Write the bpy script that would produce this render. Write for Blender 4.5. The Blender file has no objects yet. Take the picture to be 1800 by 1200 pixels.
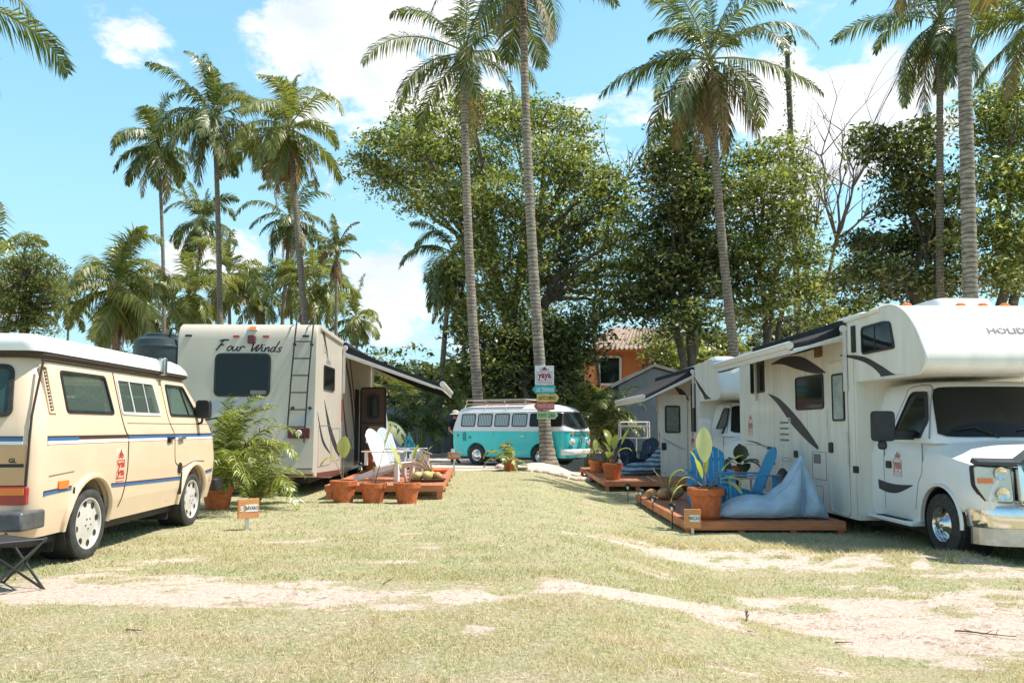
import bpy, bmesh, math, random
import numpy as np
from mathutils import Vector, Matrix, Euler
R = math.radians
pi = math.pi
sc = bpy.context.scene
COL = sc.collection
# ---------------------------------------------------------------- camera
CAM_H = 1.2
PITCH = R(4.0)
cam_d = bpy.data.cameras.new('camera')
cam = bpy.data.objects.new('camera', cam_d)
COL.objects.link(cam)
cam.location = (0, 0, CAM_H)
cam.rotation_euler = (pi / 2 + PITCH, 0, 0)
cam_d.sensor_width = 36
cam_d.lens = 28
cam_d.shift_y = 0.03
cam_d.clip_start = 0.05
cam_d.clip_end = 3000
sc.camera = cam
# ---------------------------------------------------------------- light
SUN_EL, SUN_AZ = R(62), R(86)      # azimuth clockwise from +Y (away from the camera)
world = bpy.data.worlds.new('World')
sc.world = world
world.use_nodes = True
wn, wl = world.node_tree.nodes, world.node_tree.links
for n in list(wn): wn.remove(n)
def wnode(t, **k):
    n = wn.new(t)
    for a, b in k.items(): setattr(n, a, b)
    return n
sky = wnode('ShaderNodeTexSky', sky_type='NISHITA')
sky.sun_disc = False
sky.sun_elevation = SUN_EL
sky.sun_rotation = SUN_AZ
sky.air_density = 1.0; sky.dust_density = 0.6; sky.ozone_density = 1.2
tc = wnode('ShaderNodeTexCoord')
# clouds live on the sky itself: fractal noise over the view direction, gathered in banks
mp = wnode('ShaderNodeMapping'); mp.inputs['Scale'].default_value = (1, 1, 1.7)
wl.new(tc.outputs['Generated'], mp.inputs['Vector'])
nz = wnode('ShaderNodeTexNoise'); nz.inputs['Scale'].default_value = 5.2
nz.inputs['Detail'].default_value = 10; nz.inputs['Roughness'].default_value = 0.62; nz.inputs['Distortion'].default_value = 0.25
wl.new(mp.outputs[0], nz.inputs['Vector'])
def pdir(px, py):
    f = 1400.; cy = 752 - f * math.tan(PITCH)
    a = (px - 900) / f; b = (cy - py) / f
    v = Vector((a, math.cos(PITCH) - b * math.sin(PITCH), math.sin(PITCH) + b * math.cos(PITCH)))
    return v
acc = None
for (px, py, rad, w) in [(600, 40, .14, .20), (720, 130, .12, .20), (920, 170, .08, .20), (520, 30, .10, .12), (1400, 230, .16, .24), (1110, 260, .10, .22), (1500, 200, .14, .14),
                         (1560, 40, .2, .12), (1250, 10, .14, .12), (1700, 120, .16, .08), (690, 500, .085, .26), (630, 450, .05, .12), (760, 590, .12, .16), (470, 130, .07, .27), (230, 100, .08, .31), (310, 130, .065, .26), (190, 70, .05, .2), (20, 40, .09, .16), (620, 230, .09, .12), (290, 430, .09, .30), (440, 430, .085, .28), (360, 480, .07, .24), (560, 290, .08, .26), (540, 400, .06, .2), (170, 520, .09, .2), (60, 380, .06, .14), (640, 350, .05, .06), (680, 640, .12, .1),
                         (120, 230, .28, -.16), (300, 300, .12, -.10), (860, 60, .05, -.10), (1060, 110, .10, -.22), (760, 360, .08, -.1), (600, 620, .06, -.05)]:
    d = pdir(px, py).normalized()
    vd = wnode('ShaderNodeVectorMath', operation='DISTANCE')
    wl.new(tc.outputs['Generated'], vd.inputs[0]); vd.inputs[1].default_value = d
    mr = wnode('ShaderNodeMapRange', interpolation_type='SMOOTHSTEP')
    mr.inputs['From Min'].default_value = 0; mr.inputs['From Max'].default_value = rad * 1.25
    mr.inputs['To Min'].default_value = w; mr.inputs['To Max'].default_value = 0
    wl.new(vd.outputs['Value'], mr.inputs['Value'])
    if acc is None: acc = mr.outputs[0]
    else:
        ad = wnode('ShaderNodeMath', operation='ADD'); wl.new(acc, ad.inputs[0]); wl.new(mr.outputs[0], ad.inputs[1]); acc = ad.outputs[0]
nc = wnode('ShaderNodeMath', operation='MULTIPLY_ADD'); wl.new(nz.outputs[0], nc.inputs[0]); nc.inputs[1].default_value = 1.75; nc.inputs[2].default_value = -.40
ad = wnode('ShaderNodeMath', operation='ADD'); wl.new(acc, ad.inputs[0]); wl.new(nc.outputs[0], ad.inputs[1])
ms = wnode('ShaderNodeMapRange', interpolation_type='SMOOTHSTEP')
ms.inputs['From Min'].default_value = .63; ms.inputs['From Max'].default_value = .80
wl.new(ad.outputs[0], ms.inputs['Value'])
nz2 = wnode('ShaderNodeTexNoise'); nz2.inputs['Scale'].default_value = 7; nz2.inputs['Detail'].default_value = 6
wl.new(mp.outputs[0], nz2.inputs['Vector'])
cr = wnode('ShaderNodeValToRGB')
cr.color_ramp.elements[0].position = .38; cr.color_ramp.elements[0].color = (6.6, 7.3, 7.9, 1)
cr.color_ramp.elements[1].position = .6; cr.color_ramp.elements[1].color = (9.4, 9.5, 9.6, 1)
wl.new(nz2.outputs[0], cr.inputs[0])
tint = wnode('ShaderNodeMix', data_type='RGBA', blend_type='MULTIPLY'); tint.inputs[0].default_value = 1
tint.inputs[7].default_value = (1.7, 2.0, 1.6, 1)
wl.new(sky.outputs[0], tint.inputs[6])
lift = wnode('ShaderNodeMix', data_type='RGBA', blend_type='ADD'); lift.inputs[0].default_value = 1
lift.inputs[7].default_value = (0.1, 1.2, 2.4, 1)
wl.new(tint.outputs[2], lift.inputs[6])
# clear tropical blue that stays cyan down to the tree line
sx_ = wnode('ShaderNodeSeparateXYZ'); wl.new(tc.outputs['Generated'], sx_.inputs[0])
hr = wnode('ShaderNodeMapRange', interpolation_type='SMOOTHSTEP'); hr.inputs['From Min'].default_value = -.02; hr.inputs['From Max'].default_value = .42; hr.inputs['To Min'].default_value = .85; hr.inputs['To Max'].default_value = .25
wl.new(sx_.outputs[2], hr.inputs['Value'])
cy = wnode('ShaderNodeMix', data_type='RGBA'); cy.inputs[7].default_value = (3.9, 6.2, 7.7, 1); wl.new(hr.outputs[0], cy.inputs[0]); wl.new(lift.outputs[2], cy.inputs[6])
hz = wnode('ShaderNodeMapRange', interpolation_type='SMOOTHSTEP'); hz.inputs['From Min'].default_value = .42; hz.inputs['From Max'].default_value = .85; hz.inputs['To Min'].default_value = 0; hz.inputs['To Max'].default_value = .9
wl.new(sx_.outputs[2], hz.inputs['Value'])      # overhead the sky deepens to its own blue and the clouds thin out
zn = wnode('ShaderNodeMix', data_type='RGBA'); wl.new(hz.outputs[0], zn.inputs[0]); wl.new(cy.outputs[2], zn.inputs[6]); wl.new(sky.outputs[0], zn.inputs[7])
om = wnode('ShaderNodeMath', operation='MULTIPLY_ADD'); wl.new(hz.outputs[0], om.inputs[0]); om.inputs[1].default_value = -.16; om.inputs[2].default_value = 0; ad3 = wnode('ShaderNodeMath', operation='ADD'); wl.new(ad.outputs[0], ad3.inputs[0]); wl.new(om.outputs[0], ad3.inputs[1]); wl.new(ad3.outputs[0], ms.inputs['Value'])
mx = wnode('ShaderNodeMix', data_type='RGBA')
wl.new(ms.outputs[0], mx.inputs[0]); wl.new(zn.outputs[2], mx.inputs[6]); wl.new(cr.outputs[0], mx.inputs[7])
bg = wnode('ShaderNodeBackground'); bg.inputs['Strength'].default_value = 0.085
wl.new(mx.outputs[2], bg.inputs['Color'])
wo = wnode('ShaderNodeOutputWorld'); wl.new(bg.outputs[0], wo.inputs['Surface'])
sun_d = bpy.data.lights.new('sun', 'SUN'); sun = bpy.data.objects.new('sun', sun_d); COL.objects.link(sun)
sun_d.energy = 5.0; sun_d.angle = R(0.5); sun_d.color = (1, .95, .86)
sdir = Vector((math.sin(SUN_AZ) * math.cos(SUN_EL), math.cos(SUN_AZ) * math.cos(SUN_EL), math.sin(SUN_EL)))
sun.rotation_euler = sdir.to_track_quat('Z', 'Y').to_euler()
sun.location = sdir * 60
vs = sc.view_settings
vs.view_transform = 'Standard'; vs.look = 'None'; vs.gamma = 1; vs.use_curve_mapping = False
vs.exposure = 0.61
# ---------------------------------------------------------------- helpers
def ray(px, py): return pdir(px, py)
def atD(px, py, D):
    r = ray(px, py); t = D / r.y
    return Vector((r.x * t, D, CAM_H + r.z * t))
def tag(o, label=None, cat=None, group=None, kind=None):
    if label: o['label'] = label
    if cat: o['category'] = cat
    if group: o['group'] = group
    if kind: o['kind'] = kind
    return o
def thing(name, label, cat, loc=(0, 0, 0), rz=0, group=None):
    o = bpy.data.objects.new(name, None); COL.objects.link(o)
    o.location = loc; o.rotation_euler = (0, 0, rz); o.empty_display_size = .2
    return tag(o, label, cat, group)
def kids(o): return [c for c in COL.objects if c.parent == o]
def copy_tree(o, parent=None):
    c = o.copy(); COL.objects.link(c); c.parent = parent
    for ch in kids(o): copy_tree(ch, c)
    return c
class MB:
    def __init__(s): s.v = []; s.f = []; s.mi = []; s.m = 0
    def add(s, vs, fs):
        o = len(s.v); s.v += [tuple(v) for v in vs]; s.f += [[i + o for i in f] for f in fs]; s.mi += [s.m] * len(fs); return s
    def box(s, x0, y0, z0, x1, y1, z1):
        v = [(x, y, z) for z in (z0, z1) for y in (y0, y1) for x in (x0, x1)]
        return s.add(v, [(0, 2, 3, 1), (4, 5, 7, 6), (0, 1, 5, 4), (2, 6, 7, 3), (0, 4, 6, 2), (1, 3, 7, 5)])
    def bar(s, p, q, w, h, up=(0, 0, 1)):
        p, q = Vector(p), Vector(q); d = (q - p).normalized(); a = d.cross(Vector(up))
        if a.length < 1e-4: a = d.cross(Vector((0, 1, 0)))
        a.normalize(); b = a.cross(d).normalized(); a *= w / 2; b *= h / 2
        v = [p - a - b, p + a - b, p + a + b, p - a + b, q - a - b, q + a - b, q + a + b, q - a + b]
        return s.add(v, [(0, 1, 2, 3), (7, 6, 5, 4), (0, 4, 5, 1), (1, 5, 6, 2), (2, 6, 7, 3), (3, 7, 4, 0)])
    def loft(s, rings, cap=True, closed=True):
        o = []; n = len(rings[0]); fs = []; vs = [p for r in rings for p in r]
        for i in range(len(rings) - 1):
            for j in range(n if closed else n - 1):
                k = (j + 1) % n
                fs.append((i * n + j, i * n + k, (i + 1) * n + k, (i + 1) * n + j))
        if cap: fs.append(tuple(range(n - 1, -1, -1))); fs.append(tuple((len(rings) - 1) * n + j for j in range(n)))
        return s.add(vs, fs)
    def tube(s, pts, r, n=8, cap=True):
        pts = [Vector(p) for p in pts]; rr = r if isinstance(r, (list, tuple)) else [r] * len(pts)
        d0 = (pts[1] - pts[0]).normalized(); a = d0.orthogonal().normalized(); rings = []
        for i, p in enumerate(pts):
            d = ((pts[min(i + 1, len(pts) - 1)] - pts[max(i - 1, 0)])).normalized()
            a = (a - d * a.dot(d)).normalized(); b = d.cross(a)
            rings.append([p + (a * math.cos(2 * pi * k / n) + b * math.sin(2 * pi * k / n)) * rr[i] for k in range(n)])
        return s.loft(rings, cap)
    def lathe(s, prof, n=24, M=None, cap=True):
        M = M or Matrix.Identity(4)
        return s.loft([[M @ Vector((r * math.cos(2 * pi * k / n), r * math.sin(2 * pi * k / n), h)) for k in range(n)] for r, h in prof], cap)
    def panel(s, out, fn, d0, d1):
        n = len(out); vs = [fn(u, v, d0) for u, v in out] + [fn(u, v, d1) for u, v in out]
        fs = [tuple(range(n, 2 * n)), tuple(range(n - 1, -1, -1))] + [(j, (j + 1) % n, (j + 1) % n + n, j + n) for j in range(n)]
        return s.add(vs, fs)
    def ring(s, out, inn, fn, d0, d1):
        n = len(out); vs = [fn(u, v, d1) for u, v in out] + [fn(u, v, d1) for u, v in inn] + [fn(u, v, d0) for u, v in out] + [fn(u, v, d0) for u, v in inn]
        fs = []
        for j in range(n):
            k = (j + 1) % n
            fs += [(j, k, n + k, n + j), (2 * n + j, 2 * n + k, k, j), (n + j, n + k, 3 * n + k, 3 * n + j), (2 * n + k, 2 * n + j, 3 * n + j, 3 * n + k)]
        return s.add(vs, fs)
    def build(s, name, mat, parent=None, smooth=None, bevel=0, M=None):
        me = bpy.data.meshes.new(name); me.from_pydata(s.v, [], s.f)
        if M is not None: me.transform(M)
        mats = mat if isinstance(mat, (list, tuple)) else [mat]
        for m in mats: me.materials.append(m)
        if len(mats) > 1: me.polygons.foreach_set('material_index', s.mi)
        bm = bmesh.new(); bm.from_mesh(me); bmesh.ops.recalc_face_normals(bm, faces=bm.faces); bm.to_mesh(me); bm.free()
        if smooth is not None: me.shade_smooth(); me.set_sharp_from_angle(angle=R(smooth))
        o = bpy.data.objects.new(name, me); COL.objects.link(o); o.parent = parent
        if bevel:
            b = o.modifiers.new('bevel', 'BEVEL'); b.width = bevel; b.segments = 2; b.limit_method = 'ANGLE'; b.angle_limit = R(38); b.harden_normals = False
            if smooth is None: me.shade_smooth(); me.set_sharp_from_angle(angle=R(38))
        return o
def rpoly(pts, r, n=4):
    """round the corners of a polygon; r scalar or one radius per corner"""
    out = []; m = len(pts)
    for i, p in enumerate(pts):
        ri = r[i] if isinstance(r, (list, tuple)) else r
        p = Vector(p); a = Vector(pts[i - 1]) - p; b = Vector(pts[(i + 1) % m]) - p
        ri = min(ri, a.length * .49, b.length * .49)
        if ri <= 1e-5: out.append(tuple(p)); continue
        pa = p + a.normalized() * ri; pb = p + b.normalized() * ri
        for k in range(n + 1):
            t = k / n; q = pa * (1 - t) ** 2 + p * 2 * t * (1 - t) + pb * t * t; out.append(tuple(q))
    return out
def rrect(u0, v0, u1, v1, r, n=4): return rpoly([(u0, v0), (u1, v0), (u1, v1), (u0, v1)], r, n)
def inset(out, w):
    m = len(out); P = [Vector(p) for p in out]
    ar = sum(P[i].x * P[(i + 1) % m].y - P[(i + 1) % m].x * P[i].y for i in range(m)); sg = 1 if ar > 0 else -1
    res = []
    for i in range(m):
        t = P[(i + 1) % m] - P[i - 1]
        if t.length < 1e-9: t = Vector((1, 0))
        t.normalize(); nrm = Vector((-t.y, t.x)) * sg
        e = (P[(i + 1) % m] - P[i]).normalized() if (P[(i + 1) % m] - P[i]).length > 1e-9 else t
        c = max(.5, abs(t.dot(e))); res.append(tuple(P[i] + nrm * (w / c)))
    return res
def boolean(o, cutters, op='DIFFERENCE'):
    for c in cutters:
        c.parent = o.parent
        m = o.modifiers.new('b', 'BOOLEAN'); m.operation = op; m.object = c; m.solver = 'EXACT'
    bpy.context.view_layer.update()
    dg = bpy.context.evaluated_depsgraph_get()
    me = bpy.data.meshes.new_from_object(o.evaluated_get(dg)); old = o.data; o.modifiers.clear(); me.name = old.name
    o.data = me; bpy.data.meshes.remove(old)
    for c in cutters:
        d = c.data; bpy.data.objects.remove(c); bpy.data.meshes.remove(d)
    return o
# ---------------------------------------------------------------- materials
def mat(name, col, rough=.6, metal=0, var=0, vscale=8, bump=0, bscale=60, coat=0, col2=None, spec=None, vd=4, stretch=None):
    m = bpy.data.materials.new(name); m.use_nodes = True; n, l = m.node_tree.nodes, m.node_tree.links
    b = n['Principled BSDF']; b.inputs['Base Color'].default_value = (*col, 1); b.inputs['Roughness'].default_value = rough
    b.inputs['Metallic'].default_value = metal; b.inputs['Coat Weight'].default_value = coat
    b.inputs['Coat Roughness'].default_value = .08
    if spec is not None: b.inputs['Specular IOR Level'].default_value = spec
    t = n.new('ShaderNodeTexCoord'); src = t.outputs['Object']
    if stretch:
        mp = n.new('ShaderNodeMapping'); mp.inputs['Scale'].default_value = stretch; l.new(src, mp.inputs[0]); src = mp.outputs[0]
    if var or col2:
        z = n.new('ShaderNodeTexNoise'); z.inputs['Scale'].default_value = vscale; z.inputs['Detail'].default_value = vd; z.inputs['Roughness'].default_value = .62
        l.new(src, z.inputs['Vector']); c = n.new('ShaderNodeValToRGB'); c.color_ramp.elements[0].position = .33; c.color_ramp.elements[1].position = .67
        c2 = col2 or tuple(min(1, x * (1 + var)) for x in col); c1 = col if col2 else tuple(x * (1 - var) for x in col)
        c.color_ramp.elements[0].color = (*c1, 1); c.color_ramp.elements[1].color = (*c2, 1)
        l.new(z.outputs[0], c.inputs[0]); l.new(c.outputs[0], b.inputs['Base Color'])
    if bump:
        z = n.new('ShaderNodeTexNoise'); z.inputs['Scale'].default_value = bscale; z.inputs['Detail'].default_value = 5
        l.new(src, z.inputs['Vector']); u = n.new('ShaderNodeBump'); u.inputs['Strength'].default_value = min(1, bump); u.inputs['Distance'].default_value = .02
        l.new(z.outputs[0], u.inputs['Height']); l.new(u.outputs[0], b.inputs['Normal'])
    return m
def leafmat(name, cols, trans=.35, rough=.36):
    """leaf colours picked per leaf, light passes through"""
    m = bpy.data.materials.new(name); m.use_nodes = True; n, l = m.node_tree.nodes, m.node_tree.links
    b = n['Principled BSDF']; b.inputs['Roughness'].default_value = rough; b.inputs['Specular IOR Level'].default_value = .5
    g = n.new('ShaderNodeNewGeometry'); c = n.new('ShaderNodeValToRGB'); e = c.color_ramp.elements
    while len(e) < len(cols): e.new(.5)
    for i, q in enumerate(cols): e[i].position = i / (len(cols) - 1); e[i].color = (*q, 1)
    l.new(g.outputs['Random Per Island'], c.inputs[0]); l.new(c.outputs[0], b.inputs['Base Color'])
    t = n.new('ShaderNodeBsdfTranslucent'); h = n.new('ShaderNodeMix'); h.data_type = 'RGBA'; h.blend_type = 'MULTIPLY'; h.inputs[0].default_value = 1
    l.new(c.outputs[0], h.inputs[6]); h.inputs[7].default_value = (1.5, 1.6, .7, 1); l.new(h.outputs[2], t.inputs[0])
    x = n.new('ShaderNodeMixShader'); x.inputs[0].default_value = trans
    l.new(b.outputs[0], x.inputs[1]); l.new(t.outputs[0], x.inputs[2]); l.new(x.outputs[0], n['Material Output'].inputs['Surface'])
    return m
def glassmat(name, tint, alpha, rough=.04):
    m = bpy.data.materials.new(name); m.use_nodes = True; n, l = m.node_tree.nodes, m.node_tree.links
    b = n['Principled BSDF']; b.inputs['Base Color'].default_value = (.01, .012, .012, 1); b.inputs['Roughness'].default_value = rough
    t = n.new('ShaderNodeBsdfTransparent'); t.inputs[0].default_value = (*tint, 1)
    x = n.new('ShaderNodeMixShader'); x.inputs[0].default_value = alpha
    l.new(b.outputs[0], x.inputs[1]); l.new(t.outputs[0], x.inputs[2]); l.new(x.outputs[0], n['Material Output'].inputs['Surface'])
    return m
M = {}
M['terracotta'] = mat('terracotta', (.52, .14, .045), .75, var=.22, vscale=14, bump=.25)
M['soil'] = mat('soil', (.05, .032, .02), .95, var=.4, vscale=30, bump=.6)
M['chrome'] = mat('chrome', (.78, .77, .74), .12, 1, var=.06, vscale=5)
M['steel'] = mat('brushed_steel', (.5, .5, .49), .38, 1, var=.15)
M['black'] = mat('black_plastic', (.018, .018, .02), .5, var=.3)
M['rubber'] = mat('rubber', (.028, .027, .026), .85, var=.35, vscale=20, bump=.3)
M['tyre'] = mat('tyre', (.045, .043, .04), .9, var=.35, vscale=9, bump=.4, bscale=90)
M['darkglass'] = mat('dark_glass', (.010, .013, .013), .07, spec=.32)
M['white'] = mat('white_paint', (.74, .74, .72), .4, var=.03)
M['red'] = mat('red_decal', (.55, .05, .035), .5)
M['amber'] = mat('amber_lens', (.8, .2, .02), .2, coat=.5)
M['redlens'] = mat('red_lens', (.35, .02, .02), .2, coat=.5)
M['frondold'] = leafmat('old_palm_leaf', [(.10, .09, .03), (.24, .19, .08), (.36, .27, .13)], .25, .6)
M['trunk'] = mat('palm_bark', (.13, .11, .085), .95, col2=(.31, .265, .21), vscale=7, bump=.9, bscale=28, stretch=(1, 1, 2.2))
M['trunkwhite'] = mat('palm_bark_lichen', (.15, .125, .10), .95, col2=(.40, .345, .275), vscale=4.5, bump=.9, bscale=26, stretch=(1, 1, 2.6))
def ringed(m):
    # leaf scars: narrow dark bands round the trunk, wandering a little
    n, l = m.node_tree.nodes, m.node_tree.links; b = n['Principled BSDF']; t = n.new('ShaderNodeTexCoord'); w = n.new('ShaderNodeTexWave'); w.bands_direction = 'Z'; w.inputs['Scale'].default_value = 2.6; w.inputs['Distortion'].default_value = 3.5; w.inputs['Detail'].default_value = 3; w.inputs['Detail Scale'].default_value = 1.3
    l.new(t.outputs['Object'], w.inputs['Vector']); c = n.new('ShaderNodeValToRGB'); c.color_ramp.elements[0].position = .04; c.color_ramp.elements[0].color = (.42, .38, .33, 1); c.color_ramp.elements[1].position = .3; c.color_ramp.elements[1].color = (1, 1, 1, 1); l.new(w.outputs[0], c.inputs[0])
    x = n.new('ShaderNodeMix'); x.data_type = 'RGBA'; x.blend_type = 'MULTIPLY'; x.inputs[0].default_value = 1; src = b.inputs['Base Color'].links[0].from_socket; l.new(src, x.inputs[6]); l.new(c.outputs[0], x.inputs[7]); l.new(x.outputs[2], b.inputs['Base Color'])
ringed(M['trunk']); ringed(M['trunkwhite'])
M['bark'] = mat('tree_bark', (.06, .05, .038), .95, col2=(.17, .145, .115), vscale=5, bump=.9, bscale=14, stretch=(1, 1, .4))
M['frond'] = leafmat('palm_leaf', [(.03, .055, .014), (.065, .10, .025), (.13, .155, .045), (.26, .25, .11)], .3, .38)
M['frondy'] = leafmat('palm_leaf_yellow', [(.10, .13, .03), (.17, .19, .045), (.27, .25, .075)], .35, .38)  # yellower leaf colours belonging to some of the palms
M['dry'] = leafmat('dry_palm_leaf', [(.22, .13, .06), (.33, .22, .11), (.15, .1, .05)], .2, .8)
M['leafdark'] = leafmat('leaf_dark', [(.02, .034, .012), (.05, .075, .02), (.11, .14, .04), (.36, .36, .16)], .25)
M['leafmid'] = leafmat('leaf_mid', [(.045, .07, .018), (.11, .145, .035), (.23, .26, .07), (.52, .50, .22)], .33)  # palest stop puts sunlit highlights into the leaf colour
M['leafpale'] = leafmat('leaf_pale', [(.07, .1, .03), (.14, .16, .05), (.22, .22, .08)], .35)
M['areca'] = leafmat('areca_leaf', [(.04, .075, .018), (.12, .16, .03), (.28, .30, .07), (.55, .52, .22)], .35, .3)
# ---------------------------------------------------------------- ground
rs = np.random.RandomState(7)
LAT = rs.rand(256, 256)
def vnoise(x, y):
    xi = np.floor(x).astype(int); yi = np.floor(y).astype(int); fx = x - xi; fy = y - yi
    fx = fx * fx * (3 - 2 * fx); fy = fy * fy * (3 - 2 * fy)
    g = lambda a, b: LAT[a % 256, b % 256]
    return (g(xi, yi) * (1 - fx) + g(xi + 1, yi) * fx) * (1 - fy) + (g(xi, yi + 1) * (1 - fx) + g(xi + 1, yi + 1) * fx) * fy
def fbm(x, y, o=4):
    s = 0; a = .5; t = 0
    for i in range(o): s = s + a * vnoise(x * 2 ** i + 17.3 * i, y * 2 ** i + 9.1 * i); t += a; a *= .55
    return s / t
def sst(x): x = np.clip(x, 0, 1); return x * x * (3 - 2 * x)
def ridge(x, y):
    c = 10.15 - .22 * (x - 1.2) + .25 * (fbm(x * .8, y * 0 + 3) - .5)
    w = np.where(y < c, .38, .75)
    return np.exp(-((y - c) / w) ** 2) * sst((x - .9) / 1.0) * (1 - sst((x - 5.3) / .5))
def base_z(x, y):
    x = np.asarray(x, float); y = np.asarray(y, float)
    drop = -.355 * sst((x - .2) / 2.3) * (1 - sst((y - 29) / 9)) * sst((y - 1.0) / 4.5)
    return drop
def gz(x, y):
    x = np.asarray(x, float); y = np.asarray(y, float)
    z = base_z(x, y)
    near = 1 - sst((y - 13) / 10)
    z = z + (fbm(x * 1.3, y * 1.3, 4) - .5) * .035 * near + (fbm(x * .35 + 5, y * .35) - .5) * .04 * (1 - sst((y - 25) / 10))
    z = z + .085 * ridge(x, y) * (.7 + .6 * fbm(x * 5, y * 5, 2))
    # the sand heaped round the foot of the sign palm
    z = z + .27 * np.exp(-(((x - 1.15) / .95) ** 2 + ((y - 24.0) / .75) ** 2))
    return z
def sandmask(x, y):
    """1 = bare sand, 0 = turf"""
    x = np.asarray(x, float); y = np.asarray(y, float)
    n = fbm(x * .9, y * 2.2, 4); n2 = fbm(x * 2.7 + 40, y * 5.5, 3)
    cen = 5.9 + .28 * sst((x + 1) / 3) + .45 * sst((x - 1.2) / 3) + .16 * np.sin(x * .9)
    half = .36 + .14 * sst((-x) / 3) + .80 * sst((x - .9) / 2.6)
    s = sst((1.45 - np.abs(y - cen) / half + (n - .5) * 2.6 + (n2 - .5) * 2.0 - .25) * .8)
    s2 = sst((n - .60) * 5) * .8 * sst((y - 3.2) / 1.2) * (1 - sst((y - 9) / 4)) * sst((n2 - .42) * 6)
    fr = ridge(x, y + .62) * sst((n2 - .28) * 4) * .9
    far = sst((y - 22.6 + (n - .5) * 2.2) / .8) * (1 - .8 * sst((y - 43) / 4))
    mound = np.exp(-(((x - 1.15) / 1.3) ** 2 + ((y - 23.6) / 1.0) ** 2)) * 1.3
    return np.clip(np.maximum.reduce([s, s2, fr, far, np.clip(mound, 0, 1)]), 0, 1)
def axis_pts(a, b, d0, g, c0=0):
    p = [c0]; d = d0
    while p[-1] < b: p.append(p[-1] + d); d *= g
    return p
ys = [-60, -20, -6, -2, 0, 1.2, 2.0] + axis_pts(0, 900, .035, 1.0155, 2.6)
xp = axis_pts(0, 900, .05, 1.024, 0.0)
xs = [-v for v in xp[:0:-1]] + xp
X, Y = np.meshgrid(np.array(xs), np.array(ys))
Z = gz(X, Y); Z = np.where((Y > 75) | (np.abs(X) > 90), -.02, Z)
nx, ny = len(xs), len(ys)
V = np.stack([X.ravel(), Y.ravel(), Z.ravel()], 1)
ii = (np.arange(ny - 1)[:, None] * nx + np.arange(nx - 1)[None]).ravel()
F = np.stack([ii, ii + 1, ii + nx + 1, ii + nx], 1)
def fast_mesh(name, V, F, mats, parent=None, smooth=False):
    me = bpy.data.meshes.new(name); k = F.shape[1]
    me.vertices.add(len(V)); me.vertices.foreach_set('co', V.astype(np.float32).ravel())
    me.loops.add(F.size); me.loops.foreach_set('vertex_index', F.astype(np.int32).ravel())
    me.polygons.add(len(F)); me.polygons.foreach_set('loop_start', np.arange(0, F.size, k, dtype=np.int32))
    me.polygons.foreach_set('loop_total', np.full(len(F), k, np.int32))
    for m in (mats if isinstance(mats, list) else [mats]): me.materials.append(m)
    me.update(calc_edges=True)
    if smooth: me.shade_smooth()
    o = bpy.data.objects.new(name, me); COL.objects.link(o); o.parent = parent
    return o
gm = bpy.data.materials.new('turf_and_sand'); gm.use_nodes = True
n, l = gm.node_tree.nodes, gm.node_tree.links
b = n['Principled BSDF']; b.inputs['Roughness'].default_value = .95; b.inputs['Specular IOR Level'].default_value = .15
tcg = n.new('ShaderNodeTexCoord')
def gnoise(scale, det=5, st=(1, 1, 1), ro=.6):
    mp = n.new('ShaderNodeMapping'); mp.inputs['Scale'].default_value = st; l.new(tcg.outputs['Object'], mp.inputs[0])
    z = n.new('ShaderNodeTexNoise'); z.inputs['Scale'].default_value = scale; z.inputs['Detail'].default_value = det; z.inputs['Roughness'].default_value = ro
    l.new(mp.outputs[0], z.inputs['Vector']); return z.outputs[0]
def gramp(src, stops):
    c = n.new('ShaderNodeValToRGB'); e = c.color_ramp.elements
    while len(e) < len(stops): e.new(.5)
    for i, (p, q) in enumerate(stops): e[i].position = p; e[i].color = (*q, 1)
    l.new(src, c.inputs[0]); return c.outputs[0]
def gmix(f, a, b_):
    m = n.new('ShaderNodeMix'); m.data_type = 'RGBA'; l.new(f, m.inputs[0]); l.new(a, m.inputs[6]); l.new(b_, m.inputs[7]); return m.outputs[2]
turf = gramp(gnoise(38, 6, (1, .55, 1)), [(.3, (.18, .18, .08)), (.5, (.36, .355, .19)), (.7, (.55, .51, .34))])
turf2 = gramp(gnoise(55, 5, (1, .6, 1)), [(.3, (.27, .20, .12)), (.55, (.5, .42, .28)), (.75, (.66, .58, .44))])
turfc = gmix(gramp(gnoise(1.5, 4, (1, 1.6, 1)), [(.40, (0, 0, 0)), (.64, (1, 1, 1))]), turf, turf2)
sand = gramp(gnoise(24, 7, (1, 1, 1), .7), [(.22, (.32, .22, .165)), (.42, (.56, .435, .355)), (.7, (.77, .64, .56))])
at = n.new('ShaderNodeAttribute'); at.attribute_name = 'sand'
ma = n.new('ShaderNodeMath'); ma.operation = 'ADD'; l.new(at.outputs['Fac'], ma.inputs[0])
mm = n.new('ShaderNodeMath'); mm.operation = 'MULTIPLY_ADD'; l.new(gnoise(7, 8, (1, 2.0, 1), .72), mm.inputs[0]); mm.inputs[1].default_value = 2.3; mm.inputs[2].default_value = -1.15
l.new(mm.outputs[0], ma.inputs[1])
sf = n.new('ShaderNodeMapRange'); sf.interpolation_type = 'SMOOTHSTEP'; sf.inputs['From Min'].default_value = .3; sf.inputs['From Max'].default_value = .62
l.new(ma.outputs[0], sf.inputs['Value'])
l.new(gmix(sf.outputs[0], turfc, sand), b.inputs['Base Color'])
bp = n.new('ShaderNodeBump'); bp.inputs['Strength'].default_value = .9; bp.inputs['Distance'].default_value = .03
l.new(gnoise(30, 8, (1, 1, 1), .75), bp.inputs['Height']); l.new(bp.outputs[0], b.inputs['Normal'])
ground = fast_mesh('ground', V, F, gm, smooth=True)
tag(ground, kind='structure')
a = ground.data.attributes.new('sand', 'FLOAT', 'POINT')
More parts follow.
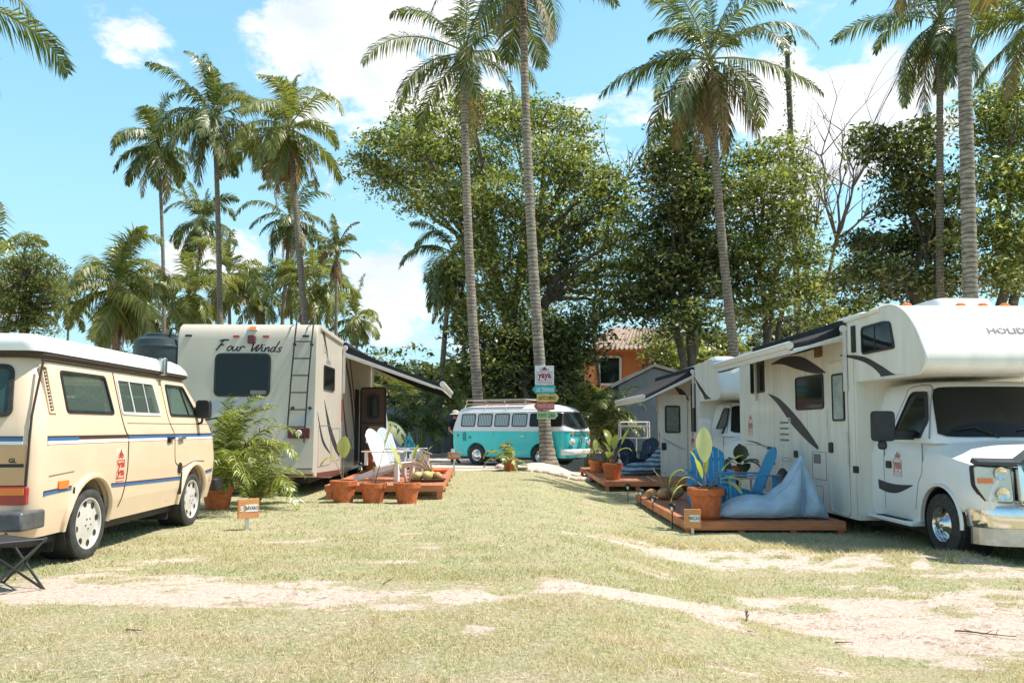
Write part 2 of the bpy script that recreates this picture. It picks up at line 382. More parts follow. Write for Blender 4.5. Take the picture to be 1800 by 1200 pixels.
a.data.foreach_set('value', sandmask(X, Y).ravel().astype(np.float32))
# ---- grass blades
def grass(name, n_, y0, y1, hmin, hmax, w, seed, m, pw=1.0, cond=None, lean=.55):
    r = np.random.RandomState(seed)
    y = y0 + (y1 - y0) * r.rand(n_) ** pw
    x = (r.rand(n_) * 2 - 1) * (y * .66 + .3)
    s = sandmask(x, y); tuft = fbm(x * 3.1, y * 3.1, 3)
    keep = (r.rand(n_) > np.clip(s * 1.6, 0, .985)) & (r.rand(n_) < .35 + 1.1 * tuft)
    if cond is not None: keep &= cond(x, y, r)
    x, y, tuft = x[keep], y[keep], tuft[keep]; k = len(x)
    z = gz(x, y) - .004; h = (hmin + (hmax - hmin) * r.rand(k)) * (.5 + tuft)
    a = r.rand(k) * 2 * pi; ww = w * (.6 + .8 * r.rand(k)); ln = lean * (.3 + r.rand(k)) * h; b_ = r.rand(k) * 2 * pi
    c = np.stack([x, y, z], 1); d = np.stack([np.cos(a) * ww, np.sin(a) * ww, 0 * a], 1)
    tip = c + np.stack([np.cos(b_) * ln * 1.5, np.sin(b_) * ln * 1.5, h], 1)
    V = np.stack([c - d, c + d, tip], 1).reshape(-1, 3); F = np.arange(3 * k).reshape(-1, 3)
    o = fast_mesh(name, V, F, m); tag(o, kind='stuff'); return o
M['grass'] = leafmat('grass_blade', [(.15, .185, .06), (.30, .335, .14), (.45, .46, .25), (.60, .56, .40)], .3, .7)
M['grassdry'] = leafmat('grass_blade_dry', [(.27, .28, .10), (.50, .43, .26), (.68, .56, .41), (.72, .60, .47), (.42, .27, .18)], .3, .8)
g1 = grass('lawn_grass', 230000, 3.2, 9, .012, .040, .0024, 1, M['grassdry'], 1.0, lambda x, y, r: r.rand(len(x)) < np.clip(1.35 - y * .09, 0, 1) * (.25 + 1.1 * sst((fbm(x * 1.6 + 2, y * 2.6, 4) - .38) * 5)))
tag(g1, 'short dry grass with bare patches in front of the campers', 'grass')
g2 = grass('lawn_grass', 170000, 6.4, 24, .014, .035, .0045, 2, M['grass'], 1.15)
tag(g2, 'short green lawn between the two rows of campers', 'grass')
g3 = grass('rough_turf', 120000, 9.0, 12.4, .03, .075, .004, 3, M['grassdry'], 1.0, lambda x, y, r: r.rand(len(x)) < ridge(x, y) * 1.3 - .15, 1.1)
tag(g3, 'raised bank of shaggy turf in front of the near right deck', 'grass')

def litter(name, n_, y0, y1, seed, label, cat, L0, L1, w, m, f):
    r = np.random.RandomState(seed); y = y0 + (y1 - y0) * r.rand(n_); x = (r.rand(n_) * 2 - 1) * (y * .66 + .3); k = r.rand(n_) < f(x, y); x, y = x[k], y[k]; k = len(x)
    z = gz(x, y) + .004 + .008 * r.rand(k); a = r.normal(0, .7, k) + (r.rand(k) < .3) * 1.5; L = L0 + (L1 - L0) * r.rand(k) ** 2; d = np.stack([np.cos(a) * L, np.sin(a) * L, r.normal(0, .12, k) * L], 1); q = np.stack([-np.sin(a), np.cos(a), 0 * a], 1) * (w * (.5 + r.rand(k)))[:, None]
    c = np.stack([x, y, z], 1); bend = q * (r.rand(k) * 8 - 4)[:, None]; up = np.array([0, 0, w])[None] * 1.2
    V = np.stack([c - d, c + bend - q + up * 0, c + d, c + bend + q + up], 1).reshape(-1, 3); o = fast_mesh(name, V, np.arange(4 * k).reshape(-1, 4), m); tag(o, label, cat, kind='stuff'); return o
M['thatch'] = leafmat('dead_root_bits', [(.10, .05, .035), (.26, .14, .09), (.42, .27, .19)], .05, .9)
M['straw_bits'] = leafmat('straw_bits', [(.30, .20, .12), (.50, .40, .28), (.66, .57, .44)], .1, .9)
litter('dead_roots', 42000, 3.3, 11.5, 31, 'dark dead roots and bark crumbs strewn over the sand strip', 'litter', .006, .05, .0022, M['thatch'], lambda x, y: np.clip(sandmask(x, y) * 1.2, .10, 1) * sst((fbm(x * 2.2 + 9, y * 5.5, 4) - .45) * 6) * (.35 + .65 * sst((x + .5) / 3)))
litter('straw_scraps', 45000, 3.2, 10, 32, 'pale cut straw lying in the foreground grass', 'litter', .006, .03, .0016, M['straw_bits'], lambda x, y: .25 + .75 * sst((fbm(x * 1.2 + 3, y * 2.5, 3) - .4) * 4))
# ---------------------------------------------------------------- palms and trees
def bez(p, q, bend, k):
    p, q = Vector(p), Vector(q); c = (p + q) / 2 + Vector(bend)
    return [p * (1 - t) ** 2 + c * 2 * t * (1 - t) + q * t * t for t in [i / (k - 1) for i in range(k)]]
def frond_geo(mb, rng, o, az, el, L, nl, lw, ll, grav=1.0, rach=.02, twist=0, dry=False, droop=.5, mi=0, curl=0.):
    """one pinnate frond: arching rachis and two rows of drooping leaflets"""
    d = Vector((math.cos(az) * math.cos(el), math.sin(az) * math.cos(el), math.sin(el))); steps = 14
    P = [Vector(o)]; T = [d.copy()]
    for i in range(steps):
        t = (i + 1) / steps
        d = (d + Vector((-math.sin(az), math.cos(az), 0)) * curl * t * .16 + Vector((0, 0, -1)) * grav * (.05 + .22 * t * t + .05 * t)).normalized()
        P.append(P[-1] + d * (L / steps)); T.append(d.copy())
    mb.m = 1; mb.tube(P, [rach * (1 - .85 * i / steps) for i in range(steps + 1)], 4, False); mb.m = mi
    side0 = Vector((-math.sin(az), math.cos(az), 0))
    for k in range(nl):
        t = .14 + .86 * (k + .5) / nl; fi = t * steps; i = min(int(fi), steps - 1); fr = fi - i
        p = P[i].lerp(P[i + 1], fr); tg = T[i].lerp(T[i + 1], fr).normalized()
        s = (side0 - tg * side0.dot(tg)).normalized(); up = s.cross(tg); 
        if up.z < 0: up = -up
        s = (s * math.cos(twist * t) + up * math.sin(twist * t)); 
        prof = (math.sin(pi * min(1, (t * .83 + .14))) ** .7) * ll
        for sg in (-1, 1):
            if rng.random() < .05: continue
            ln = prof * rng.uniform(.75, 1.15); fw = .55 + .4 * t + rng.uniform(-.18, .18)
            v = (s * sg + tg * fw + up * rng.uniform(-.25, .3) - Vector((0, 0, droop * .35))).normalized()
            v2 = (v + Vector((0, 0, -1)) * (droop + rng.uniform(-.15, .35))).normalized()
            wv = (tg - v * tg.dot(v)).normalized() * lw * .5
            m_ = p + v * ln * .42; e = m_ + v2 * ln * .58
            mb.add([p - wv * .6, p + wv * .6, m_ + wv, m_ - wv, e], [(0, 1, 2, 3), (3, 2, 4)])
def palm(label, base, top, r0, r1, nf, L_, seed, bend=(0, 0, 0), elr=(80, -55), fr=M['frond'], tm=M['trunk'], nl=34, lw=.06, ll=None, skirt=0, nuts=0, group='coconut palms', sel=None, grav=1.0, droop=.55, aznear=None, flare=1.5):
    base = Vector(base); top = Vector(top); L = L_ * 1.14; lw = lw * 1.15
    r0 *= .78; r1 *= .74
    t = thing('palm_tree', label, 'palm tree', base, 0, group)
    rng = random.Random(seed); q = bez((0, 0, 0), top - base, bend, 26); h = (top - base).length
    mb = MB(); pts = []; rr = []
    for i in range(len(q) - 1):
        for j in range(4):
            f = (i + j / 4) / (len(q) - 1); pts.append(q[i].lerp(q[i + 1], j / 4))
            r = r0 + (r1 - r0) * f; r *= 1 + (flare - 1) * math.exp(-f * h / .45)
            rr.append(r * (1 + (.045 if j % 2 else -.02)) * rng.uniform(.98, 1.02))
    mb.tube(pts, rr, 12); mb.build('trunk', tm, t, smooth=60)
    c = q[-1]; mb = MB(); ll = ll or L * .27
    nl = int(nl * 1.45); lw = lw * .85
    for i in range(nf):
        f = (i + .5) / nf; az = i * 2.39996 + rng.uniform(-.45, .45); el = R(elr[0] + (elr[1] - elr[0]) * f ** .9 + rng.uniform(-14, 14)); old = f > .8 and rng.random() < .55
        frond_geo(mb, rng, c + Vector((0, 0, .12 - .3 * f)), az, el, L * rng.uniform(.72, 1.08) * (.78 + .27 * math.sin(pi * min(1, f + .25))), nl, lw, ll * rng.uniform(.85, 1.12), grav * rng.uniform(.6, 1.35), r1 * .2 + .012, rng.uniform(-.8, .8), droop=droop * rng.uniform(.8, 2.0), mi=2 if old else 0, curl=rng.uniform(-1, 1))
    if elr[0] > 70:
        for i in range(2): frond_geo(mb, rng, c, rng.uniform(0, 6.3), R(rng.uniform(80, 88)), L * .6, nl // 2, lw, ll * .45, .5, .02, 0, droop=.05)
    for i in range(26): a = rng.uniform(0, 6.3); rr3 = r1 * rng.uniform(1.0, 1.5); p = c + Vector((math.cos(a) * rr3 * .6, math.sin(a) * rr3 * .6, -rng.uniform(-.1, .55))); mb.m = 1; mb.tube([p, p + Vector((math.cos(a) * .22, math.sin(a) * .22, rng.uniform(.1, .3)))], [.045, .012], 4)
    mb.m = 0
    mb.build('crown', [fr, M['stalk'], M['frondold']], t)
    if skirt:
        mb = MB()
        for i in range(skirt):
            frond_geo(mb, rng, c - Vector((0, 0, .25 + .3 * rng.random())), rng.uniform(0, 6.3), R(rng.uniform(-72, -50)), L * rng.uniform(.5, .85), nl // 2, lw * .7, ll * .6, 1.8, r1 * .15 + .01, 0, droop=1.5)
        mb.build('dead_fronds', [M['dry'], M['dry']], t)
    if nuts:
        for i in range(nuts):
            mb = MB(); a = rng.uniform(0, 6.3); p = c + Vector((math.cos(a) * .28, math.sin(a) * .28, -.3 - .25 * rng.random()))
            mb.lathe([(.0, -.13), (.07, -.1), (.11, 0), (.07, .1), (.0, .13)], 8, Matrix.Translation(p), False)
            mb.build('coconut', M['nut'], t, smooth=80)
    return t
M['stalk'] = mat('frond_stalk', (.24, .24, .08), .6, var=.3, vscale=4)
M['nut'] = mat('green_coconut', (.16, .15, .05), .6, var=.4, vscale=6)
def leaf_quads(c, size, r, flat=.0, up=.35):
    k = len(c); nrm = r.randn(k, 3) * .8; nrm[:, 2] += up * 3.4; nrm /= np.linalg.norm(nrm, axis=1)[:, None]
    a = np.cross(nrm, r.randn(k, 3)); a /= np.linalg.norm(a, axis=1)[:, None] + 1e-9; b_ = np.cross(nrm, a)
    s = (size * (.6 + .8 * r.rand(k)))[:, None]
    V = np.stack([c - a * s, c - b_ * s * .42 + nrm * s * .1, c + a * s, c + b_ * s * .42 + nrm * s * .1], 1)
    return V.reshape(-1, 3)
def blob_leaves(blobs, seed, per, size, spray=.42, shell=.55):
    """leaves gathered in sprays that fill each blob, thicker towards its skin; blobs = (centre, rx, ry, rz)"""
    r = np.random.RandomState(seed); out = []
    for (c, rx, ry, rz) in blobs:
        vol = (rx * ry * rz) ** (2 / 3.); ns = max(4, int(per * vol * 3.2))
        d = r.randn(ns, 3); d /= np.linalg.norm(d, axis=1)[:, None]
        rad = shell + (1 - shell) * r.rand(ns) ** .5; rad *= 1 + np.clip(.22 * r.randn(ns), -.5, .32)
        sc_ = np.array(c)[None] + d * rad[:, None] * np.array([rx, ry, rz])[None]
        for p in sc_:
            m_ = r.randint(26, 60); q = np.clip(r.randn(m_, 3), -1.7, 1.7) * np.array([spray * 1.15, spray * 1.15, spray * .24])[None]; q[:, 2] -= .16 * (q[:, 0] ** 2 + q[:, 1] ** 2) / max(spray, .1)
            out.append(p[None] + q)
    c = np.concatenate(out); return leaf_quads(c, np.full(len(c), size * .95), r)
def limb(mb, p, q, r0, r1, rng, k=7):
    pts = bez(p, q, Vector((rng.uniform(-1, 1), rng.uniform(-1, 1), rng.uniform(-.2, .8))) * (Vector(q) - Vector(p)).length * .13, k)
    for i in range(1, k - 1): pts[i] += Vector((rng.uniform(-1, 1), rng.uniform(-1, 1), rng.uniform(-1, 1))) * (Vector(q) - Vector(p)).length * .02
    mb.tube(pts, [r0 + (r1 - r0) * i / (k - 1) for i in range(k)], 7); return pts
def tree(label, base, fork, blobs, seed, r0=.3, per=14, size=.13, m=None, group='broadleaf trees', spray=.42, name='broadleaf_tree', shell=.5, twigs=3, forks=None, bm_=None):
    base = Vector(base); t = thing(name, label, 'tree', base, 0, group); rng = random.Random(seed)
    mb = MB(); forks = forks or [fork]
    for fk in forks:
        fk = Vector(fk); limb(mb, (rng.uniform(-.2, .2) if len(forks) > 1 else 0, 0, -.2), fk - base, r0 * 1.3, r0 * .7, rng, 9)
    for (c, rx, ry, rz) in blobs:
        c = Vector(c) - base; fk = min([Vector(f_) - base for f_ in forks], key=lambda f_: (f_ - c).length)
        st = fk * rng.uniform(.75, 1)
        pp = limb(mb, st, c, r0 * .45, r0 * .12, rng)
        for _ in range(twigs):
            d = Vector((rng.gauss(0, 1), rng.gauss(0, 1), rng.gauss(.3, .8))).normalized(); d = Vector((d.x * rx, d.y * ry, d.z * rz)) * .85
            limb(mb, pp[rng.randint(3, 6)], c + d, r0 * .13, .012, rng, 5)
    mb.build('trunk', bm_ or M['bark'], t, smooth=60)
    V = blob_leaves([(tuple(Vector(c) - base), rx, ry, rz) for (c, rx, ry, rz) in blobs], seed, per, size, spray, shell)
    fast_mesh('crown', V, np.arange(len(V)).reshape(-1, 4), m or M['leafmid'], t)
    return t
def pb(px, py, D, rpx, rpy=None, dz=0, depth=1.0):
    """a crown clump given by where it shows and how far away it stands"""
    c = atD(px, py, D + dz); k = (D + dz) / 1400.; rpy = rpy or rpx
    return (tuple(c), rpx * k, (rpx + rpy) / 2 * k * depth, rpy * k)
G0 = lambda x, y: float(gz(x, y))
def gb(px, D, z=None):
    x = (px - 900) / 1400. * D
    return Vector((x, D, G0(x, D) - .05 if z is None else z))
# --- the big spreading tree in the middle
D = 37
B = [(690, 250, 45, 32), (650, 285, 38, 26), (730, 215, 40, 30), (775, 255, 50, 40), (700, 320, 38, 30), (790, 180, 26, 24), (840, 190, 42, 34), (900, 215, 50, 40), (850, 280, 55, 45), (950, 200, 45, 32),
     (1005, 215, 35, 30), (960, 270, 50, 40), (1025, 260, 28, 26), (1000, 310, 48, 40), (1050, 320, 42, 34), (1085, 350, 34, 30), (900, 340, 60, 50), (830, 360, 55, 45), (780, 330, 40, 34), (970, 380, 60, 45),
     (1050, 395, 55, 42), (1100, 405, 40, 36), (1010, 450, 60, 45), (1080, 470, 52, 42), (1115, 455, 30, 28), (900, 430, 60, 50), (840, 450, 45, 44), (950, 500, 60, 45), (1060, 530, 50, 36), (880, 520, 50, 45), (770, 290, 45, 32), (1110, 510, 30, 30), (730, 250, 48, 38), (665, 300, 26, 22), (740, 355, 28, 20)]
rng = random.Random(5)
tree('huge spreading leafy tree with the widest crown, behind the palm that carries the signs', gb(915, D), atD(915, 560, D), [pb(a, b_, D, c, d, rng.uniform(-3.2, 3.2)) for a, b_, c, d in B], 11, .30, 11.5, .115, M['leafmid'], forks=[atD(860, 420, D), atD(935, 400, D), atD(980, 480, D), atD(900, 520, D)])
# dark lower growth under it
B = [(870, 600, 50, 40), (830, 560, 35, 30), (930, 590, 55, 45), (990, 570, 45, 38), (900, 660, 60, 42), (980, 640, 50, 42), (850, 650, 42, 40), (1020, 600, 36, 34)]
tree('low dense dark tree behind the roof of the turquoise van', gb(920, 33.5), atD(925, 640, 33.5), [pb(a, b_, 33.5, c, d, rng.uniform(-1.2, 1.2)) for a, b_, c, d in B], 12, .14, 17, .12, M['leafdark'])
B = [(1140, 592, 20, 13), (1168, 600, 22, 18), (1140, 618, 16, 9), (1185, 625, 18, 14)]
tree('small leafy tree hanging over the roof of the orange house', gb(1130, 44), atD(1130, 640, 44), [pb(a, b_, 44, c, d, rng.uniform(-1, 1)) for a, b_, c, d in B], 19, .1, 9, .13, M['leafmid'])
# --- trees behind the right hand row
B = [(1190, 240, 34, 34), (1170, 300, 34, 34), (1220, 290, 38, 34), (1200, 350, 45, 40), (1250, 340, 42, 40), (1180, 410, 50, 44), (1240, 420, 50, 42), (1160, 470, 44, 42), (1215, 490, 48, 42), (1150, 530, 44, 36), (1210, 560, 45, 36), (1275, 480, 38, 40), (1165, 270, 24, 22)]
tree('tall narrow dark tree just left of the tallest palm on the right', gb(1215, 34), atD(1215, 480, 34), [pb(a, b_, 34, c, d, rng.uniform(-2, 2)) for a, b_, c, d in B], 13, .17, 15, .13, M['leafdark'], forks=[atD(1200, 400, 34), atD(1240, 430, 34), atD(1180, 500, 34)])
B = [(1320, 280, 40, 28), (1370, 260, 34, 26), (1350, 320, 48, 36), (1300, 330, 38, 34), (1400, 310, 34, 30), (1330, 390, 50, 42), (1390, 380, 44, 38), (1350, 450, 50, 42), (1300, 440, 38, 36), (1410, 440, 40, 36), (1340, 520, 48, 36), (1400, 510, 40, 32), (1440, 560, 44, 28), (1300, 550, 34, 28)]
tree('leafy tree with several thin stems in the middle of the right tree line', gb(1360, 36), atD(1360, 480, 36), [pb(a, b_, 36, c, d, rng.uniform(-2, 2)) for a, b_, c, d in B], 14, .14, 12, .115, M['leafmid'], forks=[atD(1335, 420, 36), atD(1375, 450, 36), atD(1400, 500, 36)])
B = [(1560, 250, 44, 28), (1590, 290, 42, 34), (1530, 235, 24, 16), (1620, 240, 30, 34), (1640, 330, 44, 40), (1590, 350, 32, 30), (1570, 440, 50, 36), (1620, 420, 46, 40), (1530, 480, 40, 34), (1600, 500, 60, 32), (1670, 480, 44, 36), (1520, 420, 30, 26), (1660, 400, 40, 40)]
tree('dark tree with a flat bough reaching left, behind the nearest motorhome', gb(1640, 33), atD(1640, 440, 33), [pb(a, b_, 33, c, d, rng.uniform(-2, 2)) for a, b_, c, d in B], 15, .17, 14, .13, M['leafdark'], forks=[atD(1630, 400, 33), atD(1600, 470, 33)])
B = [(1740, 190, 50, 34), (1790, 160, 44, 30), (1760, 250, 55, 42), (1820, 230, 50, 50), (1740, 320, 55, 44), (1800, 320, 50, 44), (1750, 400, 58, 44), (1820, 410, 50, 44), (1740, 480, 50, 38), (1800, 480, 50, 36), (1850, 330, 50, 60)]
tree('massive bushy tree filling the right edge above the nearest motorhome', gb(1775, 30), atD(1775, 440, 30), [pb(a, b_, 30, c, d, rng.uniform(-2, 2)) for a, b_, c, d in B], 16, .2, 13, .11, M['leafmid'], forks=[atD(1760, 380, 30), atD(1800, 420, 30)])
B = [(1470, 560, 34, 22), (1440, 500, 28, 26), (1490, 480, 26, 24), (1510, 540, 40, 24), (1250, 600, 40, 24), (1200, 620, 34, 18)]
tree('small pale tree showing between the stems of the right tree line', gb(1450, 46), atD(1450, 570, 46), [pb(a, b_, 46, c, d) for a, b_, c, d in B], 17, .14, 12, .15, M['leafpale'])
# bare tree
def bare(label, base, tips, seed, r0):
    base = Vector(base); t = thing('bare_tree', label, 'tree', base, 0); rng = random.Random(seed); mb = MB()
    for fk, tp in tips:
        a = Vector(fk) - base; limb(mb, (0, 0, 0), a, r0, r0 * .55, rng, 8)
        for q in tp:
            e = Vector(q) - base; pp = limb(mb, a, e, r0 * .5, .03, rng, 8)
            for _ in range(8):
                s = pp[rng.randint(2, 7)]; d = (e - a).normalized() + Vector((rng.gauss(0, .6), rng.gauss(0, .6), rng.gauss(.15, .5)))
                ee = s + d * rng.uniform(.7, 1.9); ss = limb(mb, s, ee, .035, .01, rng, 5)
                for _ in range(3):
                    d2 = d + Vector((rng.gauss(0, .7), rng.gauss(0, .7), rng.gauss(.1, .6))); limb(mb, ss[rng.randint(2, 4)], ee + d2 * rng.uniform(.3, .8), .016, .006, rng, 4)
    mb.build('branches', M['twig'], t, smooth=70); return t
M['twig'] = mat('bare_twig', (.2, .155, .12), .9, var=.3, vscale=3)
bare('leafless pale tree with fanning twigs, among the right hand trees', gb(1450, 39), [(atD(1470, 420, 39), [atD(1450, 250, 39), atD(1500, 300, 38), atD(1540, 260, 39), atD(1420, 300, 40), atD(1560, 340, 38), atD(1480, 230, 40)]), (atD(1430, 420, 39), [atD(1400, 290, 39), atD(1440, 350, 38), atD(1380, 350, 40)])], 3, .13)
bare('dead dark bough sticking out right of the huge spreading tree', gb(1050, 39), [(atD(1080, 340, 38), [atD(1140, 320, 38), atD(1130, 370, 38), atD(1110, 300, 38)])], 8, .1)
# vine covered tree on the left
B = [(45, 425, 16, 14), (65, 455, 30, 18), (90, 480, 18, 26), (35, 470, 24, 30), (55, 515, 32, 34), (30, 550, 34, 34), (70, 560, 26, 30), (100, 530, 10, 24), (10, 520, 16, 30), (15, 580, 30, 20), (85, 500, 14, 20)]
tree('vine smothered tree with hanging creepers at the far left edge', gb(50, 24), atD(48, 470, 24), [pb(a, b_, 24, c, d, rng.uniform(-.5, .5)) for a, b_, c, d in B], 18, .16, 44, .06, M['leafpale'], spray=.18, shell=.4, group='creeper covered trees')
# --- palms, near to far
TW = M['trunkwhite']
palm('tall palm with a pale ringed trunk rising behind the white roof of the turquoise van', gb(850, 29), atD(815, 92, 29), .27, .17, 17, 3.9, 21, bend=(-.25, 0, -1.2), elr=(78, -40), tm=TW, nl=44, lw=.05, ll=.95, nuts=6)
palm('tall palm carrying the stack of signboards on its trunk', Vector((1.1, 24.25, G0(1.1, 24.25) - .1)), atD(919, -35, 24.5), .24, .15, 16, 3.6, 22, bend=(-.3, 0, 0), elr=(75, -45), tm=TW, nl=44, lw=.045, ll=.9, flare=1.9)
palm('full crowned palm in the right hand trees with brown fronds hanging under it', gb(1318, 29), atD(1247, 105, 29), .26, .17, 26, 4.0, 23, bend=(-.35, 0, -1), elr=(82, -68), nl=46, lw=.055, ll=1.0, skirt=8, nuts=8)
palm('thick bare palm trunk rising straight out of the picture behind the nearest motorhome', gb(1708, 19), atD(1688, -190, 19), .24, .19, 18, 3.6, 24, tm=TW, elr=(75, -35), nl=36, lw=.05, bend=(0, 0, 0))
palm('palm with spreading fronds at the top edge, left of the thickest bare trunk', gb(1648, 30), atD(1652, 35, 30), .22, .15, 24, 4.0, 25, elr=(82, -62), nl=44, lw=.055, ll=1.0, nuts=6, fr=M['frond'])
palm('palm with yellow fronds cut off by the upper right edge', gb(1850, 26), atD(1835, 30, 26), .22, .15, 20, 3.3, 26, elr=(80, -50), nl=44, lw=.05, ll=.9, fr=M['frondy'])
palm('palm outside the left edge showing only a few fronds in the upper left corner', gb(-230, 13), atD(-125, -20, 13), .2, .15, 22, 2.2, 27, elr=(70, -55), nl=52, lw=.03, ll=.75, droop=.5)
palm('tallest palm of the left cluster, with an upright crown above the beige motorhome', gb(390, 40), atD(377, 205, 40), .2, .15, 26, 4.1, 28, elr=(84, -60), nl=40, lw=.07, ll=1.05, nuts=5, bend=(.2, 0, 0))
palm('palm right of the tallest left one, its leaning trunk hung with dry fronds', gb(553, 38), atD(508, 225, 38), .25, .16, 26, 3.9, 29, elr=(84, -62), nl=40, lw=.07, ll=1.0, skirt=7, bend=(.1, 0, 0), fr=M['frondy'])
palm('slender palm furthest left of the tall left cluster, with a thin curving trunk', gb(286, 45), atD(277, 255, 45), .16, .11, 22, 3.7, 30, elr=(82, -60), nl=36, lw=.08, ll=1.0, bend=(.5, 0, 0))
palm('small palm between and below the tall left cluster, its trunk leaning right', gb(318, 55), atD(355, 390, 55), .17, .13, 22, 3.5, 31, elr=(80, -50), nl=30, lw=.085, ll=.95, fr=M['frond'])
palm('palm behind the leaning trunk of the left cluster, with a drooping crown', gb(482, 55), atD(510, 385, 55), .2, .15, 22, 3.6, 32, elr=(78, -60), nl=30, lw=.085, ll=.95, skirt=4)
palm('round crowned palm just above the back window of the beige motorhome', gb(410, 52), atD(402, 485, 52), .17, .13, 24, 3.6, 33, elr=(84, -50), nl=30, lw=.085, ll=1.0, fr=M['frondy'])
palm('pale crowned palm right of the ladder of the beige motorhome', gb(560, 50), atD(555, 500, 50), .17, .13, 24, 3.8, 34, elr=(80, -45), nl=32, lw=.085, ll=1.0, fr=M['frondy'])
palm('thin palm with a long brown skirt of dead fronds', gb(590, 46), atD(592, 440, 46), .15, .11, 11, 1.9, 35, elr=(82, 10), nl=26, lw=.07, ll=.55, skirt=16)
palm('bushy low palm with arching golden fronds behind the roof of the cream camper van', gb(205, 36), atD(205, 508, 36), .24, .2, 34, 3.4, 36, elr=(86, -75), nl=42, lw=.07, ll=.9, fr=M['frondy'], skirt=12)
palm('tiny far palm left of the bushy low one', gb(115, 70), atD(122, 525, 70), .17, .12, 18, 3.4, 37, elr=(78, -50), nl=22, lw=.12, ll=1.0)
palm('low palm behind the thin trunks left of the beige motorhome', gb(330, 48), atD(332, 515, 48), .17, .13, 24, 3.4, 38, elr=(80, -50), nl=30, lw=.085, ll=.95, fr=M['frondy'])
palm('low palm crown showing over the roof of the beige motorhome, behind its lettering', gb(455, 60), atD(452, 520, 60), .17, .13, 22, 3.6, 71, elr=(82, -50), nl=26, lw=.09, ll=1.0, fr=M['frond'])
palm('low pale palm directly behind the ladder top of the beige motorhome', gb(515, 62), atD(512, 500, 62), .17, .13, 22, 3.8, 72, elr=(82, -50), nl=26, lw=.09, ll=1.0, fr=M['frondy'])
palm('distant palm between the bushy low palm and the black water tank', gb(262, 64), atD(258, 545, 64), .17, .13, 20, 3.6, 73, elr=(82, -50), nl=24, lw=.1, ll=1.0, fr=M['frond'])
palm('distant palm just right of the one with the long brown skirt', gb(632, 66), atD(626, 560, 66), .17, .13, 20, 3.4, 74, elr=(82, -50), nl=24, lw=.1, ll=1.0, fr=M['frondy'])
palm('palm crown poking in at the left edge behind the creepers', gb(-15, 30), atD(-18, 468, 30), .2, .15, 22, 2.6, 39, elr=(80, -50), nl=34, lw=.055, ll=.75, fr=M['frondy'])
palm('palm half hidden left of the huge spreading tree, trunk leaning right', gb(768, 38), atD(795, 445, 38), .2, .14, 22, 3.1, 40, elr=(60, -75), nl=34, lw=.065, ll=.8, bend=(-.1, 0, 0))
palm('thin palm close beside the half hidden leaning one', gb(812, 40), atD(818, 520, 40), .15, .12, 16, 2.2, 41, elr=(50, -75), nl=28, lw=.06, ll=.6)
# dead topped trunk
t = thing('palm_tree', 'headless palm trunk wrapped in creepers with a dark stub on top', 'palm tree', gb(1408, 42), 0, 'coconut palms')
q = bez((0, 0, 0), atD(1383, 75, 42) - gb(1408, 42), (.1, 0, 0), 40); rng = random.Random(9)
MB().tube(q, [.2 - .06 * i / 39 + rng.uniform(-.02, .02) for i in range(40)], 9).build('trunk', M['bark'], t, smooth=70)
rr_ = np.random.RandomState(4); cs = np.concatenate([np.array(q[i])[None] + rr_.randn(60, 3) * np.array([.2, .2, .3]) for i in range(14, 40, 1) if i % 3]); V = leaf_quads(cs, np.full(len(cs), .08), rr_)
fast_mesh('creepers', V, np.arange(len(V)).reshape(-1, 4), M['leafmid'], t)
mb = MB()
for i in range(9): frond_geo(mb, rng, q[-1], i * .9, R(rng.uniform(55, 85)), .8, 9, .09, .3, 2.2, .03, droop=1.6)
mb.build('crown', [M['leafdark'], M['bark']], t)
# --- low palms and shrubs behind the van
def cluster(label, px, D, H, n_, L, seed, m, group='low palms along the back wall', name='palm_clump', z=None, el=(85, 5), py=None, nl=26, lw=.06, spread=.35, stem=True, ll=None):
    b_ = gb(px, D, z); t = thing(name, label, 'plant', b_, 0, group); rng = random.Random(seed); mb = MB(); ms = MB()
    for i in range(n_):
        a = rng.uniform(0, 6.3); o = Vector((math.cos(a) * spread * rng.random(), math.sin(a) * spread * rng.random(), H * rng.uniform(.5, 1)))
        if stem and i % 3 == 0: ms.tube([(o.x * .6, o.y * .6, 0), o], [.05, .03], 6)
        frond_geo(mb, rng, o, a, R(rng.uniform(el[1], el[0])), L * rng.uniform(.7, 1.1), nl, lw, ll or L * .26, 1.0, .018, rng.uniform(-.5, .5), droop=.5)
    if ms.v: ms.build('stems', M['stalk'], t, smooth=60)
    mb.build('fronds', [m, M['stalk']], t); return t
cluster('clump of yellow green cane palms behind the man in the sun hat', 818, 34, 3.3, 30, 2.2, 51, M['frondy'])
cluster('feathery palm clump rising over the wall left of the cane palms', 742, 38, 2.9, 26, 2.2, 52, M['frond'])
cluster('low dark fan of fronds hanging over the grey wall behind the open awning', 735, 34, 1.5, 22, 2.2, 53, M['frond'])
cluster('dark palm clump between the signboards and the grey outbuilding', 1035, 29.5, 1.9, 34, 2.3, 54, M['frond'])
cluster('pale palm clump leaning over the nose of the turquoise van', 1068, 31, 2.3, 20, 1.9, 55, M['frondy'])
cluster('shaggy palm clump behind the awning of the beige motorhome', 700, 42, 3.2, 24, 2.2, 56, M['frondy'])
# --- distant woods, one mass
r = np.random.RandomState(77); bl = []
for i in range(120):
    x = -60 + 120 * r.rand(); hgt = 3.6 + 4.2 * fbm(np.array([x * .11]), np.array([3.]), 3)[0] * (1.7 if x > 4 else 1.0)
    bl.append(((x, 66 + 9 * r.rand(), hgt * .6), 2.6 + r.rand(), 2.4, hgt * .62))
V = blob_leaves(bl, 78, 2.2, .3, .8, .5)
o = fast_mesh('distant_woods', V, np.arange(len(V)).reshape(-1, 4), M['leafdark']); tag(o, 'low dark mass of woods along the horizon behind the palms', 'woods', kind='stuff')

